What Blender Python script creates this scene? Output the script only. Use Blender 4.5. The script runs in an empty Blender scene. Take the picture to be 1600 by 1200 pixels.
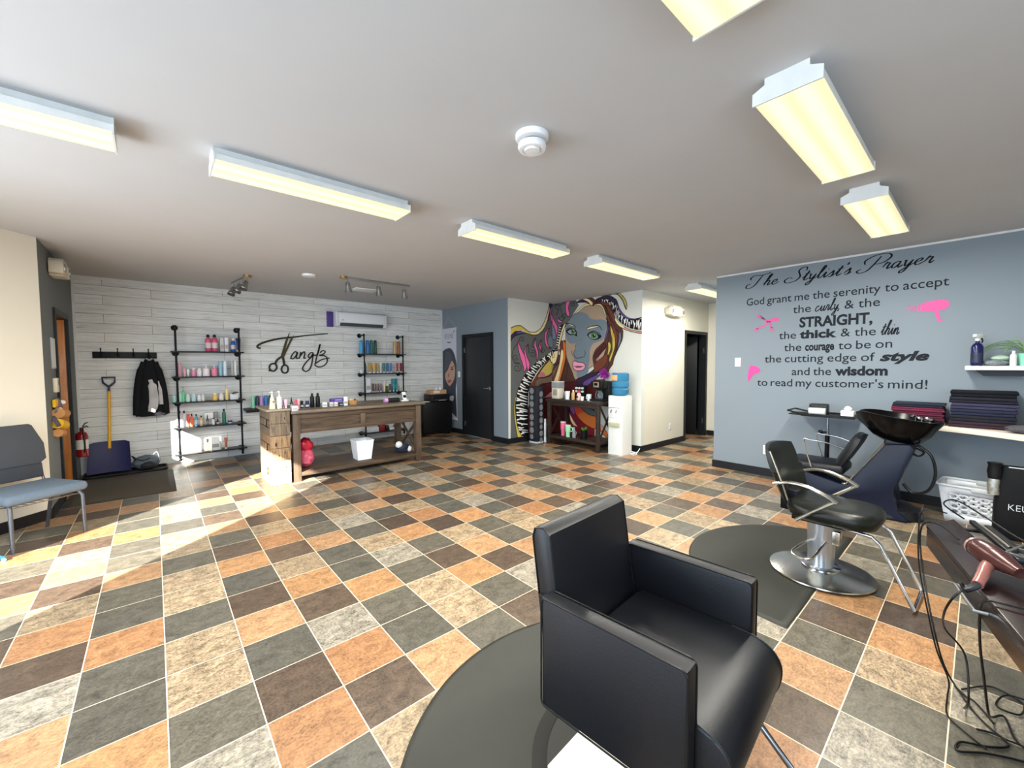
import bpy, bmesh, math, random
from mathutils import Vector, Matrix
random.seed(11)
scene = bpy.context.scene
COLL = scene.collection
PI = math.pi

# ------------------------------------------------------------------ camera
YAW, PITCH, ROLL, FPX, EYE = 0.7176, 0.0478, 0.0046, 639.7, 1.463
cam_data = bpy.data.cameras.new('camera')
cam_data.sensor_fit = 'HORIZONTAL'
cam_data.sensor_width = 36.0
cam_data.lens = FPX / 1600.0 * 36.0
cam_data.clip_start = 0.02
camera = bpy.data.objects.new('camera', cam_data)
COLL.objects.link(camera)
fwd = Vector((math.sin(YAW) * math.cos(PITCH), math.cos(YAW) * math.cos(PITCH), -math.sin(PITCH)))
right0 = Vector((math.cos(YAW), -math.sin(YAW), 0))
down0 = fwd.cross(right0)
right = math.cos(ROLL) * right0 + math.sin(ROLL) * down0
down = -math.sin(ROLL) * right0 + math.cos(ROLL) * down0
m = Matrix((right, -down, -fwd)).transposed().to_4x4()
m.translation = Vector((0, 0, EYE))
camera.matrix_world = m
scene.camera = camera

# ------------------------------------------------------------------ colour management and light
scene.view_settings.view_transform = 'Standard'
scene.view_settings.look = 'None'
scene.view_settings.gamma = 1.0
scene.view_settings.use_curve_mapping = False
scene.view_settings.exposure = 0.17
scene.cycles.max_bounces = 8
scene.cycles.diffuse_bounces = 5
scene.cycles.sample_clamp_indirect = 6.0
scene.cycles.use_denoising = True

world = bpy.data.worlds.new('world')
scene.world = world
world.use_nodes = True
world.node_tree.nodes['Background'].inputs['Color'].default_value = (0.55, 0.72, 1.0, 1)
world.node_tree.nodes['Background'].inputs['Strength'].default_value = 3.5

SUN_AZ, SUN_EL = math.radians(40.0), math.radians(26.0)      # direction the light travels, measured from +X
def add_light(name, kind, loc, energy, colour, rot=None, size=None, size_y=None):
    d = bpy.data.lights.new(name, kind)
    d.energy = energy
    d.color = colour
    if kind == 'AREA':
        d.shape = 'RECTANGLE'; d.size = size; d.size_y = size_y
    o = bpy.data.objects.new(name, d)
    COLL.objects.link(o)
    o.location = loc
    if rot: o.rotation_euler = rot
    return o
sun_dir = Vector((math.cos(SUN_AZ) * math.cos(SUN_EL), math.sin(SUN_AZ) * math.cos(SUN_EL), -math.sin(SUN_EL)))
sun = add_light('sun', 'SUN', (-6, -5, 5), 44.0, (1.0, 0.955, 0.88))
sun.rotation_euler = sun_dir.to_track_quat('-Z', 'Y').to_euler()
sun.data.angle = math.radians(0.6)
# daylight arriving through the shop windows (left side and behind the camera)
add_light('window_daylight', 'AREA', (-2.12, -0.15, 1.45), 140, (0.66, 0.82, 1.0), (0, math.radians(-90), 0), 1.7, 3.6)
add_light('window_daylight', 'AREA', (-2.3, 3.1, 1.25), 70, (0.66, 0.82, 1.0), (0, math.radians(-90), 0), 2.0, 1.5)
add_light('window_daylight', 'AREA', (0.0, -2.72, 1.5), 70, (0.66, 0.82, 1.0), (math.radians(90), 0, 0), 2.2, 1.7)

# ------------------------------------------------------------------ materials
def lin(c):
    return c / 12.92 if c <= 0.04045 else ((c + 0.055) / 1.055) ** 2.4
def rgb(h):
    if isinstance(h, str):
        return tuple(lin(int(h[i:i + 2], 16) / 255.0) for i in (0, 2, 4)) + (1.0,)
    return tuple(h) + ((1.0,) if len(h) == 3 else ())
MATS = {}
def new_mat(name):
    mt = bpy.data.materials.new(name)
    mt.use_nodes = True
    nt = mt.node_tree
    return mt, nt, nt.nodes['Principled BSDF']
def node(nt, kind, **kw):
    n = nt.nodes.new(kind)
    for k, v in kw.items():
        if hasattr(n, k): setattr(n, k, v)
        else: n.inputs[k.replace('_', ' ')].default_value = v
    return n
def plain(name, colour, rough=0.5, metal=0.0, var=0.06, scale=14.0, bump=0.0, coat=0.0, spec=None, stretch=None):
    """procedural surface: a base colour broken up by fine noise, with optional relief"""
    if name in MATS: return MATS[name]
    mt, nt, b = new_mat(name)
    c = rgb(colour)
    tc = node(nt, 'ShaderNodeTexCoord')
    src = tc.outputs['Object']
    if stretch:
        mp = node(nt, 'ShaderNodeMapping'); mp.inputs['Scale'].default_value = stretch
        nt.links.new(src, mp.inputs['Vector']); src = mp.outputs['Vector']
    nz = node(nt, 'ShaderNodeTexNoise', Scale=scale, Detail=4.0)
    nt.links.new(src, nz.inputs['Vector'])
    mx = node(nt, 'ShaderNodeMix', data_type='RGBA')
    mx.inputs[6].default_value = tuple(max(0, v * (1 - 2.2 * var)) for v in c[:3]) + (1,)
    mx.inputs[7].default_value = tuple(min(1, v * (1 + 2.2 * var)) for v in c[:3]) + (1,)
    nt.links.new(nz.outputs['Fac'], mx.inputs[0])
    nt.links.new(mx.outputs[2], b.inputs['Base Color'])
    b.inputs['Roughness'].default_value = rough
    b.inputs['Metallic'].default_value = metal
    if coat: b.inputs['Coat Weight'].default_value = coat
    if spec is None and max(c[:3]) < 0.012: spec = 0.28
    if spec is not None: b.inputs['Specular IOR Level'].default_value = spec
    if bump:
        bp = node(nt, 'ShaderNodeBump', Strength=bump, Distance=0.01)
        nt.links.new(nz.outputs['Fac'], bp.inputs['Height'])
        nt.links.new(bp.outputs['Normal'], b.inputs['Normal'])
    MATS[name] = mt
    return mt
def colour_mat(h, rough=0.38):
    return plain('colour_' + h + ('' if rough == 0.38 else '_%d' % int(rough * 100)), h, rough, var=0.03)
def glow(name, colour, strength, base='f4f0dc'):
    if name in MATS: return MATS[name]
    mt, nt, b = new_mat(name)
    b.inputs['Base Color'].default_value = rgb(base)
    b.inputs['Roughness'].default_value = 0.4
    b.inputs['Emission Color'].default_value = rgb(colour)
    b.inputs['Emission Strength'].default_value = strength
    MATS[name] = mt
    return mt
def clear(name, colour, rough=0.05, ior=1.35, weight=0.9):
    if name in MATS: return MATS[name]
    mt, nt, b = new_mat(name)
    b.inputs['Base Color'].default_value = rgb(colour)
    b.inputs['Roughness'].default_value = rough
    b.inputs['IOR'].default_value = ior
    b.inputs['Transmission Weight'].default_value = weight
    MATS[name] = mt
    return mt
def wood(name, dark, light, rough=0.6, scale=3.0, stretch=(1.2, 9, 9), bump=0.25, contrast=(0.3, 0.7)):
    if name in MATS: return MATS[name]
    mt, nt, b = new_mat(name)
    tc = node(nt, 'ShaderNodeTexCoord')
    mp = node(nt, 'ShaderNodeMapping'); mp.inputs['Scale'].default_value = stretch
    nt.links.new(tc.outputs['Object'], mp.inputs['Vector'])
    nz = node(nt, 'ShaderNodeTexNoise', Scale=scale, Detail=7.0, Roughness=0.65, Distortion=0.8)
    nt.links.new(mp.outputs['Vector'], nz.inputs['Vector'])
    rp = node(nt, 'ShaderNodeValToRGB')
    rp.color_ramp.elements[0].position = contrast[0]; rp.color_ramp.elements[0].color = rgb(dark)
    rp.color_ramp.elements[1].position = contrast[1]; rp.color_ramp.elements[1].color = rgb(light)
    nt.links.new(nz.outputs['Fac'], rp.inputs['Fac'])
    nt.links.new(rp.outputs['Color'], b.inputs['Base Color'])
    b.inputs['Roughness'].default_value = rough
    if bump:
        bp = node(nt, 'ShaderNodeBump', Strength=bump, Distance=0.01)
        nt.links.new(nz.outputs['Fac'], bp.inputs['Height'])
        nt.links.new(bp.outputs['Normal'], b.inputs['Normal'])
    MATS[name] = mt
    return mt

# ------------------------------------------------------------------ mesh helpers
class MB:
    """collects shapes into one mesh"""
    def __init__(self):
        self.bm = bmesh.new(); self.mats = []; self.cur = 0
    def mat(self, mt):
        if mt not in self.mats: self.mats.append(mt)
        self.cur = self.mats.index(mt); return self
    def _own(self, faces):
        for f in faces: f.material_index = self.cur
    def verts(self, pts): return [self.bm.verts.new(p) for p in pts]
    def face(self, vs):
        try: f = self.bm.faces.new(vs)
        except ValueError: return None
        f.material_index = self.cur; return f
    def hexa(self, p, bevel=0.0, seg=2):
        """p: 8 corners, bottom ring then top ring, each counter-clockwise from above"""
        v = self.verts(p)
        fs = [self.face([v[3], v[2], v[1], v[0]]), self.face([v[4], v[5], v[6], v[7]])]
        for i in range(4):
            j = (i + 1) % 4
            fs.append(self.face([v[i], v[j], v[4 + j], v[4 + i]]))
        if bevel > 0:
            es = {e for f in fs if f for e in f.edges}
            r = bmesh.ops.bevel(self.bm, geom=list(es), offset=bevel, offset_type='OFFSET', segments=seg, profile=0.5, affect='EDGES', clamp_overlap=True)
            self._own(r['faces'])
        return self
    def box(self, x0, x1, y0, y1, z0, z1, bevel=0.0, seg=2, M=None):
        p = [(x0, y0, z0), (x1, y0, z0), (x1, y1, z0), (x0, y1, z0), (x0, y0, z1), (x1, y0, z1), (x1, y1, z1), (x0, y1, z1)]
        if M is not None: p = [M @ Vector(q) for q in p]
        return self.hexa(p, bevel, seg)
    def prism(self, pts, a, b, axis='z', bevel=0.0, M=None):
        """polygon pts (2-D) pushed from a to b along an axis; x: pts are (y,z); y: (x,z); z: (x,y)"""
        def P(u, v, w):
            q = {'x': (w, u, v), 'y': (u, w, v), 'z': (u, v, w)}[axis]
            return M @ Vector(q) if M is not None else q
        lo = self.verts([P(u, v, a) for u, v in pts]); hi = self.verts([P(u, v, b) for u, v in pts])
        fs = [self.face(lo[::-1]), self.face(hi)]
        n = len(pts)
        for i in range(n):
            j = (i + 1) % n
            fs.append(self.face([lo[i], lo[j], hi[j], hi[i]]))
        fs = [f for f in fs if f]
        bmesh.ops.recalc_face_normals(self.bm, faces=fs)
        if bevel > 0:
            es = {e for f in fs[:2] for e in f.edges}
            r = bmesh.ops.bevel(self.bm, geom=list(es), offset=bevel, segments=2, profile=0.5, affect='EDGES', clamp_overlap=True)
            self._own(r['faces'])
        return self
    def lathe(self, prof, c=(0, 0, 0), n=24, axis=None, sx=1.0, sy=1.0, cap=True):
        """profile [(radius, height)] spun about a vertical line at c (or about axis, a unit vector)"""
        Q = Matrix.Identity(3) if axis is None else Vector((0, 0, 1)).rotation_difference(Vector(axis)).to_matrix()
        rings = []
        for r, h in prof:
            rings.append(self.verts([Vector(c) + Q @ Vector((sx * r * math.cos(2 * PI * k / n), sy * r * math.sin(2 * PI * k / n), h)) for k in range(n)]))
        for a, b in zip(rings, rings[1:]):
            for k in range(n):
                self.face([a[k], a[(k + 1) % n], b[(k + 1) % n], b[k]])
        if cap:
            if prof[0][0] > 1e-5: self.face(rings[0][::-1])
            if prof[-1][0] > 1e-5: self.face(rings[-1])
        return self
    def cyl(self, p0, p1, r0, r1=None, n=16):
        d = Vector(p1) - Vector(p0)
        return self.lathe([(r0, 0), (r0 if r1 is None else r1, d.length)], p0, n, d.normalized())
    def tube(self, pts, r, n=8, closed=False, sub=0, sq=None):
        P = [Vector(p) for p in pts]
        if sub: P = smooth(P, sub, closed)
        N = len(P)
        rr = r if isinstance(r, (list, tuple)) else [r] * N
        if len(rr) != N: rr = [rr[min(len(rr) - 1, int(i * len(rr) / N))] for i in range(N)]
        rings = []; up = None
        for i in range(N):
            if closed: t = (P[(i + 1) % N] - P[i - 1])
            else: t = P[min(i + 1, N - 1)] - P[max(i - 1, 0)]
            if t.length < 1e-9: t = Vector((0, 0, 1))
            t.normalize()
            if up is None:
                up = Vector((0, 0, 1)) if abs(t.z) < 0.9 else Vector((1, 0, 0))
            s = t.cross(up)
            if s.length < 1e-6: s = t.orthogonal()
            s.normalize(); u = s.cross(t).normalized(); up = u
            ring = []
            for k in range(n):
                a = 2 * PI * (k + (0.5 if sq else 0)) / n
                ring.append(self.bm.verts.new(P[i] + s * (math.cos(a) * rr[i]) + u * (math.sin(a) * rr[i] * (sq or 1.0))))
            rings.append(ring)
        for i in range(N if closed else N - 1):
            a, b = rings[i], rings[(i + 1) % N]
            for k in range(n):
                self.face([a[k], a[(k + 1) % n], b[(k + 1) % n], b[k]])
        if not closed:
            self.face(rings[0][::-1]); self.face(rings[-1])
        return self
    def ball(self, c, r, n=14, sx=1, sy=1, sz=1):
        m = max(6, n // 2)
        return self.lathe([(r * math.sin(PI * i / m) + (0 if 0 < i < m else 1e-6), -r * sz * math.cos(PI * i / m)) for i in range(m + 1)], c, n, None, sx, sy, False)
    def ribbon(self, pts, w, depth, put, taper=None, sub=3):
        """flat stroke of width w drawn in 2-D, given depth by put(u, v, d)"""
        P = [Vector((a, b, 0)) for a, b in pts]
        closed = len(P) > 3 and (P[0] - P[-1]).length < 1e-6
        if closed: P = P[:-1]
        if sub: P = smooth(P, sub, closed)
        N = len(P); L = []; R = []
        for i in range(N):
            t = (P[(i + 1) % N] - P[i - 1]) if closed else (P[min(i + 1, N - 1)] - P[max(i - 1, 0)])
            if t.length < 1e-9: t = Vector((1, 0, 0))
            t.normalize(); nn = Vector((-t.y, t.x, 0))
            k = w / 2 * (taper(t, i / max(1, N - 1)) if taper else 1.0)
            L.append(P[i] + nn * k); R.append(P[i] - nn * k)
        f = [[self.bm.verts.new(put(q.x, q.y, d)) for q in S] for S in (L, R) for d in (0, depth)]   # L0 L1 R0 R1
        for i in range(N if closed else N - 1):
            j = (i + 1) % N
            self.face([f[1][i], f[1][j], f[3][j], f[3][i]])
            self.face([f[0][i], f[2][i], f[2][j], f[0][j]])
            self.face([f[0][i], f[0][j], f[1][j], f[1][i]])
            self.face([f[2][i], f[3][i], f[3][j], f[2][j]])
        if not closed:
            for i in (0, N - 1): self.face([f[0][i], f[1][i], f[3][i], f[2][i]])
        return self
    def build(self, name, mt=None, parent=None, loc=None, smooth_angle=38, normals=True):
        if mt is not None and not self.mats: self.mats = [mt]
        bm = self.bm
        if normals: bmesh.ops.recalc_face_normals(bm, faces=bm.faces[:])
        me = bpy.data.meshes.new(name)
        bm.to_mesh(me); bm.free()
        for mm in self.mats: me.materials.append(mm)
        if smooth_angle:
            me.polygons.foreach_set('use_smooth', [True] * len(me.polygons))
            me.set_sharp_from_angle(angle=math.radians(smooth_angle))
        o = bpy.data.objects.new(name, me)
        COLL.objects.link(o)
        if parent: o.parent = parent
        if loc: o.location = loc
        return o
def smooth(P, n=4, closed=False):
    P = [Vector(p) for p in P]; N = len(P); out = []
    for i in range(N if closed else N - 1):
        g = (lambda k: P[k % N]) if closed else (lambda k: P[min(max(k, 0), N - 1)])
        a, b, c, d = g(i - 1), g(i), g(i + 1), g(i + 2)
        for s in range(n):
            t = s / n
            out.append(0.5 * ((2 * b) + (c - a) * t + (2 * a - 5 * b + 4 * c - d) * t * t + (3 * b - a - 3 * c + d) * t ** 3))
    if not closed: out.append(P[-1])
    return out
def tag(o, label, cat, group=None):
    o['label'] = label; o['category'] = cat
    if group: o['group'] = group
    return o
def thing(name, label, cat, loc=(0, 0, 0), rz=0.0, group=None):
    o = bpy.data.objects.new(name, None)
    o.empty_display_size = 0.1
    COLL.objects.link(o); o.location = loc; o.rotation_euler = (0, 0, rz)
    return tag(o, label, cat, group)
def struct(o):
    o['kind'] = 'structure'; return o
def sbox(name, mt, *a, bevel=0.0):
    return struct(MB().box(*a, bevel=bevel).build(name, mt))
def rot_z(a): return Matrix.Rotation(a, 4, 'Z')
def arc(cx, cy, r, a0, a1, n): return [(cx + r * math.cos(a0 + (a1 - a0) * k / n), cy + r * math.sin(a0 + (a1 - a0) * k / n)) for k in range(n + 1)]
def rrect(x0, x1, y0, y1, r, n=4):
    out = []
    for cx, cy, a in ((x1 - r, y1 - r, 0), (x0 + r, y1 - r, PI / 2), (x0 + r, y0 + r, PI), (x1 - r, y0 + r, 1.5 * PI)):
        out += arc(cx, cy, r, a, a + PI / 2, n)
    return out

# ================================================================== THE ROOM
CEIL = 2.67
black_trim = plain('black_trim_paint', '16181c', 0.45)
white_metal = plain('white_enamel', 'd4d6d4', 0.4)
chrome = plain('chrome', 'c8cacc', 0.12, 1.0, var=0.02)
brushed = plain('brushed_steel', 'a9abac', 0.32, 1.0, var=0.05)
black_metal = plain('black_pipe_iron', '17181b', 0.42, 0.6)
black_plastic = plain('black_plastic', '131416', 0.35)
black_vinyl = plain('black_vinyl', '111315', 0.36, bump=0.05, scale=90)
white_plastic = plain('white_plastic', 'e6e8ea', 0.35, var=0.02)
ceiling_paint = plain('ceiling_paint', 'b9babc', 0.9, var=0.02, scale=2.0)
slate_paint = plain('slate_blue_wall_paint', '7d8891', 0.75, var=0.02, scale=1.5)
grey_paint = plain('dark_grey_wall_paint', '6d7374', 0.75, var=0.02, scale=1.5)
cream_paint = plain('cream_wall_paint', 'dcd6c6', 0.8, var=0.02, scale=1.5)
white_paint = plain('off_white_wall_paint', 'd3d4cc', 0.8, var=0.02, scale=1.5)

# ---- floor: sheet vinyl printed with foot-square slates in a repeating set of four colours
TILE, GX, GY = 0.305, -0.3135, 2.1740
PATTERN = 'GBODOGDOGBGB'
floor_mat, nt, b = new_mat('slate_tile_vinyl')
att = node(nt, 'ShaderNodeAttribute', attribute_name='tile_colour')
tc = node(nt, 'ShaderNodeTexCoord')
mp = node(nt, 'ShaderNodeMapping'); mp.inputs['Scale'].default_value = (1, 1.35, 1)
nt.links.new(tc.outputs['Object'], mp.inputs['Vector'])
n1 = node(nt, 'ShaderNodeTexNoise', Scale=13.0, Detail=9.0, Roughness=0.78, Distortion=0.7)
n2 = node(nt, 'ShaderNodeTexNoise', Scale=75.0, Detail=4.0, Roughness=0.75)
for n in (n1, n2): nt.links.new(mp.outputs['Vector'], n.inputs['Vector'])
add = node(nt, 'ShaderNodeMath', operation='MULTIPLY_ADD')
nt.links.new(n2.outputs['Fac'], add.inputs[0]); add.inputs[1].default_value = 0.75
nt.links.new(n1.outputs['Fac'], add.inputs[2])
mr = node(nt, 'ShaderNodeMapRange'); mr.inputs['From Min'].default_value = 0.62; mr.inputs['From Max'].default_value = 1.13
nt.links.new(add.outputs[0], mr.inputs['Value'])
# mottling strength is carried in the attribute's alpha
lo = node(nt, 'ShaderNodeMath', operation='MULTIPLY_ADD'); lo.inputs[1].default_value = -1.0; lo.inputs[2].default_value = 1.0
nt.links.new(att.outputs['Alpha'], lo.inputs[0])
hi = node(nt, 'ShaderNodeMath', operation='MULTIPLY_ADD'); hi.inputs[1].default_value = 0.75; hi.inputs[2].default_value = 1.0
nt.links.new(att.outputs['Alpha'], hi.inputs[0])
mr2 = node(nt, 'ShaderNodeMapRange', clamp=False)
nt.links.new(mr.outputs['Result'], mr2.inputs['Value'])
nt.links.new(lo.outputs[0], mr2.inputs['To Min']); nt.links.new(hi.outputs[0], mr2.inputs['To Max'])
vm = node(nt, 'ShaderNodeVectorMath', operation='SCALE')
nt.links.new(att.outputs['Color'], vm.inputs[0]); nt.links.new(mr2.outputs['Result'], vm.inputs['Scale'])
# pale joint lines
sx = node(nt, 'ShaderNodeSeparateXYZ'); nt.links.new(tc.outputs['Object'], sx.inputs[0])
def joint(out, off, w):
    a = node(nt, 'ShaderNodeMath', operation='SUBTRACT'); nt.links.new(out, a.inputs[0]); a.inputs[1].default_value = off
    d = node(nt, 'ShaderNodeMath', operation='PINGPONG'); nt.links.new(a.outputs[0], d.inputs[0]); d.inputs[1].default_value = TILE / 2
    g = node(nt, 'ShaderNodeMath', operation='LESS_THAN'); nt.links.new(d.outputs[0], g.inputs[0]); g.inputs[1].default_value = w
    return g
jx = joint(sx.outputs['X'], GX, 0.0023); jy = joint(sx.outputs['Y'], GY, 0.0023)
jm = node(nt, 'ShaderNodeMath', operation='MAXIMUM'); nt.links.new(jx.outputs[0], jm.inputs[0]); nt.links.new(jy.outputs[0], jm.inputs[1])
jmix = node(nt, 'ShaderNodeMix', data_type='RGBA'); jmix.inputs[7].default_value = rgb('d2c4aa')
nt.links.new(jm.outputs[0], jmix.inputs[0]); nt.links.new(vm.outputs[0], jmix.inputs[6])
nt.links.new(jmix.outputs[2], b.inputs['Base Color'])
b.inputs['Roughness'].default_value = 0.34
b.inputs['Specular IOR Level'].default_value = 0.45
bp = node(nt, 'ShaderNodeBump', Strength=0.12, Distance=0.004)
nt.links.new(n2.outputs['Fac'], bp.inputs['Height']); nt.links.new(bp.outputs['Normal'], b.inputs['Normal'])
TONES = {'O': (['a17953', '9a704d', 'a5805d'], 0.7), 'B': (['9b876c', '938066', '8e8677'], 1.0), 'G': (['565248', '5d584c', '524f46'], 0.7), 'D': (['524438', '4d4036', '584a3d'], 0.75)}
bm = bmesh.new()
colour_layer = bm.loops.layers.float_color.new('tile_colour')
rnd = random.Random(5)
for i in range(-8, 33):
    for j in range(-18, 22):
        x, y = GX + i * TILE, GY + j * TILE
        f = bm.faces.new([bm.verts.new(q) for q in ((x, y, 0), (x + TILE, y, 0), (x + TILE, y + TILE, 0), (x, y + TILE, 0))])
        k = PATTERN[(i + 4 * ((j % 3) - 1)) % 12]
        tones, mott = TONES[k]
        c = rgb(rnd.choice(tones)); s = rnd.uniform(0.92, 1.08)
        for l in f.loops: l[colour_layer] = (c[0] * s, c[1] * s, c[2] * s, mott)
bmesh.ops.remove_doubles(bm, verts=bm.verts[:], dist=1e-4)
# the sheet has a little thickness
me = bpy.data.meshes.new('floor'); bm.to_mesh(me); bm.free(); me.materials.append(floor_mat)
floor = struct(bpy.data.objects.new('floor', me)); COLL.objects.link(floor)

struct(MB().box(-2.15, 9.8, -3.0, 8.3, CEIL, CEIL + 0.15).build('ceiling', ceiling_paint))

# ---- plank wall at the back
plank, nt, b = new_mat('whitewashed_planks')
tc = node(nt, 'ShaderNodeTexCoord')
sx = node(nt, 'ShaderNodeSeparateXYZ'); nt.links.new(tc.outputs['Object'], sx.inputs[0])
cb = node(nt, 'ShaderNodeCombineXYZ'); nt.links.new(sx.outputs['X'], cb.inputs['X']); nt.links.new(sx.outputs['Z'], cb.inputs['Y'])
br = node(nt, 'ShaderNodeTexBrick')
br.offset = 0.37; br.offset_frequency = 2; br.squash = 1.0
br.inputs['Color1'].default_value = (0.1, 0.1, 0.1, 1); br.inputs['Color2'].default_value = (0.9, 0.9, 0.9, 1)
br.inputs['Scale'].default_value = 1.0; br.inputs['Mortar Size'].default_value = 0.0026; br.inputs['Mortar Smooth'].default_value = 0.3
br.inputs['Brick Width'].default_value = 1.35; br.inputs['Row Height'].default_value = 0.128
nt.links.new(cb.outputs[0], br.inputs['Vector'])
st = node(nt, 'ShaderNodeMapping'); st.inputs['Scale'].default_value = (1.6, 1.0, 30.0)
nt.links.new(tc.outputs['Object'], st.inputs['Vector'])
of = node(nt, 'ShaderNodeVectorMath', operation='ADD'); nt.links.new(st.outputs[0], of.inputs[0]); nt.links.new(br.outputs['Color'], of.inputs[1])
g1 = node(nt, 'ShaderNodeTexNoise', Scale=1.8, Detail=8.0, Roughness=0.7, Distortion=0.6); nt.links.new(of.outputs[0], g1.inputs['Vector'])
g2 = node(nt, 'ShaderNodeTexNoise', Scale=0.9, Detail=3.0); nt.links.new(tc.outputs['Object'], g2.inputs['Vector'])
rp = node(nt, 'ShaderNodeValToRGB')
rp.color_ramp.elements[0].position = 0.27; rp.color_ramp.elements[0].color = rgb('8f8e89')
rp.color_ramp.elements[1].position = 0.62; rp.color_ramp.elements[1].color = rgb('e9ebe9')
e = rp.color_ramp.elements.new(0.40); e.color = rgb('d3d4d1')
nt.links.new(g1.outputs['Fac'], rp.inputs['Fac'])
tint = node(nt, 'ShaderNodeMix', data_type='RGBA', blend_type='MULTIPLY'); tint.inputs[0].default_value = 0.14
nt.links.new(rp.outputs['Color'], tint.inputs[6]); nt.links.new(br.outputs['Color'], tint.inputs[7])
gap = node(nt, 'ShaderNodeMix', data_type='RGBA'); gap.inputs[7].default_value = rgb('77736b')
nt.links.new(br.outputs['Fac'], gap.inputs[0]); nt.links.new(tint.outputs[2], gap.inputs[6])
sp_ = node(nt, 'ShaderNodeMapping'); sp_.inputs['Scale'].default_value = (5.0, 1.0, 46.0)
nt.links.new(of.outputs[0], sp_.inputs['Vector']); sp_.inputs['Scale'].default_value = (2.2, 1.0, 1.4)
g3 = node(nt, 'ShaderNodeTexNoise', Scale=2.6, Detail=6.0, Roughness=0.8, Distortion=1.2); nt.links.new(sp_.outputs[0], g3.inputs['Vector'])
thr = node(nt, 'ShaderNodeMapRange'); thr.inputs['From Min'].default_value = 0.66; thr.inputs['From Max'].default_value = 0.74; thr.inputs['To Max'].default_value = 0.75
nt.links.new(g3.outputs['Fac'], thr.inputs['Value'])
chip = node(nt, 'ShaderNodeMix', data_type='RGBA'); chip.inputs[7].default_value = rgb('5d574e')
nt.links.new(thr.outputs['Result'], chip.inputs[0]); nt.links.new(gap.outputs[2], chip.inputs[6])
nt.links.new(chip.outputs[2], b.inputs['Base Color']); b.inputs['Roughness'].default_value = 0.7
bp = node(nt, 'ShaderNodeBump', Strength=0.3, Distance=0.004, invert=True)
nt.links.new(br.outputs['Fac'], bp.inputs['Height']); nt.links.new(bp.outputs['Normal'], b.inputs['Normal'])
BACK = 7.93
sbox('wall_back', plank, -0.95, 4.9, BACK, BACK + 0.12, 0, CEIL)
sbox('trim_1', white_metal, -0.79, 4.86, BACK - 0.018, BACK, CEIL - 0.03, CEIL)
sbox('trim_2', white_metal, -0.79, -0.765, BACK - 0.02, BACK, 0, CEIL - 0.03)
sbox('trim_3', white_metal, 4.83, 4.86, BACK - 0.02, BACK, 0, CEIL - 0.03)

# ---- left: grey wall with the doorway, then the cream wall running off at an angle
LX, D0, D1, DH = -0.79, 6.52, 7.33, 2.04
w = MB()
w.box(LX - 0.12, LX, 5.85, D0, 0, CEIL); w.box(LX - 0.12, LX, D1, BACK, 0, CEIL); w.box(LX - 0.12, LX, D0, D1, DH, CEIL)
struct(w.build('wall_left', grey_paint))
f = MB()
f.box(LX - 0.125, LX + 0.02, D0 - 0.05, D0 + 0.012, 0, DH + 0.05); f.box(LX - 0.01, LX + 0.02, D1 - 0.004, D1 + 0.05, 0, DH + 0.05); f.box(LX - 0.125, LX + 0.02, D0 + 0.012, D1 - 0.012, DH - 0.012, DH + 0.05)
struct(f.build('trim_4', black_trim))
cw = MB()
A, B_ = Vector((LX, 5.85, 0)), Vector((-2.0, 4.64, 0))
t = (B_ - A).normalized(); nn = Vector((t.y, -t.x, 0))
if nn.x > 0: nn = -nn
cw.hexa([A + Vector((0, 0, 0)), A + nn * 0.12, B_ + nn * 0.12, B_, A + Vector((0, 0, CEIL)), A + nn * 0.12 + Vector((0, 0, CEIL)), B_ + nn * 0.12 + Vector((0, 0, CEIL)), B_ + Vector((0, 0, CEIL))])
struct(cw.build('wall_angled', cream_paint))
bb = MB(); inn = -nn * 0.012
bb.hexa([A, A + inn, B_ + inn, B_, A + Vector((0, 0, 0.1)), A + inn + Vector((0, 0, 0.1)), B_ + inn + Vector((0, 0, 0.1)), B_ + Vector((0, 0, 0.1))])
struct(bb.build('baseboard_angled', black_trim))
sbox('baseboard_left', black_trim, LX, LX + 0.012, 5.86, D0 - 0.05, 0, 0.1)
# shop front on the left (out of the picture): glazed door bay, then a run of windows
SX = -2.0
w = MB()
w.box(SX - 0.15, SX, 3.89, 4.64, 0, CEIL); w.box(SX - 0.15, SX, 2.31, 3.89, 2.42, CEIL); w.box(SX - 0.15, SX, 1.75, 2.31, 0, CEIL)
w.box(SX - 0.15, SX, -2.05, 1.75, 0, 0.6); w.box(SX - 0.15, SX, -2.05, 1.75, 2.3, CEIL); w.box(SX - 0.15, SX, -2.75, -2.05, 0, CEIL)
struct(w.build('wall_shopfront', cream_paint))
sbox('shopfront_sun_block', grey_paint, SX - 0.3, SX - 0.25, -2.75, 2.0, 0, CEIL)  # opaque sheet added outside the windows to keep the sun out
sbox('front_sun_block', grey_paint, -2.2, 6.1, -3.0, -2.95, 0, CEIL)  # unseen sheet, added so no sun enters by the front window
w = MB()
w.box(-2.15, -1.15, -2.75, -2.6, 0, CEIL); w.box(1.15, 6.1, -2.75, -2.6, 0, CEIL); w.box(-1.15, 1.15, -2.75, -2.6, 0, 0.6); w.box(-1.15, 1.15, -2.75, -2.6, 2.35, CEIL)
struct(w.build('wall_front', cream_paint))
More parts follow.
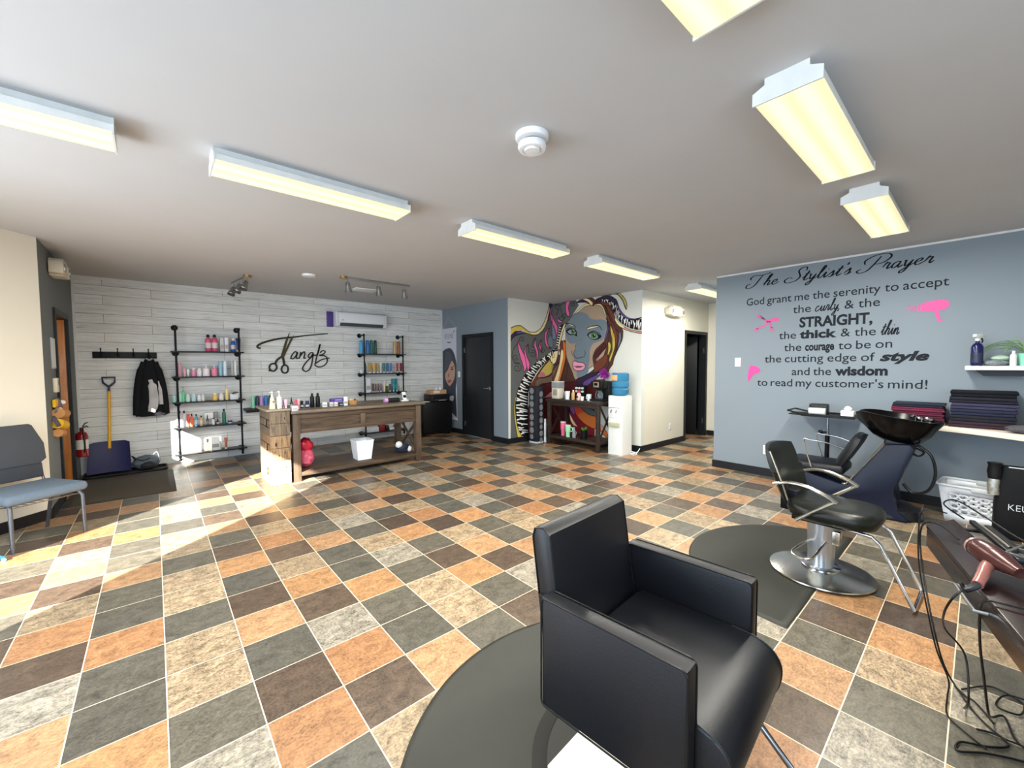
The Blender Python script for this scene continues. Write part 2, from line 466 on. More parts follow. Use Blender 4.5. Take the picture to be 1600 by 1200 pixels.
# vestibule behind the doorway
wd = wood('orange_oak', '8a4f1c', 'c07a35', 0.35, 2.5, (9, 9, 0.8), 0.0)
sbox('ground', plain('pale_concrete', 'b8b2a6', 0.9), -9, LX - 0.121, -3, 9.6, -0.12, -0.02)
sbox('ceiling_vestibule', cream_paint, -1.65, LX - 0.12, 5.95, 7.6, 2.3, 2.4)
sbox('wall_vestibule', cream_paint, -1.65, LX - 0.12, 7.56, 7.68, -0.1, 2.4)
w = MB()                                                   # outer vestibule wall with a half window the low sun comes through
w.box(-1.65, -1.55, 5.3, 5.86, -0.1, 2.4); w.box(-1.65, -1.55, 6.49, 7.6, -0.1, 2.4); w.box(-1.65, -1.55, 5.86, 6.49, -0.1, 1.17); w.box(-1.65, -1.55, 5.86, 6.49, 1.88, 2.4)
struct(w.build('wall_vestibule_front', cream_paint))
dr = thing('wooden_door', 'orange oak door standing open beyond the black left doorway', 'door', (LX - 0.012, 7.30, 0))
MB().box(-0.73, 0, -0.02, 0.02, 0.005, DH - 0.02, 0.002).build('door_leaf', wd, dr)
h = MB(); h.cyl((-0.67, -0.02, 1.0), (-0.67, -0.07, 1.0), 0.012); h.tube([(-0.67, -0.07, 1.0), (-0.56, -0.07, 1.0)], 0.01)
h.build('handle', chrome, dr)
lt = thing('vestibule_lamp', 'small round ceiling lamp seen through the left doorway', 'lamp', (-1.15, 7.05, 2.3))
MB().lathe([(0.09, 0), (0.09, -0.02), (0.0001, -0.02)], n=24).build('base', white_metal, lt)
MB().lathe([(0.085, -0.02), (0.08, -0.06), (0.05, -0.085), (0.0001, -0.09)], n=24).build('lamp_shade', glow('lamp_globe', 'fff0d0', 2.0), lt)

# ---- right of the plank wall: slate wall with the black door, mural corner, corridor, lettered wall
DX = 4.86
K0, K1, KH = 6.16, 7.09, 2.03
w = MB()
w.box(DX, DX + 0.1, 5.675, K0, 0, CEIL); w.box(DX, DX + 0.1, K1, BACK, 0, CEIL); w.box(DX, DX + 0.1, K0, K1, KH, CEIL)
struct(w.build('wall_right_back', slate_paint))
f = MB()
f.box(DX - 0.014, DX + 0.1, K0 - 0.06, K0 + 0.01, 0, KH + 0.05); f.box(DX - 0.014, DX + 0.1, K1 - 0.01, K1 + 0.05, 0, KH + 0.05); f.box(DX - 0.014, DX + 0.1, K0 + 0.01, K1 - 0.01, KH - 0.01, KH + 0.05)
struct(f.build('trim_5', black_trim))
d = MB().box(DX + 0.012, DX + 0.055, K0 + 0.012, K1 - 0.012, 0.006, KH - 0.012, 0.002).build('door_1', wood('black_door_stain', '15171b', '22262c', 0.45, 2.0, (9, 9, 0.9), 0.05)); struct(d)
h = MB(); h.lathe([(0.032, 0), (0.032, 0.012), (0.014, 0.016), (0.012, 0.05)], (DX + 0.012, K0 + 0.075, 1.0), 20, (-1, 0, 0))
h.tube([(DX - 0.036, K0 + 0.075, 1.0), (DX - 0.04, K0 + 0.13, 1.0), (DX - 0.036, K0 + 0.2, 0.995)], 0.009, 10)
struct(h.build('door_handle', chrome, d))
for z in (0.24, 1.76):
    struct(MB().box(DX - 0.004, DX + 0.012, K1 - 0.035, K1 - 0.008, z - 0.05, z + 0.05, 0.003).build('door_hinge', brushed, d))
MX = 6.03
struct(MB().box(DX, MX + 0.1, 5.67, 5.675, 0, CEIL).box(DX + 0.1, MX + 0.1, 5.675, 5.77, 0, CEIL).build('wall_mural_return', white_paint))
sbox('wall_mural', white_paint, MX, MX + 0.1, 3.67, 5.67, 0, CEIL)
# beige corridor wall with a dark doorway
YB, E0, E1 = 3.70, 7.55, 8.40
w = MB(); w.box(MX + 0.1, E0, YB - 0.03, YB + 0.1, 0, CEIL); w.box(E0, E1, YB - 0.03, YB + 0.1, 2.04, CEIL); w.box(E1, 8.52, YB - 0.03, YB + 0.1, 0, CEIL)
struct(w.build('wall_corridor', cream_paint))
YC = YB - 0.03
f = MB(); f.box(E0 - 0.05, E0 + 0.012, YC - 0.012, YC + 0.13, 0, 2.09); f.box(E1 - 0.012, E1 + 0.05, YC - 0.012, YC + 0.13, 0, 2.09); f.box(E0 + 0.012, E1 - 0.012, YC - 0.012, YC + 0.13, 2.03, 2.09)
struct(f.build('trim_6', black_trim))
d = MB().box(-0.8, 0, -0.02, 0.02, 0.006, 2.02, 0.002, M=Matrix.Translation((E1 - 0.02, YC + 0.16, 0)) @ rot_z(math.radians(-72))).build('door_2', plain('black_door_paint', '0d0e10', 0.5)); struct(d)
for z in (0.3, 1.72):
    struct(MB().box(E1 - 0.04, E1 - 0.012, YC + 0.02, YC + 0.04, z - 0.05, z + 0.05).build('door_hinge', brushed, d))
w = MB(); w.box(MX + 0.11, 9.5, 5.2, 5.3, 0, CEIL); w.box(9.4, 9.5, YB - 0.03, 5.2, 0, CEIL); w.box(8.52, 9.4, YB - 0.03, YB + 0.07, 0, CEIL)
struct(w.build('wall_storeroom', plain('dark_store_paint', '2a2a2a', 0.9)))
sbox('wall_corridor_end', cream_paint, 8.5, 8.6, 1.9, YC, 0, CEIL)
sbox('wall_corridor_side', slate_paint, 6.05, 8.6, 2.36, 2.46, 0, CEIL)
RX = 5.95
sbox('wall_lettered', slate_paint, RX, RX + 0.1, -2.75, 2.465, 0, CEIL)
# baseboards and corner trim
sbox('baseboard_right_back', black_trim, DX - 0.012, DX, 5.66, K0 - 0.06, 0, 0.1)
sbox('baseboard_right_back_far', black_trim, DX - 0.012, DX, K1 + 0.05, BACK - 0.02, 0, 0.1)
sbox('baseboard_mural_return', black_trim, DX, MX, 5.658, 5.67, 0, 0.1)
sbox('baseboard_mural', black_trim, MX - 0.012, MX, 3.66, 5.658, 0, 0.1)
sbox('baseboard_corridor', black_trim, MX, E0 - 0.05, YC - 0.012, YC, 0, 0.1)
sbox('baseboard_corridor_end', black_trim, 8.488, 8.5, 2.46, YC, 0, 0.1)
sbox('baseboard_lettered', black_trim, RX - 0.012, RX, -2.6, 2.477, 0, 0.1)
sbox('trim_7', white_metal, RX - 0.004, RX, -2.6, 2.465, CEIL - 0.02, CEIL)

# ================================================================== CEILING FITTINGS
def strip_light(x0, x1, y, label):
    t = thing('ceiling_light', label, 'ceiling light', ((x0 + x1) / 2, y, CEIL), 0, 'fluorescent strip lights')
    hw, L = 0.122, (x1 - x0) / 2
    body = MB()
    body.prism([(-0.075, 0), (-0.075, -0.03), (-hw, -0.05), (-hw, -0.083), (-hw + 0.006, -0.083), (hw - 0.006, -0.083), (hw, -0.083), (hw, -0.05), (0.075, -0.03), (0.075, 0)], -L + 0.004, L - 0.004, 'x')
    body.build('housing', white_metal, t)
    for s in (-1, 1):
        MB().prism([(-0.08, 0), (-0.08, -0.026), (-hw - 0.004, -0.046), (-hw - 0.004, -0.097), (hw + 0.004, -0.097), (hw + 0.004, -0.046), (0.08, -0.026), (0.08, 0)], s * L - 0.004, s * L + 0.004, 'x').build('end_cap', white_metal, t)
    d = MB(); d.prism([(-hw + 0.001, -0.084), (-hw + 0.003, -0.09), (-hw + 0.02, -0.097), (hw - 0.02, -0.097), (hw - 0.003, -0.09), (hw - 0.001, -0.084)], -L + 0.005, L - 0.005, 'x')
    d.build('diffuser', lens, t)
    add_light('tube_light', 'AREA', ((x0 + x1) / 2, y, CEIL - 0.105), 50, (1.0, 0.965, 0.87), None, x1 - x0 - 0.05, 0.2)
    return t
# ribbed acrylic lens lit by two tubes: brighter along the tubes
lens, nt, b = new_mat('lit_acrylic_lens')
tc = node(nt, 'ShaderNodeTexCoord'); sx = node(nt, 'ShaderNodeSeparateXYZ'); nt.links.new(tc.outputs['Object'], sx.inputs[0])
ab = node(nt, 'ShaderNodeMath', operation='ABSOLUTE'); nt.links.new(sx.outputs['Y'], ab.inputs[0])
di = node(nt, 'ShaderNodeMath', operation='SUBTRACT'); nt.links.new(ab.outputs[0], di.inputs[0]); di.inputs[1].default_value = 0.055
a2 = node(nt, 'ShaderNodeMath', operation='ABSOLUTE'); nt.links.new(di.outputs[0], a2.inputs[0])
mr = node(nt, 'ShaderNodeMapRange', interpolation_type='SMOOTHSTEP'); mr.inputs['From Min'].default_value = 0.0; mr.inputs['From Max'].default_value = 0.06
mr.inputs['To Min'].default_value = 1.0; mr.inputs['To Max'].default_value = 0.0
nt.links.new(a2.outputs[0], mr.inputs['Value'])
LENS = (0.72, 1.2)
ms = node(nt, 'ShaderNodeMapRange'); ms.inputs['To Min'].default_value = LENS[0]; ms.inputs['To Max'].default_value = LENS[1]
nt.links.new(mr.outputs['Result'], ms.inputs['Value'])
b.inputs['Base Color'].default_value = rgb('a8a48e'); b.inputs['Roughness'].default_value = 0.3
b.inputs['Emission Color'].default_value = rgb('fff2bd')
nt.links.new(ms.outputs['Result'], b.inputs['Emission Strength'])
YL, YR = 2.897, 0.566
strip_light(-1.28, -0.11, YL, 'fluorescent strip light at far left above the chair, end cut by the frame')
strip_light(0.285, 1.445, YL, 'long fluorescent strip light left of centre, second in the far row')
strip_light(2.03, 3.2, YL, 'fluorescent strip light in the middle, third in the far row')
strip_light(3.74, 4.96, YL, 'small looking fluorescent strip light before the mural, fourth in the far row')
strip_light(6.15, 7.32, YL, 'fluorescent strip light at the corridor mouth behind the lettered wall edge')
strip_light(0.27, 1.442, YR, 'fluorescent strip light cut off by the top edge of the picture')
strip_light(2.0, 3.17, YR, 'largest fluorescent strip light, upper right, with its full lens in view')
strip_light(3.69, 4.87, YR, 'fluorescent strip light nearest the wall lettering')

def ring_detector(x, y, r, label, name='smoke_detector'):
    t = thing(name, label, 'smoke detector', (x, y, CEIL))
    MB().lathe([(r, 0), (r, -0.018), (r * 0.93, -0.026), (r * 0.8, -0.028), (0.0001, -0.028)], n=40).build('base', white_plastic, t)
    if r > 0.05 and name == 'smoke_detector':
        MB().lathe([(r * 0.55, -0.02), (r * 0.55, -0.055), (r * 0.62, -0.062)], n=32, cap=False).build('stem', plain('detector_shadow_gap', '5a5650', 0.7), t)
        MB().lathe([(r * 0.82, -0.045), (r * 0.86, -0.062), (r * 0.78, -0.076), (r * 0.6, -0.078), (r * 0.56, -0.07), (r * 0.5, -0.07), (r * 0.44, -0.084), (0.0001, -0.086)], n=40).build('sensor_head', white_plastic, t)
    return t
ring_detector(1.545, 1.6, 0.088, 'round white smoke detector on the ceiling above the middle of the room')
ring_detector(1.596, 5.925, 0.085, 'small white ceiling disc near the track lights', 'alarm_sounder')
MB().box(2.40, 2.78, 6.42, 6.72, CEIL - 0.008, CEIL, 0.002).build('ceiling_hatch', plain('ceiling_hatch_white', 'e8ecee', 0.6))
tag(bpy.data.objects['ceiling_hatch'], 'small white access hatch in the ceiling under the long track light', 'hatch')
def track_light(p0, p1, heads, aim, label):
    p0, p1 = Vector(p0), Vector(p1)
    t = thing('track_light', label, 'track light', ((p0 + p1) / 2)[:2] + (CEIL,), math.atan2(p1.y - p0.y, p1.x - p0.x), 'ceiling spot bars')
    L = (p1 - p0).length / 2
    MB().box(-L, L, -0.018, 0.018, -0.028, 0, 0.003).build('bar', brushed, t)
    MB().lathe([(0.05, 0), (0.05, -0.03), (0.045, -0.034), (0.0001, -0.034)], (-L + 0.03, 0, 0), 20).build('canopy', plain('brass_cap', 'b59a6a', 0.35, 0.8), t)
    for u in heads:
        hd = MB()
        A0 = Vector((u, 0, -0.028)); A1 = A0 + Vector((0, 0, -0.05)); d = Vector(aim).normalized()
        hd.cyl(A0, A1, 0.007); hd.tube([A1 + Vector((-0.025, 0, 0)), A1, A1 + Vector((0.025, 0, 0))], 0.005)
        hd.lathe([(0.022, 0), (0.03, 0.012), (0.032, 0.05), (0.05, 0.125), (0.046, 0.13), (0.03, 0.06), (0.0001, 0.055)], A1, 22, d)
        o = hd.build('spot_head', brushed, t)
    return t
track_light((1.95, 5.74), (2.96, 5.76), (-0.42, 0.02, 0.42), (0.12, 0.1, -1), 'long ceiling bar with three silver spots in front of the air conditioner')
track_light((0.98, 6.45), (0.90, 7.2), (-0.3, 0.0, 0.3), (-0.25, 0.35, -0.8), 'short ceiling bar with three bunched silver spots, left of the long bar')

# ================================================================== PAINT, LETTERING AND PICTURES ON THE WALLS
MURAL_COLOURS = ['5a5d5c', 'c9b24f', 'ead7a0', '2b1838', '5d4683', 'e4689f', '0c0c0e', 'e8e8e4', 'a8927c', '707f89', '4a0d12', '4c2b20', '6b3420', 'd2702c', 'cf4325', 'c2ad56', 'b4707c', '6e5a4c', '7a0f22', 'e79bb4', '8b5566', '4f7d4a', '8b989b', 'd99a86', 'cfcbe0', '7d4fa0']
MURAL = """a0 0 20,661 62,689 102,693 198,673 254,680 305,714 344,775 370,889 390,889 390,557 344,533 179,386 89,229 105,0 16,0
b0 0 667,889 465,889 442,854 504,786 574,703 622,579 667,557
a1 0 21,708 57,723 103,727 180,693 229,694 273,717 311,764 337,815 357,871 370,889 370,854 347,784 308,719 257,681 204,676 162,683 120,699 79,698 45,681 21,666
a2 0 180,690 229,692 273,714 311,759 337,806 360,863 351,798 308,723 257,685 204,679
a3 0 21,666 56,692 103,697 156,684 108,674 62,663 34,645 20,623
a4 0 65,676 74,684 98,693 113,693 136,687 144,682 138,680
a6 14 21,708 57,723 88,727 103,727 115,723 165,698 180,693 213,692 229,694 244,699 259,707 273,717 287,730 311,764 321,781 337,815 357,871 364,883 370,889 374,889
a6 13 21,628 38,651 51,663 66,669 102,677 138,682 156,682 204,674 239,676 257,681 274,690 292,702 308,719 324,741 351,794 361,819 374,859
a3 0 354,885 357,889 390,889 390,871 370,841 354,782 351,771 347,770 343,787 348,808 360,833 364,845 363,856 355,877
b3 0 667,889 662,889 660,883 667,871
a5 0 82,634 102,592 143,532 159,499 160,488 156,474 140,446 134,440 130,444 122,479 99,531 83,577 78,619
a3 16 82,634 102,592 143,532 156,509 159,499 160,488 156,474 148,459 140,446 134,440 130,444 122,479 99,531 83,577 80,591 78,619 80,630 82,634
a5 0 164,613 150,586 146,575 147,565 158,532 177,502 180,492 180,480 173,455 170,448 167,448 163,451 153,477 132,562 136,579 143,593 156,607
a3 16 164,613 150,586 146,575 147,565 158,532 177,502 180,492 180,480 177,467 170,448 167,448 159,458 153,477 132,562 136,579 143,593 156,607 164,613
a5 0 232,650 240,608 257,559 254,533 248,515 246,512 244,514 240,524 238,564 222,593 219,603 224,632
a3 16 232,650 234,646 240,608 254,572 257,559 254,533 248,515 246,512 244,514 240,524 238,564 222,593 219,603 220,617 224,632 228,645 232,650
a5 0 287,648 277,614 289,571 286,571 280,574 269,587 265,610 270,627
a3 16 287,648 279,624 277,614 287,578 289,571 286,571 274,580 269,587 265,601 265,610 266,618 270,627 287,648
a5 0 364,727 345,707 339,697 333,664 337,640 354,607 361,601 378,594 361,595 348,597 337,602 330,609 314,642 312,666 315,687 322,702 342,718
a3 16 364,727 345,707 339,697 334,676 334,652 342,627 354,607 361,601 378,594 361,595 348,597 337,602 330,609 323,620 314,642 312,653 313,677 315,687 322,702 342,718 352,724 364,727
a5 0 385,869 380,819 390,803 390,756 373,784 365,818 367,838 375,861 383,871
b5 0 667,803 636,762 627,748 621,733 620,716 625,678 629,670 632,675 644,721 667,756
a3 16 385,869 380,831 380,819 384,810 390,803 386,761 378,773 373,784 366,807 365,818 367,838 372,855 379,867 383,871 385,869
b3 16 661,796 627,748 621,733 620,716 622,695 625,678 629,670 632,675 639,706 644,721 661,748
b5 0 607,845 619,824 621,815 618,798 609,782 574,766 582,760 597,758 609,762 620,772 628,798 628,815 623,832 616,842 609,847
b3 16 607,845 619,824 621,815 618,798 609,782 601,777 574,766 576,763 582,760 597,758 603,759 615,766 620,772 623,779 628,798 628,815 620,838 612,845 609,847 607,845
b5 0 545,889 512,889 526,850 516,796 520,793 535,797 545,812 551,836 552,862 548,888
b3 16 545,889 512,889 523,863 526,850 524,836 517,806 516,796 520,793 528,794 535,797 541,803 545,812 548,823 551,836 552,862 548,888 545,889
a9 0 384,755 390,753 390,664 383,682 380,695 379,730
b9 0 667,753 659,743 644,717 636,687 635,661 639,655 646,651 653,651 660,654 667,664
a3 11 384,755 390,753 387,670 380,695 379,711 379,730 381,746 384,755
b3 11 659,743 644,717 640,703 634,672 635,661 639,655 646,651 653,651 660,654 665,660
a9 0 344,634 351,655 364,671 369,673 380,669 384,663 388,638 387,612 385,606 376,601 363,607 355,615 347,625
a6 10 98,628 90,640 93,649 100,656 111,659 125,655 131,646 129,640 123,636 116,634 107,637 105,640 105,644 108,647 113,648
b6 10 655,873 640,882 633,882 620,879 615,876 608,868 608,860 612,853 621,850 631,851 638,854 644,863 640,870 631,872 625,870 622,867 621,864 623,861
a6 10 200,577 216,575 223,573 228,569 234,559 232,549 229,544 218,539 206,538 195,541 189,547 188,555 195,563 207,565 216,561 218,554 215,551 208,549
a6 10 53,493 72,495 83,494 91,490 98,485 103,479 105,473 106,466 104,460 93,450 87,447 80,446 65,448 55,454 50,463 52,471 55,475 68,480 80,477 85,469 83,465 76,462
a6 10 300,596 283,591 279,587 276,579 277,575 283,568 292,565 301,566 312,572 314,578 313,580 309,585 302,587 294,585 290,582 290,578 292,576 298,575
b6 10 470,879 487,885 492,884 502,881 506,874 505,866 495,857 486,856 479,857 475,861 475,869 481,874 489,875 492,873 493,870 490,865
b6 10 561,820 546,808 545,799 549,791 558,786 573,788 581,793 584,799 583,806 581,808 571,811 563,808 560,804 560,799 565,797
a6 10 81,522 65,514 53,515 44,519 39,527 40,534 46,540 58,543 68,538 70,534 70,531 65,526 61,525 55,527
a6 11 79,621 56,597 44,582 32,553 30,539 33,525 40,511 50,501 63,497 90,497
a6 13 235,659 218,647 210,638 205,626 201,613 201,603 206,599 222,599
a6 11 292,650 266,627 254,600
a6 13 167,619 173,576 173,558
b6 14 598,871 562,885 545,889
b6 12 647,872 623,880 610,880 603,872 592,848 580,811 566,791 562,783 566,777 580,771
b6 10 629,784 586,798
a10 0 155,5 156,193 192,287 274,356 372,372 390,373 390,0
b10 0 667,373 576,384 475,386 235,397 261,271 315,204 314,26 461,8 666,0
a11 0 153,341 157,348 193,368 246,429 290,472 358,526 390,547 390,374 372,367 352,363 307,359 287,355 257,340 202,302 192,301 181,307 158,331
b11 0 667,547 649,556 632,560 617,558 596,545 589,536 585,525 584,512 586,496 593,476 616,427 641,393 667,374
a15 0 250,405 251,412 257,421 315,480 364,515 390,526 390,444 377,428 358,416 316,405 270,401 257,401
b15 0 667,526 663,527 657,522 654,511 655,487 658,465 667,444
a6 11 250,405 251,412 257,421 288,455 315,480 346,503 381,523 384,436 377,428 358,416 345,412 316,405 270,401 257,401 250,405
b6 11 663,527 657,522 654,511 654,498 658,465 666,444
a16 0 253,406 254,412 266,428 274,434 282,436 301,436 308,433 320,421 323,413 322,408 317,405 267,403
a17 0 226,367 231,378 253,397 270,399 308,398 339,403 369,413 379,421 387,432 390,436 390,376 388,375 344,363 281,358 267,352 241,335 233,333 228,338 226,347
b17 0 667,436 656,452 610,498 601,506 596,506 597,493 608,447 616,427 634,401 656,382 667,376
a6 11 226,367 228,373 231,378 248,394 253,397 260,399 270,399 295,397 308,398 339,403 355,407 369,413 379,421 387,432 388,375 374,370 344,363 295,360 281,358 267,352 241,335 233,333 228,338 226,347 226,367
b6 11 663,442 656,452 629,477 610,498 601,506 596,506 597,493 601,471 608,447 616,427 624,413 634,401 656,382
a12 0 193,361 198,370 250,429 248,413 241,391 231,378 223,367 233,348 233,343 217,330 199,325 195,330 191,351
a16 0 301,270 342,290 368,301 387,306 390,305 390,276 388,274 377,270 306,267 300,267
b16 0 667,305 662,303 660,293 663,282 667,276
a6 13 253,322 271,341 287,350 313,356 372,365
b6 13 661,371 629,383
a6 13 308,271 357,298 387,311
b6 13 640,323 589,339
a2 0 364,533 366,548 370,555 377,561 390,568 390,491 372,508 365,525
b2 0 667,568 640,577 617,579 613,569 618,541 629,510 640,494 654,487 667,491
a3 24 364,533 366,548 370,555 377,561 389,567 390,491 383,496 372,508 365,525 364,533
b3 24 654,573 629,579 622,579 617,579 614,576 613,569 618,541 629,510 640,494 654,487 660,488
a6 10 384,552 390,554 384,534
b6 10 659,557 654,556 650,550 649,540 650,533 657,532 666,533
a3 22 385,495 377,501
b3 22 654,589 624,591 610,587 602,578 597,565 595,551 596,535 600,519 607,505 619,495 633,486 647,483 660,486
b18 0 555,225 462,232 393,151 314,117 314,36 548,4
b25 0 523,227 516,232 505,234 492,234 483,230 478,221 475,207 472,169 473,165 476,165 482,168 504,190 518,210 522,220
b6 9 523,227 516,232 505,234 492,234 483,230 478,221 475,207 472,174 473,165 476,165 482,168 489,174 504,190 518,210 522,220 523,227
b14 0 480,230 471,235 458,237 431,234 422,228 406,208 393,199 324,180 308,170 301,152 298,131 301,110 308,97 321,93 340,96 380,110 413,127 441,146 458,163 469,182 479,208 482,221
b6 10 480,230 471,235 458,237 444,237 431,234 422,228 406,208 393,199 373,192 324,180 308,170 301,152 298,131 301,110 308,97 321,93 340,96 380,110 396,117 413,127 441,146 458,163 469,182 479,208 482,221 480,230
b13 0 441,173 431,180 416,185 380,190 340,183 321,177 308,167 302,151 299,131 302,112 308,99 319,96 337,99 373,110 403,125 435,151 444,167
b0 0 434,233 426,237 411,239 380,237 374,234 367,223 360,218 302,199 288,184 286,176 289,171 300,170 337,173 367,180 390,192 412,207 432,227
b6 11 434,233 426,237 411,239 380,237 374,234 367,223 360,218 314,204 302,199 294,192 288,184 286,176 289,171 300,170 317,171 337,173 367,180 390,192 412,207 424,217 432,227 434,233
b2 0 520,175 483,126 448,91 483,98 504,124
b15 0 427,67 393,71 340,35 427,23
b13 0 289,120 286,123 280,125 272,125 264,122 244,106 226,86 221,75 216,64 214,49 217,48 231,54 262,78 283,104
b6 11 289,120 286,123 280,125 272,125 264,122 244,106 226,86 221,75 216,64 214,49 217,48 231,54 246,64 262,78 270,85 283,104 287,113 289,120
b23 0 289,135 272,128 251,113 241,100 239,89 249,86 263,91 280,115
b11 0 571,631 567,639 559,642 550,639 542,629 527,582 498,460 491,443 479,427 448,403 429,384 431,381 442,379 503,373 600,367 606,368 608,374 605,386 578,442 562,490 556,517 552,542 555,567 569,615
b6 9 571,631 567,639 559,642 550,639 542,629 534,610 527,582 498,460 491,443 479,427 439,394 429,384 431,381 467,376 503,373 600,367 606,368 608,374 605,386 578,442 562,490 556,517 552,542 555,567 569,615 571,631
a12 0 390,355 382,358 379,367 385,381 390,389
b12 0 593,632 587,639 578,639 569,634 564,625 560,593 564,553 567,536 577,502 626,389 639,367 651,357 664,354 667,355 667,389 631,447 606,504 601,526 598,553 596,612
a6 10 382,358 379,367 385,381
b6 10 593,632 587,639 578,639 569,634 564,625 561,611 560,593 561,572 567,536 577,502 586,481 611,420 626,389 639,367 651,357 664,354 658,402 643,425 622,466 606,504 601,526 598,553 596,612 593,632
b13 0 571,642 566,643 558,634 545,607 543,595 543,564 549,528 560,486 586,413 604,371 611,363 618,360 622,363 623,371 593,453 575,519 571,542 570,569 572,626
b6 8 571,642 566,643 558,634 551,621 545,607 542,580 545,547 549,528 560,486 586,413 604,371 611,363 618,360 622,363 623,371 619,385 593,453 575,519 571,542 570,569 572,626 571,642
b2 0 587,576 583,581 578,583 571,575 569,555 572,525 606,407 619,371 628,363 638,361 647,363 650,370 647,383 620,441 601,492 594,527
b6 10 542,618 528,570 523,541 524,515 530,464 548,387
b6 9 553,575 548,526 549,497 554,472 589,374
b8 0 337,839 366,849 386,849 411,838 439,819 466,810 482,802 526,765 543,744 549,721 549,595 543,544 538,527 477,401 466,390 453,392 428,413 410,435 341,470 315,486 294,504 278,524 266,548 246,600 237,629 231,658 227,716 229,769 239,796 257,822 280,837 301,843
b6 10 337,839 366,849 386,849 398,846 439,819 466,810 482,802 503,786 526,765 543,744 549,721 548,676 550,620 546,567 543,544 538,527 525,498 495,442 477,401 466,390 453,392 440,403 428,413 422,420 417,428 410,435 364,457 341,470 315,486 294,504 278,524 266,548 246,600 237,629 231,658 227,716 229,769 232,782 239,796 248,810 257,822 268,830 280,837 301,843 317,842 337,839
b9 0 546,736 534,754 517,771 487,795 456,810 419,810 407,808 384,798 375,792 357,770 332,758 317,754 270,753 239,744 230,735 228,723 240,664 249,642 264,629 274,625 318,615 329,611 345,591 353,567 355,540 354,508 364,472 361,452 362,443 368,433 379,422 391,414 423,403 438,402 447,405 453,412 458,427 456,435 451,442 414,461 410,466 410,471 415,475 462,487 469,495 480,528 481,554 462,594 460,612 465,618 508,618 519,624 535,642 543,662 548,695 549,716
b6 0 548,704 538,711 521,715 501,715 482,711 469,703 460,691 454,674 454,660 477,672 506,672 525,677 543,692
b22 0 531,698 523,703 511,707 490,707 473,698 466,690 464,683 468,677 474,676 508,679 527,688
b21 0 469,693 475,681 487,677 501,683 506,695 505,702 501,707 488,711 475,705
b6 0 478,694 480,689 487,687 493,690 495,695 493,701 487,703 480,700
b7 0 478,699 482,696 486,699 482,702
b6 0 374,663 368,670 350,680 337,683 322,682 299,672 273,656 269,651 270,646 276,642 297,634 313,632 328,633 347,640
b22 0 363,663 357,669 347,674 325,677 301,666 294,657 292,649 298,643 307,639 320,637 334,638 348,646 359,656
b21 0 301,658 302,650 307,644 315,640 324,639 333,641 341,646 346,653 348,661 346,668 341,674 324,679 308,672 302,665
b6 0 311,658 314,652 322,649 330,653 334,660 331,667 323,669 314,666
b7 0 313,663 317,659 322,663 317,667
b6 12 374,666 361,678 352,683 332,687 321,686 309,683 286,672 278,664 267,650
b6 11 551,714 516,719 489,717 477,713 468,704 455,686
b2 0 536,745 506,742 472,726 501,730
b6 7 536,745 506,742 472,726 501,730 536,745
b2 0 381,706 345,714 291,716 290,710 374,700
b6 7 381,706 345,714 291,716 290,710 374,700 381,706
b6 13 551,750 526,748 491,737 477,731 470,724 465,712
b6 12 383,706 348,715 308,718 291,717 278,709 263,689
b6 10 462,612 472,576 481,557 476,542 472,535 465,530 452,525
b6 10 493,576 496,565 496,558 484,535
b6 10 450,525 411,530 396,535 392,541 388,555 393,570
b19 0 484,502 475,507 463,507 442,499 403,495 391,485 388,479 387,474 392,462 405,451 423,446 451,445 467,449 479,457 486,469 488,490
b6 12 484,502 480,505 475,507 463,507 442,499 412,497 403,495 391,485 388,479 387,474 388,468 398,456 405,451 413,448 442,445 459,446 467,449 479,457 486,469 488,475 488,490 484,502
b20 0 467,471 446,476 418,473 414,471 420,468 448,465
b6 7 467,471 459,475 446,476 427,474 414,471 426,467 448,465 457,467 467,471
b6 7 484,475 395,474
b11 0 322,844 318,851 296,866 274,871 262,870 239,860 208,840 200,833 171,756 123,684 119,672 119,655 126,619 175,526 185,489 209,458 215,440 221,434 267,440 279,437 318,413 368,385 381,380 396,377 444,384 457,390 446,397 396,414 348,438 312,464 299,477 293,486 320,486 325,496 328,510 329,525 320,556 311,571 298,583 248,620 239,631 226,666 223,685 223,704 229,766 237,793 245,808 253,821 275,838 287,842
b6 11 322,844 318,851 296,866 285,870 274,871 262,870 251,866 239,860 208,840 200,833 195,822 178,770 171,756 123,684 119,672 119,655 126,619 175,526 185,489 192,478 209,458 215,440 221,434 234,435 252,439 267,440 279,437 337,402 381,380 396,377 419,379 444,384 457,390 446,397 396,414 348,438 328,451 312,464 299,477 293,486 298,487 310,485 320,486 325,496 328,510 329,525 326,541 320,556 311,571 298,583 248,620 239,631 232,647 226,666 223,685 223,704 229,766 237,793 245,808 253,821 264,831 275,838 287,842 322,844
b8 0 298,528 285,547 240,586 235,586 235,579 251,538 270,502 282,485 294,474 298,475 300,484 301,515
b12 0 241,837 235,836 212,817 185,781 175,763 173,746 175,730 179,723 183,726 220,794
b6 8 241,837 235,836 224,829 212,817 185,781 175,763 173,746 175,730 179,723 183,726 195,751 220,794 238,827 241,837
b12 0 228,785 179,708 163,673 154,634 156,614 161,595 166,587 174,638 190,678 224,747 228,763 230,779
b6 8 228,785 179,708 170,692 163,673 157,653 154,634 156,614 161,595 166,587 174,638 190,678 224,747 228,763 230,779 228,785
b2 0 335,839 318,844 294,846 274,843 266,837 251,818 233,762 229,745 237,758 257,811 272,829 283,835
b6 8 335,839 331,841 318,844 294,846 284,846 274,843 266,837 251,818 245,804 233,762 229,745 242,769 257,811 264,821 272,829 283,835 301,838 335,839
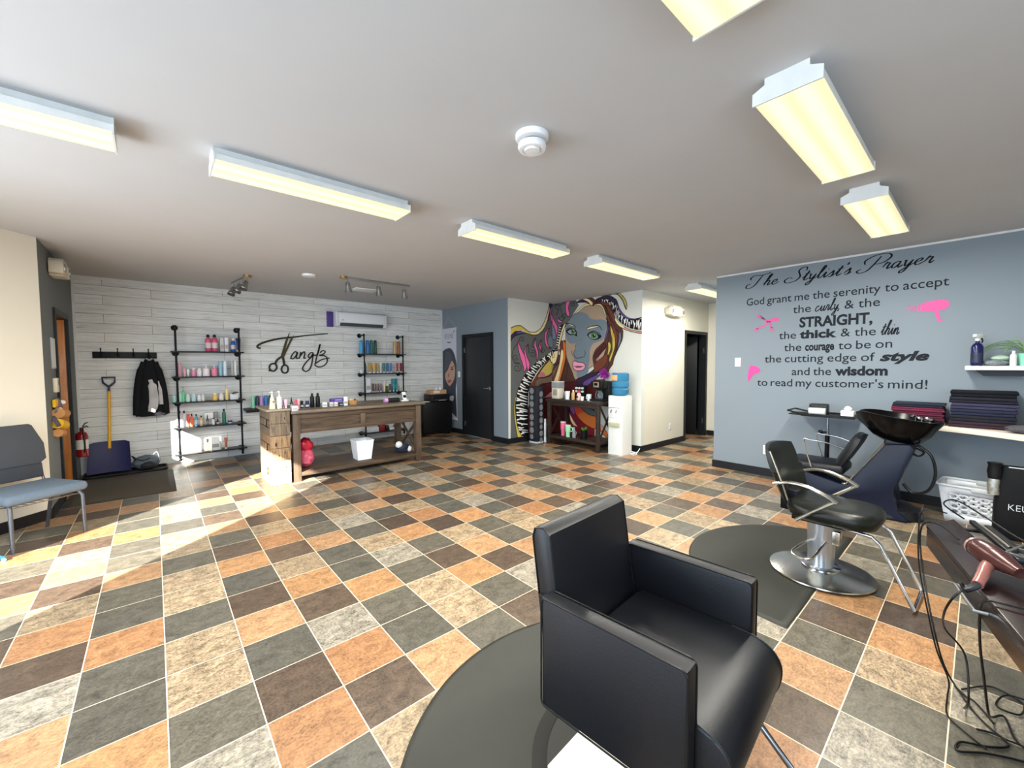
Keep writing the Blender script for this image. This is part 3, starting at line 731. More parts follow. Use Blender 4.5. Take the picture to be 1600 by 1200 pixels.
b2 0 335,841 352,851 364,855 386,856 398,853 419,842 475,805 477,803 468,805 439,814 398,839 383,842 357,845
b6 8 335,841 352,851 364,855 386,856 398,853 419,842 479,803 454,809 439,814 398,839 383,842 357,845 335,841
b1 0 205,718 176,655 170,604 171,589 179,560 203,504 213,489 211,511 207,527 189,571 189,590 192,629 203,688
b6 8 205,718 180,667 176,655 170,621 170,604 171,589 185,545 203,504 213,489 211,511 207,527 194,555 189,571 190,610 192,629 203,688 205,718
b15 0 218,616 213,617 205,611 200,602 201,575 214,545 230,524 218,568
b6 8 218,616 213,617 205,611 200,602 199,590 201,575 206,561 214,545 224,530 230,524 218,568 219,605 218,616
b9 0 143,673 139,672 134,663 130,641 134,613 142,596 157,573 146,620
b6 8 143,673 139,672 134,663 131,652 131,627 134,613 142,596 157,573 146,620 143,673
b4 0 223,733 221,734 215,719 216,688 225,654 239,628 243,626 244,638 228,685
b6 8 223,733 221,734 217,728 215,719 216,688 219,671 233,638 239,628 243,626 244,638 228,685 223,733
b10 0 243,614 250,610 298,564 316,538 320,529 316,524 308,522 298,525 286,534 240,577 235,586 235,597 238,608
b6 8 243,614 250,610 268,591 298,564 316,538 320,529 316,524 308,522 298,525 286,534 240,577 235,586 235,597 238,608 243,614
b12 0 320,486 303,501 230,548 224,545 219,538 218,527 231,492 242,475 257,464 293,444 355,400 319,443 319,458 323,472
b6 8 320,486 303,501 260,528 238,545 230,548 224,545 219,538 218,527 222,511 231,492 242,475 257,464 293,444 341,409 355,400 332,426 319,443 319,458 323,472 320,486
b3 0 447,390 427,401 398,412 353,428 319,436 284,441 276,440 319,419 391,377 428,347 438,347 446,353 452,361 455,369 455,380
b6 8 447,390 427,401 353,428 301,439 284,441 276,440 283,436 319,419 391,377 418,353 428,347 438,347 446,353 452,361 455,369 455,380 447,390
b4 0 400,377 378,390 347,404 297,422 267,426 269,422 293,405 382,346 391,344 399,351 405,364
b6 8 400,377 378,390 319,415 297,422 278,426 267,426 269,422 279,415 382,346 391,344 399,351 405,364 400,377
b6 9 296,866 262,846 245,831 232,809 193,712 186,689 184,664 186,622
b6 9 170,692 154,678 146,667 144,653 144,637 146,620 153,599 169,560
b6 9 224,740 213,686 211,657 213,634 218,614 227,596 239,583 255,574 268,563 279,546 294,514
b6 9 185,489 169,547 161,563 146,586
b6 9 226,541 213,517 209,503 213,487 225,458
b2 0 435,889 377,889 367,885 348,874 333,859 328,853 330,843 339,839 366,865 387,876 417,887
b6 9 435,889 377,889 367,885 357,880 340,867 328,853 328,848 330,843 335,840 339,839 366,865 376,871 407,885 426,889 435,889
b3 0 466,869 454,878 442,883 430,886 408,884 384,876 371,868 339,841 364,856 386,864 421,868
b10 0 335,841 324,862 311,873 280,882 262,881 271,871 295,855 324,842 333,839
b6 8 335,841 329,854 324,862 311,873 295,879 280,882 265,882 262,881 271,871 295,855 324,842 333,839 335,841
b11 0 384,889 340,889 330,886 318,875 317,870 320,864 328,858 353,878 372,887
b6 8 384,889 340,889 330,886 322,881 318,875 317,870 320,864 324,859 328,858 333,860 353,878 372,887 384,889
b7 0 340,889 318,888 305,876 313,875 331,887
b12 0 279,855 263,857 241,853 216,835 212,830 212,828 214,828 238,830 253,835 270,846
b6 8 279,855 263,857 241,853 223,841 216,835 212,828 238,830 253,835 270,846 277,851 279,855
b3 0 305,860 291,875 279,881 264,884 229,885 214,883 188,873 168,858 160,848 144,806 137,795 120,774 98,754 71,741 41,736 24,737 1,740 7,737 41,728 76,730 107,740 120,748 132,759 160,811 170,824 192,845 222,863 237,867 252,867 279,860 300,858
b6 8 305,860 301,866 291,875 279,881 264,884 229,885 200,879 188,873 168,858 160,848 144,806 137,795 120,774 98,754 86,746 71,741 56,738 41,736 1,740 7,737 23,731 41,728 58,728 76,730 93,734 107,740 120,748 132,759 142,775 160,811 170,824 192,845 206,854 222,863 237,867 252,867 279,860 291,859 300,858 305,860
b4 0 158,831 142,796 123,774 101,755 86,745 56,737 70,736 93,739 111,748 128,762 142,779 152,797 157,819
b6 0 266,869 233,867 210,857 177,837 160,821 140,779 117,757 101,746 78,736 46,729 12,730 1,734 1,672 26,674 70,685 103,701 133,721 157,746 192,808 203,823 228,843 258,854
b7 0 266,868 258,855 255,854 259,862 257,868
b7 0 250,864 245,851 243,850 240,856 242,863
b7 0 238,867 224,847 225,856 230,865
b7 0 225,863 228,855 217,836 222,852 218,860
b7 0 211,847 209,830 207,828 204,832 205,842
b7 0 201,851 196,840 193,827 191,836 195,846
b7 0 190,843 186,818 189,804 188,802 182,814 184,839
b7 0 181,824 186,813 186,798 183,808 176,819
b7 0 169,828 176,803 175,802 164,823
b7 0 160,819 170,770 169,768 157,813
b7 0 159,795 162,757 157,764 156,789
b7 0 150,798 155,767 148,791
b7 0 146,787 155,746 154,744 143,781
b7 0 142,768 148,756 147,736 144,751 137,762
b7 0 132,768 129,752 132,740 131,738 124,748 127,763
b7 0 123,759 129,743 127,719 125,718 124,739 117,755
b7 0 114,741 111,725 112,709 110,707 105,721 108,737
b7 0 103,745 108,731 104,718 101,717 102,727 96,741
b7 0 92,739 96,699 94,698 84,736
b7 0 81,724 82,710 78,690 76,690 73,721
b7 0 68,731 65,717 67,708 64,707 59,715 61,729
b7 0 56,728 47,701 50,681 47,681 41,701 49,727
b7 0 45,714 49,681 47,681 37,713
b7 0 32,726 32,689 29,689 24,706 25,726
b7 0 20,726 23,705 21,676 19,676 13,727
b7 0 9,713 14,688 11,675 9,675 8,689 2,714
b23 0 171,756 147,723 112,698 70,678 4,664 1,662 1,659 1,654 40,662 93,678 122,691 135,699 156,718 168,740
b6 10 171,756 147,723 136,714 112,698 84,684 70,678 26,667 4,664 1,662 1,654 24,658 57,666 93,678 122,691 135,699 156,718 163,728 168,740 171,751 171,756
b2 0 171,756 147,723 112,698 112,692 119,691 140,702 158,719 170,739
b1 0 266,888 155,889 141,887 118,867 102,843 94,817 94,806 97,792 110,830 121,853 139,872 158,886 169,889
b6 9 266,888 155,889 141,887 129,878 118,867 102,843 94,817 94,806 97,792 110,830 121,853 139,872 158,886 169,889 266,888
b6 9 216,885 193,889 169,888 159,884 148,877 129,854 121,840 99,792
a6 0 390,580 248,506 202,479 176,460 145,433 125,413 110,392 78,339 65,305 58,266 56,214 60,154 67,114 79,78 116,9 166,3 162,135 162,229 165,308 173,344 209,396 236,431 259,454 308,489 365,526 390,548
b6 0 646,591 667,580 667,548 665,550 643,576
b7 0 646,590 643,577 645,585 657,584
a7 0 390,565 386,569 390,572
b7 0 661,576 659,570 660,558 662,555 667,565 667,572
a7 0 374,570 374,551 371,548 363,564
a7 0 356,560 369,554 382,542 379,540 344,554
a7 0 343,545 361,542 367,529 364,527 353,536 332,539
a7 0 318,541 313,527 322,521 319,519 304,522 307,535
a7 0 299,531 321,517 331,506 328,505 288,525
a7 0 292,515 305,511 318,498 315,496 296,506 281,509
a7 0 263,512 283,503 293,494 290,492 252,506
a7 0 245,502 273,497 291,480 288,478 265,492 235,496
a7 0 240,486 267,479 273,468 271,466 259,474 230,480
a7 0 211,482 250,465 247,463 223,467 201,476
a7 0 195,471 244,444 242,442 218,450 186,465
a7 0 199,451 216,442 229,427 227,425 191,444
a7 0 166,448 192,435 210,429 208,427 186,429 158,441
a7 0 153,436 214,408 212,406 179,414 145,429
a7 0 163,415 181,402 201,392 199,390 176,395 157,407
a7 0 129,411 148,394 163,391 161,388 144,387 123,403
a7 0 119,398 188,374 186,372 155,376 113,390
a7 0 125,379 158,367 175,354 173,352 154,361 120,371
a7 0 101,371 143,345 142,342 112,354 96,362
a7 0 93,357 127,339 163,328 163,325 125,332 88,348
a7 0 105,337 121,319 161,309 160,307 120,312 102,328
a7 0 79,329 103,325 140,314 139,312 75,320
a7 0 73,314 122,295 159,283 159,280 121,288 71,305
a7 0 92,294 158,268 158,265 127,272 90,285
a7 0 66,285 97,270 131,259 130,257 96,262 64,276
a7 0 64,270 101,266 158,251 158,248 100,259 63,260
a7 0 96,247 129,242 157,230 157,228 129,235 96,238
a7 0 62,239 96,238 129,224 129,221 95,231 61,230
a7 0 61,224 115,211 157,197 157,194 61,215
a7 0 88,204 128,196 157,187 157,184 89,194
a7 0 62,193 101,193 122,183 122,180 101,186 63,184
a7 0 63,178 157,164 157,161 112,163 64,169
a7 0 91,158 131,148 157,144 157,141 132,140 92,149
a7 0 66,147 93,150 134,140 134,137 94,143 68,138
a7 0 69,132 112,116 158,110 158,108 113,109 70,122
a7 0 103,112 123,116 158,106 158,103 124,109 105,103
a7 0 76,101 102,92 125,91 126,88 104,84 78,91
a7 0 80,85 160,69 160,66 84,76
a7 0 108,67 160,57 161,54 111,58
a7 0 93,54 115,58 131,53 132,50 118,51 98,45
a7 0 102,39 140,28 162,25 163,22 142,21 107,30
a7 0 127,22 145,12 163,12 164,9 147,6 131,13
a1 0 69,314 52,240 55,179 63,132 76,87 110,29 120,8 112,0 96,0 82,9 73,27 49,137 44,192 45,239 55,285
a6 9 69,314 57,266 52,240 53,203 55,179 63,132 68,111 76,87 110,29 120,8 112,0 96,0 82,9 73,27 60,80 49,137 45,165 44,192 45,239 48,257 55,285 60,299 69,314
b2 0 562,743 549,750 547,746 568,694 589,632 610,583 614,581 616,586 615,597 605,638 580,713
b6 7 562,743 549,750 547,746 568,694 596,612 610,583 614,581 616,586 615,597 605,638 592,679 580,713 568,735 562,743
b6 0 589,740 573,748 566,748 562,745 580,708 596,666 608,616 613,592 616,593 622,612 620,639 603,706 594,732
b7 0 603,732 584,727 585,722 602,727
b7 0 607,716 587,711 588,706 605,711
b7 0 610,700 591,695 592,690 609,695
b7 0 614,684 594,679 596,674 613,678
b7 0 618,668 598,663 599,658 616,662
b7 0 621,652 602,647 603,642 620,646
b7 0 625,635 605,631 606,625 624,630
b7 0 629,619 609,615 610,609 627,614
b6 10 544,741 562,711 574,684 601,601"""
from mathutils.geometry import delaunay_2d_cdt
def build_mural():
    t = MB()
    pm = [plain('mural_paint_' + c, c, 0.6, var=0.04, scale=6) for c in MURAL_COLOURS]
    step = {'a': 0.0, 'b': 0.0}
    for line in MURAL.split('\n'):
        head, wid, *pts = line.split(' ')
        wall, c, wid = head[0], int(head[1:]), int(wid) / 1000.0
        P = [tuple(int(v) * 0.003 for v in q.split(',')) for q in pts]       # wall coordinates in metres
        step[wall] += 0.00008
        d = 0.001 + step[wall]
        t.mat(pm[c])
        if wall == 'a': put = lambda u, z: (min(DX + u, MX - 0.0015), 5.67 - d, z)
        else: put = lambda u, z: (MX - d, min(3.67 + u, 5.67 - 0.0015), z)
        if wid:                                                              # a brush line
            Q = smooth([Vector((u, z, 0)) for u, z in P], 3); L, R = [], []
            for i, p in enumerate(Q):
                tn = Q[min(i + 1, len(Q) - 1)] - Q[max(i - 1, 0)]
                tn = tn.normalized() if tn.length > 1e-9 else Vector((1, 0, 0))
                n_ = Vector((-tn.y, tn.x, 0)) * wid / 2
                L.append(t.bm.verts.new(put(*(p + n_)[:2]))); R.append(t.bm.verts.new(put(*(p - n_)[:2])))
            for i in range(len(Q) - 1): t.face([L[i], L[i + 1], R[i + 1], R[i]])
        else:
            cv, _, cf, *_ = delaunay_2d_cdt([Vector(p) for p in P], [], [list(range(len(P)))], 1, 1e-5)
            V = [t.bm.verts.new(put(q.x, q.y)) for q in cv]
            for f in cf: t.face([V[i] for i in f])
    o = t.build('wall_mural_painting', None, None, None, 0, normals=False)
    return tag(o, 'colourful painted mural of a long haired face with zebra bands covering the corner', 'mural')
build_mural()

# ---- lettering on the slate wall
ink = plain('charcoal_vinyl_letters', '1b2026', 0.7, var=0.02, spec=0.2)
ink_dark = plain('dark_vinyl_letters', '0e1114', 0.7, var=0.02, spec=0.2)
quote = thing('wall_lettering', 'dark vinyl lettering of a stylist prayer in mixed fonts on the slate wall', 'wall lettering', (RX, 1.2, 1.8))
def on_lettered(u, z, d): return Vector((RX - 0.0015 - d, u, z)) - quote.location       # u is the world y
SCRIPT = {
 'e': (0.9, [[(0, .35), (.45, .55), (.6, .85), (.42, 1.0), (.2, .8), (.12, .4), (.3, .02), (.6, .1), (.9, .45)]]),
 'h': (1.0, [[(0, .35), (.35, 1.1), (.6, 2.0), (.5, 2.2), (.36, 1.9), (.22, .8), (.15, 0)], [(.16, .4), (.4, .9), (.62, .95), (.66, .6), (.6, .15), (.75, 0), (1.0, .35)]]),
 's': (.75, [[(0, .3), (.3, .75), (.45, 1.05), (.5, .7), (.52, .3), (.35, 0), (.1, .08)], [(.4, 0), (.75, .35)]]),
 't': (.65, [[(0, .35), (.3, 1.0), (.42, 1.7)], [(.42, 1.7), (.3, .8), (.25, .2), (.4, 0), (.7, .35)], [(.05, 1.15), (.7, 1.25)]]),
 'y': (.95, [[(0, .9), (.15, 1), (.2, .5), (.3, .1), (.5, .15), (.75, .95)], [(.75, .95), (.65, .2), (.5, -.7), (.25, -1.0), (.1, -.75), (.4, -.3), (.95, .35)]]),
 'l': (.65, [[(0, .35), (.35, 1.2), (.5, 2.0), (.4, 2.2), (.28, 1.9), (.2, .8), (.25, .1), (.45, .05), (.7, .35)]]),
 'i': (.55, [[(0, .35), (.25, 1.0), (.2, .4), (.3, 0), (.6, .35)], [(.3, 1.4), (.33, 1.5)]]),
 'r': (.75, [[(0, .35), (.2, 1.1), (.25, .95), (.5, .95), (.45, .4), (.55, 0), (.8, .35)]]),
 'a': (1.0, [[(.7, .85), (.45, 1.0), (.15, .7), (.12, .2), (.35, 0), (.6, .4), (.72, .95)], [(.72, .95), (.66, .3), (.8, 0), (1.05, .35)]]),
 'u': (1.05, [[(0, .35), (.2, 1.0), (.18, .3), (.35, 0), (.6, .3), (.72, 1.0)], [(.72, 1.0), (.68, .3), (.85, 0), (1.1, .35)]]),
 'c': (.95, [[(.62, .80), (.42, 1.0), (.15, .7), (.10, .25), (.32, 0), (.62, .12), (.95, .4)]]),
 ',': (.35, [[(.12, .12), (.16, .0), (.02, -.32)]]),
 'n': (.95, [[(0, .35), (.18, 1), (.14, 0)], [(.14, .3), (.4, .9), (.6, .95), (.62, .5), (.6, .1), (.75, 0), (1.0, .35)]]),
 "'": (.3, [[(.2, 2.1), (.28, 2.0), (.2, 1.7)]]),
 'T': (1.45, [[(-.55, 1.5), (-.7, 1.95), (-.2, 2.35), (.6, 2.2), (1.5, 2.4), (1.7, 2.6)], [(.8, 2.25), (.55, 1.2), (.25, .2), (-.3, -.2), (-.8, .1), (-.7, .6), (-.3, .7)]]),
 'S': (1.5, [[(1.5, 1.8), (1.4, 2.4), (.9, 2.5), (.6, 1.95), (.9, 1.3), (1.1, .7), (.7, .05), (-.2, -.1), (-.6, .4), (-.2, .85), (.3, .6)]]),
 'P': (1.6, [[(.85, 2.3), (.55, 1.0), (.2, .1), (-.4, -.15), (-.8, .2), (-.5, .55)], [(-.3, 1.2), (-.5, 1.9), (.3, 2.6), (1.4, 2.6), (1.85, 2.0), (1.4, 1.2), (.6, 1.05)]]),
 ' ': (1.35, []),
}
def script_text(mb, text, y0, y1, z0, z1, xh, w, slant=0.32, contrast=True):
    adv = sum(SCRIPT[c][0] for c in text)
    sx = (y0 - y1) / adv
    def pen(t, f): return (0.55 + 1.0 * max(0.0, abs(t.y) - 0.25) if contrast else 1.0) * (0.5 + 0.5 * min(1, 6 * min(f, 1 - f) + 0.2))
    x = 0.0
    for c in text:
        a, strokes = SCRIPT[c]
        for s in strokes:
            pts = [((x + px + py * slant) * sx, py * xh) for px, py in s]
            base = lambda u: z0 + (z1 - z0) * u / max(1e-6, y0 - y1)
            mb.ribbon(pts, w, 0.001, lambda u, v, d: on_lettered(y0 - u, base(u) + v, d), pen, 4)
        x += a
adv_all = sum(SCRIPT[c][0] for c in "The Stylist's Prayer"); done = 0.0
for wd in ("The", "Stylist's", "Prayer"):
    adv_w = sum(SCRIPT[c][0] for c in wd); k = (2.02 - 0.36) / adv_all
    E = MB(); script_text(E, wd, 2.02 - done * k, 2.02 - (done + adv_w) * k, 2.46 + 0.01 * done / adv_all, 2.46 + 0.01 * (done + adv_w) / adv_all, 0.062, 0.0135)
    E.build('lettering', ink_dark, quote)
    done += adv_w + SCRIPT[' '][0]
def text_mesh(mb, body, bold=0.0, shear=0.0):
    """outline of a word from the built-in font; returns list of (polygons) and width at size 1"""
    cu = bpy.data.curves.new('word', 'FONT'); cu.body = body; cu.size = 1.0; cu.offset = bold; cu.shear = shear; cu.resolution_u = 3
    ob = bpy.data.objects.new('word', cu); COLL.objects.link(ob)
    dg = bpy.context.evaluated_depsgraph_get()
    me = bpy.data.meshes.new_from_object(ob.evaluated_get(dg))
    vs = [v.co.copy() for v in me.vertices]; fs = [list(p.vertices) for p in me.polygons]
    bpy.data.objects.remove(ob); bpy.data.curves.remove(cu); bpy.data.meshes.remove(me)
    return vs, fs
def text_line(words, y0, y1, z0, z1, cap, put=on_lettered, parent=quote, mat=ink):
    """words: (text, bold, shear, x-stretch, height factor, script?) laid out to fill y0..y1"""
    parts = []; x = 0.0
    for wd, bold, shear, xs, hf, scr in words:
        if scr:
            wdt = sum(SCRIPT[c][0] for c in wd) * 0.36 * xs
            parts.append((x, wd, None, None, xs, hf, wdt)); x += wdt + 0.3
        else:
            vs, fs = text_mesh(None, wd, bold, shear)
            mn = min(v.x for v in vs); mx_ = max(v.x for v in vs)
            wdt = (mx_ - mn) * xs
            parts.append((x - mn * xs, wd, vs, fs, xs, hf, wdt)); x += wdt + 0.26
    total = x - 0.26
    sc = (y0 - y1) / total
    base = lambda u: z0 + (z1 - z0) * u / (y0 - y1)
    for px, wd, vs, fs, xs, hf, wdt in parts:
        mb = MB()
        if vs is None:
            adv = sum(SCRIPT[c][0] for c in wd); k = wdt * sc / adv; xx = 0
            for c in wd:
                for s in SCRIPT[c][1]:
                    pts = [(px * sc + (xx + qx + qy * 0.3) * k, qy * cap * 0.62 * hf) for qx, qy in s]
                    mb.ribbon(pts, 0.011, 0.001, lambda u, v, d: put(y0 - u, base(u) + v, d), None, 3)
                xx += SCRIPT[c][0]
            mb.build('lettering', mat, parent, None, 0, normals=False)
            continue
        V = [mb.bm.verts.new(put(y0 - (px + v.x * xs) * sc, base((px + v.x * xs) * sc) + v.y * cap / 0.729 * hf, 0.001)) for v in vs]
        for f in fs: mb.face([V[i] for i in f])
        mb.build('lettering', mat, parent, None, 0, normals=False)
N = lambda t: (t, 0.004, 0, 1.0, 1.0, False)
text_line([('God', 0.004, 0, .95, 1.0, False), N('grant'), N('me'), N('the'), N('serenity'), N('to'), N('accept')], 2.075, 0.235, 2.225, 2.225, 0.098)
text_line([N('the'), ('curly,', 0, 0, 1.0, 1.0, True), N('&'), N('the')], 1.547, 0.744, 2.075, 2.08, 0.10)
text_line([('STRAIGHT,', 0.035, 0, 0.8, 1.15, False)], 1.477, 0.80, 1.90, 1.90, 0.105)
text_line([N('the'), ('thick', 0.04, 0, 1.2, 1.0, False), N('&'), N('the'), ('thin', 0, 0, 0.9, 1.15, True)], 1.69, 0.582, 1.765, 1.765, 0.098)
text_line([N('the'), ('courage', 0.035, 0, 0.62, 1.0, False), N('to'), N('be'), N('on')], 1.632, 0.633, 1.612, 1.625, 0.098)
text_line([N('the'), N('cutting'), N('edge'), N('of'), ('style', 0.045, 0.3, 1.35, 1.0, False)], 1.845, 0.35, 1.472, 1.488, 0.098)
text_line([N('and'), N('the'), ('wisdom', 0.045, 0, 1.05, 1.05, False)], 1.543, 0.66, 1.315, 1.33, 0.098)
text_line([N('to'), N('read'), N('my'), N("customer's"), N('mind!')], 1.926, 0.355, 1.17, 1.193, 0.098)

pink = plain('hot_pink_decal', 'd03c8c', 0.5, var=0.12, scale=60)
def decal(name, label, polys, strokes=()):
    mb = MB()
    for P in polys: mb.prism([(y, z) for y, z in P], RX - 0.003, RX - 0.001, 'x')
    for pts, w in strokes: mb.ribbon(pts, w, 0.002, lambda u, v, d: (RX - 0.001 - d, u, v), None, 3)
    return tag(mb.build(name, pink, None, None, 0), label, 'wall decal', 'pink wall decals')
decal('wall_decal', 'largest pink decal, a hair dryer shape right of the lettering',
      [[(.43, 1.985), (.43, 2.06), (.40, 2.075), (.30, 2.095), (.25, 2.085), (.225, 2.05), (.235, 2.005), (.28, 1.985), (.30, 1.985), (.285, 1.90), (.265, 1.875), (.30, 1.872), (.335, 1.985)], [(.455, 1.99), (.455, 2.055), (.437, 2.06), (.437, 1.985)]],
      [([(.47, 2.04), (.53, 2.05)], .006), ([(.47, 2.02), (.55, 2.02)], .006), ([(.47, 2.0), (.53, 1.99)], .006)])
decal('wall_decal', 'faded pink scissors decal at the left of the lettering, beside STRAIGHT',
      [[(1.93, 2.10), (1.95, 2.07), (1.84, 2.02), (1.70, 2.04), (1.70, 2.00), (1.82, 1.985), (1.86, 2.02)]],
      [([(1.82, 2.0), (1.85, 1.95), (1.90, 1.93), (1.95, 1.91)], .016), ([(1.80, 2.0), (1.79, 1.95), (1.77, 1.91)], .016), ([(1.95, 1.92), (1.97, 1.90), (1.95, 1.885), (1.93, 1.90), (1.95, 1.92)], .012), ([(1.77, 1.92), (1.785, 1.89), (1.765, 1.87), (1.75, 1.89), (1.77, 1.92)], .012)])
decal('wall_decal', 'small pink dryer nozzle decal at lower left of the lettering',
      [[(2.01, 1.44), (1.93, 1.42), (1.89, 1.38), (1.91, 1.34), (1.97, 1.32), (2.01, 1.25), (2.04, 1.22), (2.04, 1.30), (2.03, 1.38)]])

# ---- shop sign on the planks
LOGO_STROKES = [('bar', 0.03, [(1.348, 1.756), (1.316, 1.755), (1.3, 1.778), (1.325, 1.811), (1.399, 1.85), (1.499, 1.886), (1.617, 1.919), (1.738, 1.94), (1.861, 1.957), (1.996, 1.983), (2.134, 2.003), (2.276, 2.023), (2.422, 2.041)]), ('ring', 0.026, [(1.521, 1.495), (1.562, 1.48), (1.576, 1.433), (1.555, 1.385), (1.517, 1.369), (1.48, 1.386), (1.465, 1.433), (1.483, 1.479), (1.521, 1.495)]), ('ring', 0.026, [(1.699, 1.47), (1.737, 1.451), (1.749, 1.397), (1.734, 1.349), (1.699, 1.333), (1.661, 1.35), (1.647, 1.396), (1.663, 1.449), (1.699, 1.47)]), ('tang', 0.024, [(1.455, 1.372), (1.478, 1.391)]), ('shank', 0.034, [(1.554, 1.49), (1.577, 1.547), (1.616, 1.585), (1.655, 1.614)]), ('shank', 0.034, [(1.692, 1.47), (1.685, 1.538), (1.676, 1.595), (1.669, 1.634)]), ('a', 0.02, [(1.898, 1.675), (1.881, 1.704), (1.844, 1.684), (1.803, 1.616), (1.802, 1.582), (1.842, 1.587), (1.888, 1.646), (1.907, 1.695), (1.887, 1.626), (1.895, 1.582), (1.922, 1.597)]), ('n', 0.02, [(1.931, 1.582), (1.946, 1.637), (1.961, 1.696), (1.946, 1.627), (1.988, 1.687), (2.02, 1.702), (2.019, 1.647), (2.004, 1.588), (2.041, 1.598)]), ('g', 0.02, [(2.164, 1.689), (2.117, 1.688), (2.078, 1.628), (2.096, 1.598), (2.134, 1.629), (2.163, 1.679), (2.152, 1.599), (2.13, 1.478), (2.09, 1.388), (2.034, 1.354), (1.989, 1.38), (1.981, 1.419), (2.019, 1.489), (2.086, 1.568), (2.172, 1.649)]), ('l', 0.02, [(2.172, 1.639), (2.239, 1.67), (2.283, 1.848), (2.245, 1.711), (2.207, 1.559), (2.196, 1.498)]), ('z', 0.02, [(2.282, 1.691), (2.317, 1.727), (2.365, 1.723), (2.354, 1.682), (2.296, 1.651), (2.267, 1.64), (2.344, 1.641), (2.396, 1.601), (2.394, 1.518), (2.339, 1.457), (2.271, 1.432), (2.205, 1.448), (2.187, 1.488), (2.245, 1.529), (2.313, 1.569), (2.44, 1.596)])]
LOGO_BLADES = [[(1.638, 1.609), (1.719, 1.884), (1.765, 1.982), (1.784, 2.036), (1.785, 2.012), (1.763, 1.925), (1.714, 1.73), (1.676, 1.595), (1.659, 1.595)], [(1.668, 1.605), (1.724, 1.75), (1.798, 1.916), (1.853, 1.991), (1.833, 1.927), (1.768, 1.78), (1.703, 1.634), (1.68, 1.586)]]
POSTER = {'sheet': [(7.919, 2.247), (7.342, 2.243), (7.344, 0.286), (7.885, 0.287)], 'hair': [(7.912, 1.682), (7.85, 1.777), (7.691, 1.82), (7.556, 1.81), (7.445, 1.714), (7.374, 1.569), (7.337, 1.406), (7.343, 1.119), (7.387, 0.912), (7.358, 0.357), (7.454, 0.379), (7.605, 0.461), (7.641, 0.564), (7.561, 0.695), (7.484, 0.742), (7.502, 0.793), (7.754, 0.747), (7.914, 0.781), (7.922, 1.104)], 'face': [(7.562, 1.551), (7.468, 1.509), (7.414, 1.406), (7.406, 1.282), (7.457, 1.137), (7.554, 1.041), (7.632, 0.996), (7.727, 1.067), (7.793, 1.15), (7.802, 1.256), (7.702, 1.342), (7.622, 1.447)], 'fringe': [(7.732, 1.742), (7.54, 1.675), (7.504, 1.591), (7.622, 1.447), (7.721, 1.363), (7.809, 1.288), (7.817, 1.49)], 'eye': [(7.566, 1.368), (7.471, 1.389), (7.472, 1.354), (7.555, 1.343)], 'brow': [(7.584, 1.401), (7.451, 1.436), (7.451, 1.42), (7.566, 1.384)], 'lips': [(7.707, 1.11), (7.629, 1.133), (7.533, 1.125), (7.591, 1.088), (7.649, 1.065), (7.7, 1.084)], 'nose': [(7.664, 1.279), (7.641, 1.283), (7.627, 1.206), (7.674, 1.19), (7.697, 1.215)], 'shirt': [(7.718, 0.622), (7.637, 0.754), (7.483, 0.794), (7.485, 0.7), (7.621, 0.586), (7.635, 0.479), (7.492, 0.387), (7.358, 0.326), (7.359, 0.291), (7.686, 0.284)], 'neck': [(7.632, 0.996), (7.497, 1.032), (7.425, 0.911), (7.483, 0.794), (7.636, 0.796)]}
sign_mat = plain('dark_bronze_sign', '2a251e', 0.45, 0.5)
sign = thing('shop_sign', 'dark metal script sign with scissors for a T on the plank wall', 'sign', (1.85, BACK, 1.7))
def on_planks(u, z, d): return Vector((u, BACK - 0.012 - d, z)) - sign.location
NAMES = {'bar': 'crossbar', 'ring': 'scissor_ring', 'tang': 'finger_rest', 'shank': 'scissor_shank'}
for nm, w, pts in LOGO_STROKES:
    MB().ribbon(pts, w, 0.012, on_planks, (lambda t, f: 0.6 + 0.5 * math.sin(PI * min(1, f + 0.15))) if nm == 'bar' else None, 3).build(NAMES.get(nm, 'letter'), sign_mat, sign)
for k, P in enumerate(LOGO_BLADES):
    mb = MB()
    q = [(u - sign.location.x, z - sign.location.z) for u, z in P]
    mb.prism(q, -0.024 - 0.002 * k, -0.010 - 0.002 * k, 'y').build('scissor_blade', plain('olive_bronze_blade', '3b3420', 0.4, 0.6), sign)

# ---- hanging poster
poster = thing('hanging_poster', 'tall hanging poster of a dark haired woman beside the black door', 'poster', (DX, 7.63, 1.27))
S = POSTER['sheet']
y0, y1 = 7.345, 7.895
yc = poster.location.y; zc = poster.location.z
MB().box(-0.012, -0.008, y0 - yc, y1 - yc, 0.29 - zc, 2.245 - zc).build('sheet', plain('poster_paper', 'c9cbd6', 0.6, var=0.015), poster)
for z in (0.285, 2.245):
    MB().cyl((-0.011, y0 - yc - 0.01, z - zc), (-0.011, y1 - yc + 0.01, z - zc), 0.011, n=10).build('rod', plain('poster_rod', 'd8d8d6', 0.4), poster)
MB().tube([(-0.01, y0 - yc + 0.02, 2.25 - zc), (-0.008, 7.66 - yc, 2.48 - zc), (-0.01, y1 - yc - 0.02, 2.25 - zc)], 0.0018, 5).build('cord', plain('pale_cord', 'bfc4c8', 0.6), poster)
pr = MB(); dd = -0.0125
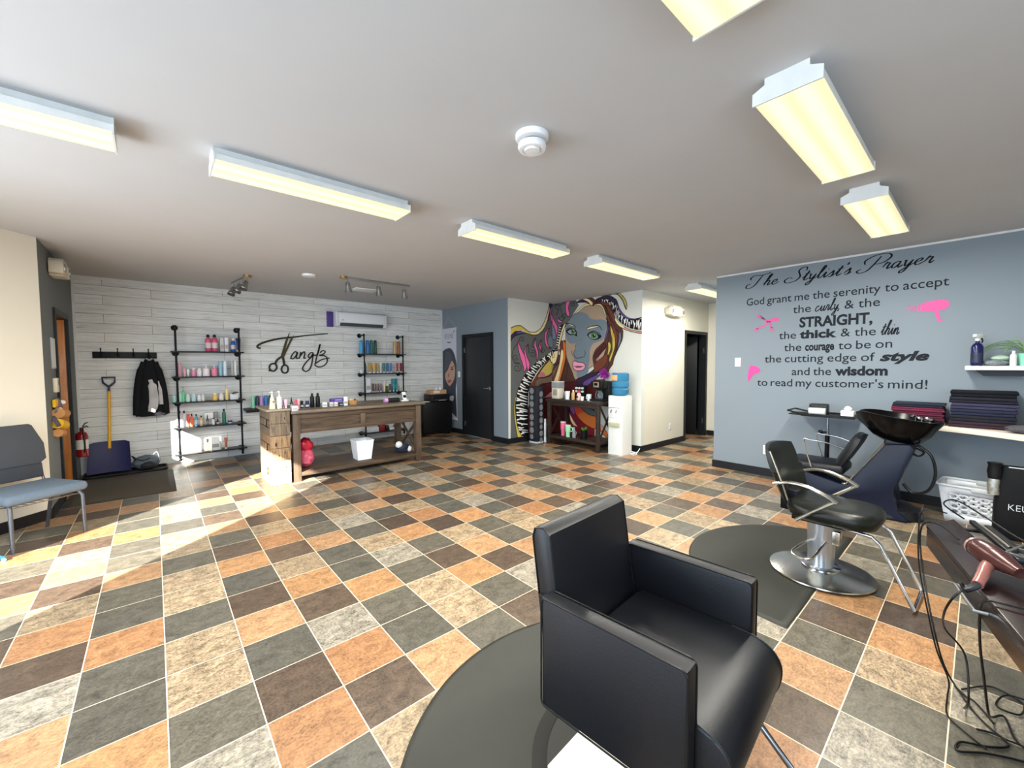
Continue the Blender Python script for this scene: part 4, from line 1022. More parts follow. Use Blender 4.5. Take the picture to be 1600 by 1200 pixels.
for key, col in (('neck', 'b08872'), ('hair', '3a3f4a'), ('face', 'c39a84'), ('shirt', 'd6d8e2'), ('fringe', '4a4e5a'), ('brow', '3a2c28'), ('eye', '2a2426'), ('nose', '9c7461'), ('lips', 'a2584f')):
    pr.mat(plain('poster_' + key, col, 0.6, var=0.06, scale=25)); dd -= 0.0002
    P = [Vector((0, y, z)) for y, z in POSTER[key]]
    if key not in ('eye', 'brow'): P = smooth(P, 4, True)
    cv, _, cf, *_ = delaunay_2d_cdt([Vector((min(max(p.y, y0), y1) - yc, p.z - zc)) for p in P], [], [list(range(len(P)))], 1, 1e-5)
    V = [pr.bm.verts.new((dd, q.x, q.y)) for q in cv]
    for f in cf: pr.face([V[i] for i in f])
pr.build('printed_portrait', None, poster, None, 0, normals=False)
pg = plain('poster_print', '555a66', 0.6)
on_poster = lambda u, z, d: (-0.0128 - d, u - yc, z - zc)
text_line([('KEUNE', -0.012, 0, 1.0, 1.0, False)], 7.80, 7.455, 2.03, 2.03, 0.115, on_poster, poster, pg)
MB().ribbon([(7.70, 1.945), (7.67, 1.95), (7.64, 1.94), (7.60, 1.95), (7.56, 1.945)], .02, .0005, on_poster, None, 2).build('printed_mark', pg, poster)
lf = MB(); lf.ribbon([(7.46, 2.14), (7.445, 2.17), (7.42, 2.185), (7.40, 2.18)], 0.02, 0.0005, on_poster, lambda t, f: math.sin(PI * f) + .1).build('lettering', pg, poster)

# ---- switches, sockets, emergency lamps, thermostat
def plate(name, label, cat, p, axis, w, h, slots):
    t = thing(name, label, cat, p)
    q = {'x-': lambda a, b, z0, z1, d: (-d, 0, a, b, z0, z1), 'x+': lambda a, b, z0, z1, d: (0, d, a, b, z0, z1), 'y-': lambda a, b, z0, z1, d: (a, b, -d, 0, z0, z1)}[axis]
    MB().box(*q(-w / 2, w / 2, -h / 2, h / 2, 0.008), bevel=0.003).build('cover_plate', white_plastic, t)
    for a, b, z0, z1 in slots:
        o = MB(); o.box(*q(a, b, z0, z1, 0.013), bevel=0.002)
        o.build('toggle' if 'switch' in name else 'socket', plain('plate_insert', 'cfd1d0', 0.4), t)
    return t
plate('light_switch', 'small white switch plate between the poster and the black door', 'light switch', (DX, 7.27, 1.26), 'x-', 0.075, 0.12, [(-.01, .01, -.02, .02)])
plate('light_switch', 'ivory switch plate left of the lettering on the slate wall', 'light switch', (RX, 2.167, 1.478), 'x-', 0.075, 0.12, [(-.01, .01, -.02, .02)])
plate('wall_outlet', 'white wall outlet low on the cream corridor wall', 'outlet', (6.984, YC, 0.33), 'y-', 0.07, 0.115, [(-.018, .018, .008, .042), (-.018, .018, -.042, -.008)])
plate('wall_outlet', 'white wall outlet low on the slate wall behind the styling chair', 'outlet', (RX, 1.80, 0.34), 'x-', 0.075, 0.12, [(-.018, .018, .008, .042), (-.018, .018, -.042, -.008)])
def emergency_light(label, p, rz, w):
    t = thing('emergency_light', label, 'emergency light', p, rz, 'emergency battery lamps')
    MB().box(-w / 2, w / 2, -0.11, 0, -0.09, 0.09, 0.008).build('battery_case', plain('aged_ivory_plastic', 'd8d0ba', 0.45), t)
    for s in (-1, 1):
        h = MB(); h.box(s * (w / 2 + 0.05) - 0.055, s * (w / 2 + 0.05) + 0.055, -0.12, -0.01, -0.075, 0.055, 0.012)
        lh = h.build('lamp_head', plain('aged_ivory_plastic', 'd8d0ba', 0.45), t)
        MB().lathe([(0.042, 0), (0.042, 0.006), (0.02, 0.012), (0.0001, 0.014)], (s * (w / 2 + 0.05), -0.119, -0.01), 20, (0, -1, 0)).build('lens', plain('lamp_reflector', 'c8ccd0', 0.15, 0.7), lh)
emergency_light('emergency lamp box with two heads high on the cream corridor wall', (7.0, YC, 2.39), 0, 0.3)
emergency_light('emergency lamp box high on the grey wall at far left above the doorway', (LX, 6.5, 2.5), PI / 2, 0.24)
th = thing('thermostat', 'ivory wall keypad beside the left doorway frame', 'thermostat', (LX, 6.30, 1.27))
MB().box(0, 0.035, -0.055, 0.055, -0.075, 0.075, 0.01).build('case', plain('aged_ivory_plastic', 'd8d0ba', 0.45), th)
MB().box(0.035, 0.037, -0.035, 0.03, 0.0, 0.05).build('display', plain('lcd_grey', '6c7d78', 0.3), th)
nt_ = thing('wall_notice', 'narrow framed notice on the grey wall left of the doorway', 'notice', (LX, 6.33, 1.6))
MB().box(0, 0.012, -0.09, 0.09, -0.16, 0.16, 0.002).build('frame', plain('notice_frame', 'a9aeb2', 0.4), nt_)
MB().box(0.012, 0.014, -0.078, 0.078, -0.148, 0.148).build('sheet', plain('notice_paper', 'd8dcd8', 0.6), nt_)
# ---- split air conditioner
ac = thing('air_conditioner', 'white wall air conditioner high on the plank wall', 'air conditioner', (2.99, BACK, 2.31))
MB().prism([(0, -0.13), (0, 0.14), (-0.17, 0.14), (-0.20, 0.115), (-0.205, -0.06), (-0.17, -0.12), (-0.10, -0.13)], -0.43, 0.49, 'x', 0.006).build('body', plain('ac_shell', 'dfe3e8', 0.35, var=0.01), ac)
MB().box(-0.425, 0.425, -0.209, -0.195, -0.052, 0.10, 0.004).build('front_panel', plain('ac_panel', 'e4e8ec', 0.3, var=0.01), ac)
MB().prism([(-0.203, -0.075), (-0.209, -0.066), (-0.172, -0.126), (-0.166, -0.118)], -0.40, 0.42, 'x').build('louvre', plain('ac_slot', '4a4e54', 0.5), ac)
MB().box(-0.58, -0.47, -0.03, 0, -0.14, 0.14, 0.004).build('side_bracket', plain('purple_label', '4f3784', 0.5), ac)
MB().box(-0.47, -0.43, -0.19, -0.01, -0.12, 0.13, 0.012).build('side_cap', plain('ac_shell', 'dfe3e8', 0.35), ac)
MB().prism([(-0.37, -0.025), (-0.345, -0.025), (-0.357, -0.005)], -0.2105, -0.208, 'y').build('emblem', plain('ac_emblem', '50555c', 0.4), ac)

# ================================================================== RECEPTION AND ENTRY
dark_wood = wood('dark_rustic_wood', '2b2018', '5c4834', 0.55, 2.6, (1.0, 10, 10), 0.2)
dark_wood_up = wood('dark_rustic_wood_upright', '32271d', '665240', 0.55, 2.6, (10, 10, 1.0), 0.2)
crate_wood = wood('weathered_crate_wood', '4c3a2a', 'a08260', 0.75, 2.4, (9, 9, 1.6), 0.3, (0.32, 0.62))
crate_wood_b = wood('weathered_crate_wood_pale', '6e5436', 'c9a97c', 0.75, 2.0, (9, 9, 1.6), 0.3, (0.3, 0.62))
crate_wood_c = wood('weathered_crate_wood_grey', '453a30', '80705c', 0.75, 2.4, (9, 9, 1.6), 0.3, (0.32, 0.62))
pine = wood('grey_top_board', '6e6253', 'a49784', 0.5, 2.0, (1.0, 9, 9), 0.1)

T = thing('reception_counter', 'long dark rustic wood counter table with recessed panels and low shelf', 'table', (2.15, 5.97, 0))
def tb(x0, x1, y0, y1): return (x0 - 2.15, x1 - 2.15, y0 - 5.97, y1 - 5.97)
MB().box(*tb(1.25, 3.09, 5.56, 6.38), 0.862, 0.9, bevel=0.004).build('tabletop', wood('counter_top_wood', '4d4034', '84735f', 0.4, 2.0, (1.0, 9, 9), 0.08), T)
for x in (1.27, 2.955):
    for y in (5.595, 6.27):
        MB().box(*tb(x, x + 0.085, y, y + 0.085), 0, 0.862, bevel=0.004).build('leg', dark_wood_up, T)
for y in (5.61, 6.31):
    a = MB()
    a.box(*tb(1.355, 2.955, y, y + 0.03), 0.79, 0.862, bevel=0.003); a.box(*tb(1.355, 2.955, y, y + 0.03), 0.61, 0.66, bevel=0.003)
    a.box(*tb(1.355, 2.955, y + 0.018, y + 0.026), 0.66, 0.79)
    ap = a.build('apron', dark_wood, T)
    MB().box(*tb(2.12, 2.19, y - 0.003, y + 0.031), 0.655, 0.795, bevel=0.003).build('stile', dark_wood_up, ap)
for x in (1.29, 3.0):
    MB().box(*tb(x, x + 0.025, 5.68, 6.27), 0.61, 0.862).build('end_panel', dark_wood, T)
    for s in (0, 1):
        ya, yb = (5.68, 6.27) if s else (6.27, 5.68)
        c = MB(); dy = 0.03 if s else -0.03
        xs = x - 0.005 + 0.012 * s - 2.15
        c.prism([(ya - dy - 5.97, 0.13), (ya + dy * 1.2 - 5.97, 0.13), (yb + dy - 5.97, 0.60), (yb - dy * 1.2 - 5.97, 0.60)], xs, xs + 0.02, 'x', 0.002)
        c.build('cross_brace', dark_wood_up, T)
MB().box(*tb(1.30, 3.02, 5.60, 6.35), 0.065, 0.115, bevel=0.004).build('lower_shelf', dark_wood, T)

def crate(z, mt, label, plank=0):
    t = thing('wooden_crate', label, 'crate', (1.13, 5.9, z), 0, 'wooden crates stacked at the counter end')
    x0, x1, y0, y1, h = -0.11, 0.108, -0.31, 0.32, 0.302
    for nm, y in (('front_board', y0), ('rear_board', y1 - 0.016)):
        b_ = MB(); b_.box(x0, x1, y, y + 0.016, 0.002, 0.148, 0.002); b_.box(x0, x1, y, y + 0.016, 0.152, h - 0.002, 0.002)
        b_.build(nm, mt, t)
    s = MB()                                             # slatted sides, the outer one with a hand slot
    for za, zb in ((0.0, 0.095), (0.20, h)):
        s.box(x0 + 0.001, x0 + 0.014, y0 + 0.016, y1 - 0.016, za, zb, 0.002)
    s.box(x0 + 0.001, x0 + 0.014, y0 + 0.016, y0 + 0.17, 0.105, 0.19, 0.002); s.box(x0 + 0.001, x0 + 0.014, y0 + 0.29, y1 - 0.016, 0.105, 0.19, 0.002)
    s.build('slat_side', mt, t)
    MB().box(x1 - 0.014, x1 - 0.001, y0 + 0.016, y1 - 0.016, 0, h, 0.002).build('solid_side', mt, t)
    MB().box(x0 + 0.014, x1 - 0.014, y0 + 0.016, y1 - 0.016, 0.0, 0.012).build('bottom', mt, t)
    k = MB()                                             # knots and old nail stains on the front boards
    for kx, kz, r in ((-0.05, 0.20, 0.018), (0.045, 0.09, 0.012), (-0.02, 0.06, 0.009)) if plank else ((0.05, 0.21, 0.01),):
        k.lathe([(r, 0), (r * 0.9, 0.002), (0.0001, 0.0025)], (kx, y0, kz), 10, (0, -1, 0), 0.55, 1.5)
    k.build('knot', plain('burnt_knot', '2a1c12', 0.8), t)
    return t
crate(0.0, crate_wood_b, 'pale wooden crate at the bottom of the stack beside the counter', 0)
crate(0.303, crate_wood, 'knotty wooden crate in the middle of the stack beside the counter', 1)
crate(0.606, crate_wood_c, 'greyish wooden crate on top of the stack beside the counter', 0)
tag(MB().box(0.985, 1.245, 5.565, 6.29, 0.909, 0.934, 0.003).build('counter_board', pine), 'pale grey board lying on top of the three stacked crates', 'board')

# waste bin, bag and shoes on the counter's low shelf
t = thing('waste_bin', 'white square waste bin on the low shelf under the counter', 'waste bin', (2.22, 5.84, 0.115))
b_ = MB()
def taper(r0, r1, z0, z1, th):
    o0 = [(s * r0, q * r0, z0) for s, q in ((-1, -1), (1, -1), (1, 1), (-1, 1))]; o1 = [(s * r1, q * r1, z1) for s, q in ((-1, -1), (1, -1), (1, 1), (-1, 1))]
    i1 = [(s * (r1 - th), q * (r1 - th), z1) for s, q in ((-1, -1), (1, -1), (1, 1), (-1, 1))]; i0 = [(s * (r0 - th), q * (r0 - th), z0 + th) for s, q in ((-1, -1), (1, -1), (1, 1), (-1, 1))]
    return o0, o1, i1, i0
rings = [b_.verts(r) for r in taper(0.095, 0.125, 0, 0.28, 0.004)]
for A_, B2 in zip(rings, rings[1:]):
    for k in range(4): b_.face([A_[k], A_[(k + 1) % 4], B2[(k + 1) % 4], B2[k]])
b_.face(rings[0][::-1]); b_.face(rings[3])
b_.build('bin_body', white_plastic, t, None, 30)
MB().tube([(-0.126, -0.126, 0.277), (0.126, -0.126, 0.277), (0.126, 0.126, 0.277), (-0.126, 0.126, 0.277)], 0.005, 6, True).build('rim', white_plastic, t)
t = thing('shopping_bag', 'crumpled red and pink plastic bag on the low shelf behind the left counter leg', 'bag', (1.47, 5.86, 0.115))
def lump(sx, sy, sz, seed, n=14, amp=0.14):
    r = random.Random(seed); mb = MB(); rings = []
    for i in range(n + 1):
        a = PI * i / n; ring = []
        for k in range(2 * n):
            p = 2 * PI * k / (2 * n); w = 1 + amp * r.uniform(-1, 1)
            ring.append(mb.bm.verts.new((sx * math.sin(a) * math.cos(p) * w, sy * math.sin(a) * math.sin(p) * w, max(0, sz * (1 - math.cos(a)) / 2 * (1 + 0.3 * amp * r.uniform(-1, 1))))))
        rings.append(ring)
    for A_, B2 in zip(rings, rings[1:]):
        for k in range(2 * n): mb.face([A_[k], A_[(k + 1) % (2 * n)], B2[(k + 1) % (2 * n)], B2[k]])
    return mb
lump(0.10, 0.13, 0.26, 3).build('bag_body', plain('pink_plastic_film', 'd05a74', 0.3, var=0.15, scale=20), t, None, 60)
l2 = lump(0.085, 0.09, 0.20, 8, 12, 0.2).build('bag_top', plain('red_plastic_film', 'b81f36', 0.3, var=0.15, scale=20), t, None, 60); l2.location = (0.0, 0.0, 0.19)
t = thing('stuffed_pouch', 'small navy and white cloth bundle on the right end of the low shelf', 'pouch', (2.84, 5.82, 0.115))
lump(0.10, 0.08, 0.15, 21, 12, 0.22).build('pouch_body', plain('navy_cloth', '1c2238', 0.8, var=0.1, scale=30), t, None, 60)
l2 = lump(0.05, 0.045, 0.10, 4, 10, 0.2).build('flap', plain('white_cloth', 'd8d8d8', 0.8), t, None, 60); l2.location = (-0.075, -0.03, 0.085)
l2 = lump(0.035, 0.03, 0.09, 5, 10, 0.2).build('flap', plain('white_cloth', 'd8d8d8', 0.8), t, None, 60); l2.location = (0.085, -0.05, 0.01)

# entrance mat, boot tray, shovel, backpack, extinguisher
t = thing('entrance_mat', 'dark olive entrance mat with ridged border by the doorway', 'floor mat', (-0.31, 6.82, 0))
MB().box(-0.46, 0.46, -0.66, 0.66, 0, 0.006, 0.003).build('rubber_border', plain('mat_rubber', '39342b', 0.7), t)
MB().box(-0.40, 0.40, -0.60, 0.60, 0.006, 0.012, 0.003).build('carpet_field', plain('mat_pile', '443d30', 0.95, var=0.3, scale=30, stretch=(1, 6, 1)), t)
t = thing('boot_tray', 'black plastic boot tray on the floor under the shovel', 'tray', (-0.33, 7.70, 0))
b_ = MB(); b_.prism(rrect(-0.42, 0.42, -0.17, 0.17, 0.05), 0, 0.004, 'z'); b_.build('tray_floor', black_plastic, t)
MB().tube([(x, y, 0.018) for x, y in rrect(-0.42, 0.42, -0.17, 0.17, 0.05)], 0.014, 6, True).build('raised_rim', black_plastic, t)
sh = thing('snow_shovel', 'blue snow shovel with yellow handle leaning on the plank wall', 'shovel', (-0.50, 7.74, 0.0))
navy = plain('navy_blue_plastic', '0e104a', 0.55, var=0.08)
P = []
nx, nz = 8, 8
b_ = MB(); front = []; back = []
for j in range(nz + 1):
    rf, rb = [], []
    for i in range(nx + 1):
        u = -1 + 2 * i / nx; v = j / nz
        x = u * (0.215 - 0.012 * v); z = 0.035 + 0.40 * v
        y = 0.05 * u * u * -1 - 0.09 * (1 - v) ** 2 + 0.05 + (0.006 if i % 2 else 0.0) + 0.06 * v
        if v == 1 and abs(u) == 1: z -= 0.02
        rf.append(b_.bm.verts.new((x, y, z))); rb.append(b_.bm.verts.new((x, y + 0.006, z)))
    front.append(rf); back.append(rb)
for j in range(nz):
    for i in range(nx):
        b_.face([front[j][i], front[j][i + 1], front[j + 1][i + 1], front[j + 1][i]]); b_.face([back[j][i], back[j + 1][i], back[j + 1][i + 1], back[j][i + 1]])
for i in range(nx):
    b_.face([front[0][i], back[0][i], back[0][i + 1], front[0][i + 1]]); b_.face([front[nz][i], front[nz][i + 1], back[nz][i + 1], back[nz][i]])
for j in range(nz):
    b_.face([front[j][0], front[j + 1][0], back[j + 1][0], back[j][0]]); b_.face([front[j][nx], back[j][nx], back[j + 1][nx], front[j + 1][nx]])
b_.build('scoop', navy, sh, None, 50)
MB().cyl((0.0, 0.085, 0.34), (0.02, 0.14, 1.12), 0.017).build('handle_shaft', plain('yellow_fibreglass', 'e0a91c', 0.4), sh)
MB().tube([(0.02, 0.138, 1.10), (0.021, 0.142, 1.18), (-0.035, 0.148, 1.24), (-0.042, 0.15, 1.31), (0.085, 0.15, 1.31), (0.078, 0.148, 1.24), (0.021, 0.142, 1.18)], 0.013, 8).build('grip', plain('black_blue_grip', '14163a', 0.4), sh)
t = thing('backpack', 'small grey and black backpack slumped in the tray beside the shovel', 'backpack', (-0.13, 7.72, 0.006))
lump(0.15, 0.10, 0.20, 31, 12, 0.12).build('pack_body', plain('grey_nylon', '5b6670', 0.7, var=0.15, scale=20), t, None, 60)
l2 = lump(0.08, 0.05, 0.11, 33, 10, 0.12).build('front_pocket', plain('dark_nylon', '20242a', 0.7, var=0.1, scale=20), t, None, 60); l2.location = (0.02, -0.09, 0.015)
MB().tube([(-0.10, -0.04, 0.14), (-0.14, -0.09, 0.22), (-0.05, -0.11, 0.15), (0.04, -0.09, 0.17)], 0.012, 6, sub=5, sq=0.4).build('strap', plain('dark_nylon', '20242a', 0.7), t)
MB().tube([(0.05, -0.02, 0.17), (0.12, -0.05, 0.24), (0.15, -0.07, 0.12)], 0.012, 6, sub=5, sq=0.4).build('strap', plain('pale_nylon', '9aa4aa', 0.7), t)
fx = thing('fire_extinguisher', 'red fire extinguisher mounted low on the grey wall beside the doorway', 'fire extinguisher', (LX + .063, 7.52, 0.31), PI / 2)
MB().lathe([(0.05, 0), (0.058, 0.01), (0.058, 0.26), (0.045, 0.30), (0.02, 0.325), (0.02, 0.345)], n=24).build('cylinder', plain('extinguisher_red', '8c0f18', 0.25), fx)
MB().lathe([(0.0585, 0.10), (0.0585, 0.22)], n=24, cap=False).build('label_band', plain('extinguisher_label', 'd8d4c8', 0.5), fx)
h = MB(); h.box(-0.018, 0.018, -0.018, 0.018, 0.34, 0.375, 0.004); h.tube([(0, -0.01, 0.37), (0.05, -0.04, 0.385), (0.085, -0.05, 0.37)], 0.008, 6); h.tube([(0, -0.01, 0.385), (0.04, -0.03, 0.42), (0.085, -0.05, 0.425)], 0.007, 6)
h.build('valve_handle', black_plastic, fx)
MB().tube([(-0.02, 0, 0.355), (-0.07, -0.02, 0.34), (-0.075, -0.03, 0.2), (-0.07, -0.03, 0.06)], 0.009, 7, sub=4).build('hose', black_plastic, fx)
MB().box(-0.05, 0.05, 0.052, 0.0625, 0.12, 0.30).build('wall_bracket', black_metal, fx)

# coat rack and jacket
rk = thing('coat_rack', 'black board with four double hooks on the plank wall', 'coat rack', (-0.295, BACK, 1.615))
MB().box(-0.33, 0.33, -0.02, 0, -0.042, 0.045, 0.003).build('backboard', plain('coat_rack_black', '0f1012', 0.5), rk)
for x in (-0.245, -0.08, 0.08, 0.24):
    h = MB(); h.lathe([(0.02, 0), (0.016, 0.006), (0.0001, 0.008)], (x, -0.02, 0.0), 14, (0, -1, 0))
    h.tube([(x, -0.024, 0.0), (x, -0.055, 0.015), (x, -0.07, 0.05), (x, -0.072, 0.085)], 0.006, 7, sub=3); h.ball((x, -0.072, 0.09), 0.009, 10)
    h.tube([(x, -0.024, -0.01), (x, -0.045, -0.025), (x, -0.05, -0.005)], 0.005, 7, sub=3)
    h.build('hook', black_metal, rk)
jk = thing('hanging_jacket', 'black jacket with grey white lining hanging from the rightmost coat hook', 'jacket', (-0.05, 7.845, 1.15))
b_ = MB(); rows = []
JP = [(0.44, .025, .03), (0.40, .05, .04), (0.33, .08, .05), (0.22, .10, .055), (0.08, .12, .06), (-0.1, .145, .065), (-0.3, .165, .07), (-0.40, .17, .065)]
rj = random.Random(6)
for z, hw, dp in JP:
    rows.append([b_.bm.verts.new((hw * math.cos(2 * PI * k / 22) * (1 + 0.05 * rj.uniform(-1, 1)), dp * math.sin(2 * PI * k / 22) * (1 + 0.25 * rj.uniform(-1, 1)), z + 0.008 * rj.uniform(-1, 1))) for k in range(22)])
for A_, B2 in zip(rows, rows[1:]):
    for k in range(22): b_.face([A_[k], B2[k], B2[(k + 1) % 22], A_[(k + 1) % 22]])
b_.face(rows[0]); b_.face(rows[-1][::-1])
jm_ = plain('black_jacket_cloth', '0e0f13', 0.85, var=0.1, scale=25)
b_.build('jacket_body', jm_, jk, None, 60)
for s in (-1, 1):
    MB().tube([(s * 0.06, -0.01, 0.37), (s * 0.105, -0.025, 0.2), (s * 0.14, -0.03, -0.05), (s * 0.16, -0.02, -0.38)], [0.035, 0.045, 0.045, 0.045, 0.042], 10, sub=4).build('sleeve', jm_, jk, None, 60)
ln = plain('jacket_lining', 'b9b6b4', 0.7, var=0.2, scale=9)
MB().tube([(0.0, -0.066, 0.12), (0.025, -0.074, 0.0), (0.03, -0.080, -0.2), (0.0, -0.080, -0.34)], [0.005, 0.010, 0.011, 0.011, 0.009], 10, sub=4, sq=4.6).build('lining', ln, jk, None, 60)
MB().tube([(0.095, -0.058, 0.1), (0.105, -0.068, -0.05), (0.11, -0.07, -0.24)], [0.005, 0.008, 0.009], 8, sub=4, sq=2.6).build('lining', ln, jk, None, 60)
MB().tube([(-0.03, -0.03, 0.42), (0.0, -0.06, 0.40), (0.03, -0.03, 0.42)], 0.012, 8, sub=4).build('collar', plain('jacket_collar_grey', '8f9aa4', 0.8), jk)

# felt ornament by the doorway
oc = thing('hanging_ornament', 'yellow and tan cut card ornament hanging on the grey wall beside the doorway', 'ornament', (LX, 6.22, 0.99))
def felt(nm, col, y, z, r, a, k=0.03):
    MB().lathe([(r, 0), (r * 1.02, k), (r * 0.9, k + 0.004)], (0.01, y, z), 12, (0.9, 0.3 * math.cos(a), 0.4 * math.sin(a)), 1, 0.75).build(nm, plain('felt_' + col, col, 0.9), oc)
MB().box(0.004, 0.03, -0.10, 0.10, 0.06, 0.14, 0.01).build('yellow_roll', plain('felt_e2b32a', 'e2b32a', 0.9), oc)
MB().cyl((0.03, -0.10, -0.10), (0.05, 0.09, -0.14), 0.05, n=14).build('yellow_roll', plain('felt_e2b32a', 'e2b32a', 0.9), oc)
MB().cyl((0.04, -0.08, 0.0), (0.06, 0.10, -0.02), 0.05, n=14).build('tan_roll', plain('felt_c08a55', 'c08a55', 0.9), oc)
MB().cyl((0.03, -0.08, -0.20), (0.04, 0.06, -0.22), 0.04, n=14).build('tan_roll', plain('felt_c08a55', 'c08a55', 0.9), oc)
felt('grey_disc', '6b6168', 0.08, 0.09, 0.055, 0.5); felt('grey_disc', '6b6168', -0.05, 0.03, 0.045, -0.4); felt('grey_disc', '5c545a', -0.09, -0.09, 0.06, 1.2)
MB().ball((0.055, 0.09, 0.10), 0.024, 12).build('white_bead', plain('felt_white', 'e8dcdc', 0.8), oc); MB().ball((0.05, -0.05, 0.04), 0.018, 12).build('white_bead', plain('felt_white', 'e8dcdc', 0.8), oc)
MB().prism([(0.10, 0.02), (0.19, 0.05), (0.17, 0.0), (0.20, -0.03), (0.10, -0.02)], 0.03, 0.04, 'x').build('grey_tail', plain('felt_6b6168', '6b6168', 0.9), oc)

# waiting chair at the left edge
wc = thing('waiting_chair', 'grey upholstered stacking chair with metal legs against the cream wall', 'chair', (-0.837, 5.254, 0), math.radians(35.3))
seat_cloth = plain('blue_grey_tweed', '5f6d7b', 0.9, var=0.12, scale=120); back_cloth = plain('charcoal_tweed', '3f4247', 0.9, var=0.1, scale=120)
s = MB(); s.box(-0.26, 0.26, -0.27, 0.22, 0.375, 0.455, 0.035, 4); s.build('seat', seat_cloth, wc, None, 60)
Mb = Matrix.Translation((0, 0.235, 0.47)) @ Matrix.Rotation(math.radians(-9), 4, 'X')
s = MB(); s.prism([(-0.20, 0.12), (0.20, 0.12), (0.25, 0.16), (0.25, 0.30), (0.19, 0.47), (0.17, 0.485), (-0.17, 0.485), (-0.19, 0.47), (-0.25, 0.30), (-0.25, 0.16)], -0.03, 0.03, 'y', 0.012, Mb); s.build('backrest', back_cloth, wc, None, 50)
s = MB(); s.box(-0.22, 0.22, -0.02, 0.015, 0.0, 0.13, 0.01, M=Mb); s.build('lumbar_panel', plain('charcoal_tweed_dark', '33363b', 0.9, var=0.1, scale=120), wc)
leg_m = plain('grey_painted_tube', '5f6166', 0.35, 0.6)
for s_ in (-1, 1):
    MB().tube([(s_ * 0.21, -0.20, 0.385), (s_ * 0.225, -0.235, 0.33), (s_ * 0.226, -0.245, 0.0)], 0.0135, 10).build('leg', leg_m, wc)
    MB().tube([(s_ * 0.22, 0.12, 0.385), (s_ * 0.225, 0.16, 0.3), (s_ * 0.226, 0.235, 0.0)], 0.0135, 10).build('leg', leg_m, wc)
    MB().tube([(s_ * 0.21, -0.20, 0.372), (s_ * 0.225, 0.2, 0.372), (s_ * 0.225, 0.27, 0.5), (s_ * 0.20, 0.32, 0.85)], 0.011, 8).build('side_rail', leg_m, wc)
r_ = MB()
for k in range(9): r_.tube([(-0.2 + 0.05 * k, -0.19, 0.345), (-0.2 + 0.05 * k, 0.14, 0.33)], 0.003, 5)
for y in (-0.19, -0.08, 0.03, 0.14): r_.tube([(-0.22, y, 0.342 - 0.045 * (y + 0.19)), (0.22, y, 0.342 - 0.045 * (y + 0.19))], 0.004, 6)
r_.build('wire_rack', plain('wire_chrome', 'a8a49c', 0.3, 0.9), wc)
tag(MB().tube([(-0.90, 4.78, 0.012), (-0.93, 4.87, 0.012), (-0.99, 4.92, 0.012), (-1.06, 4.90, 0.012)], 0.014, 8, sub=4, sq=0.7).build('floor_strap', plain('light_blue_strap', '58b6dc', 0.5)), 'light blue strap lying by the front leg of the waiting chair at the left edge', 'strap')

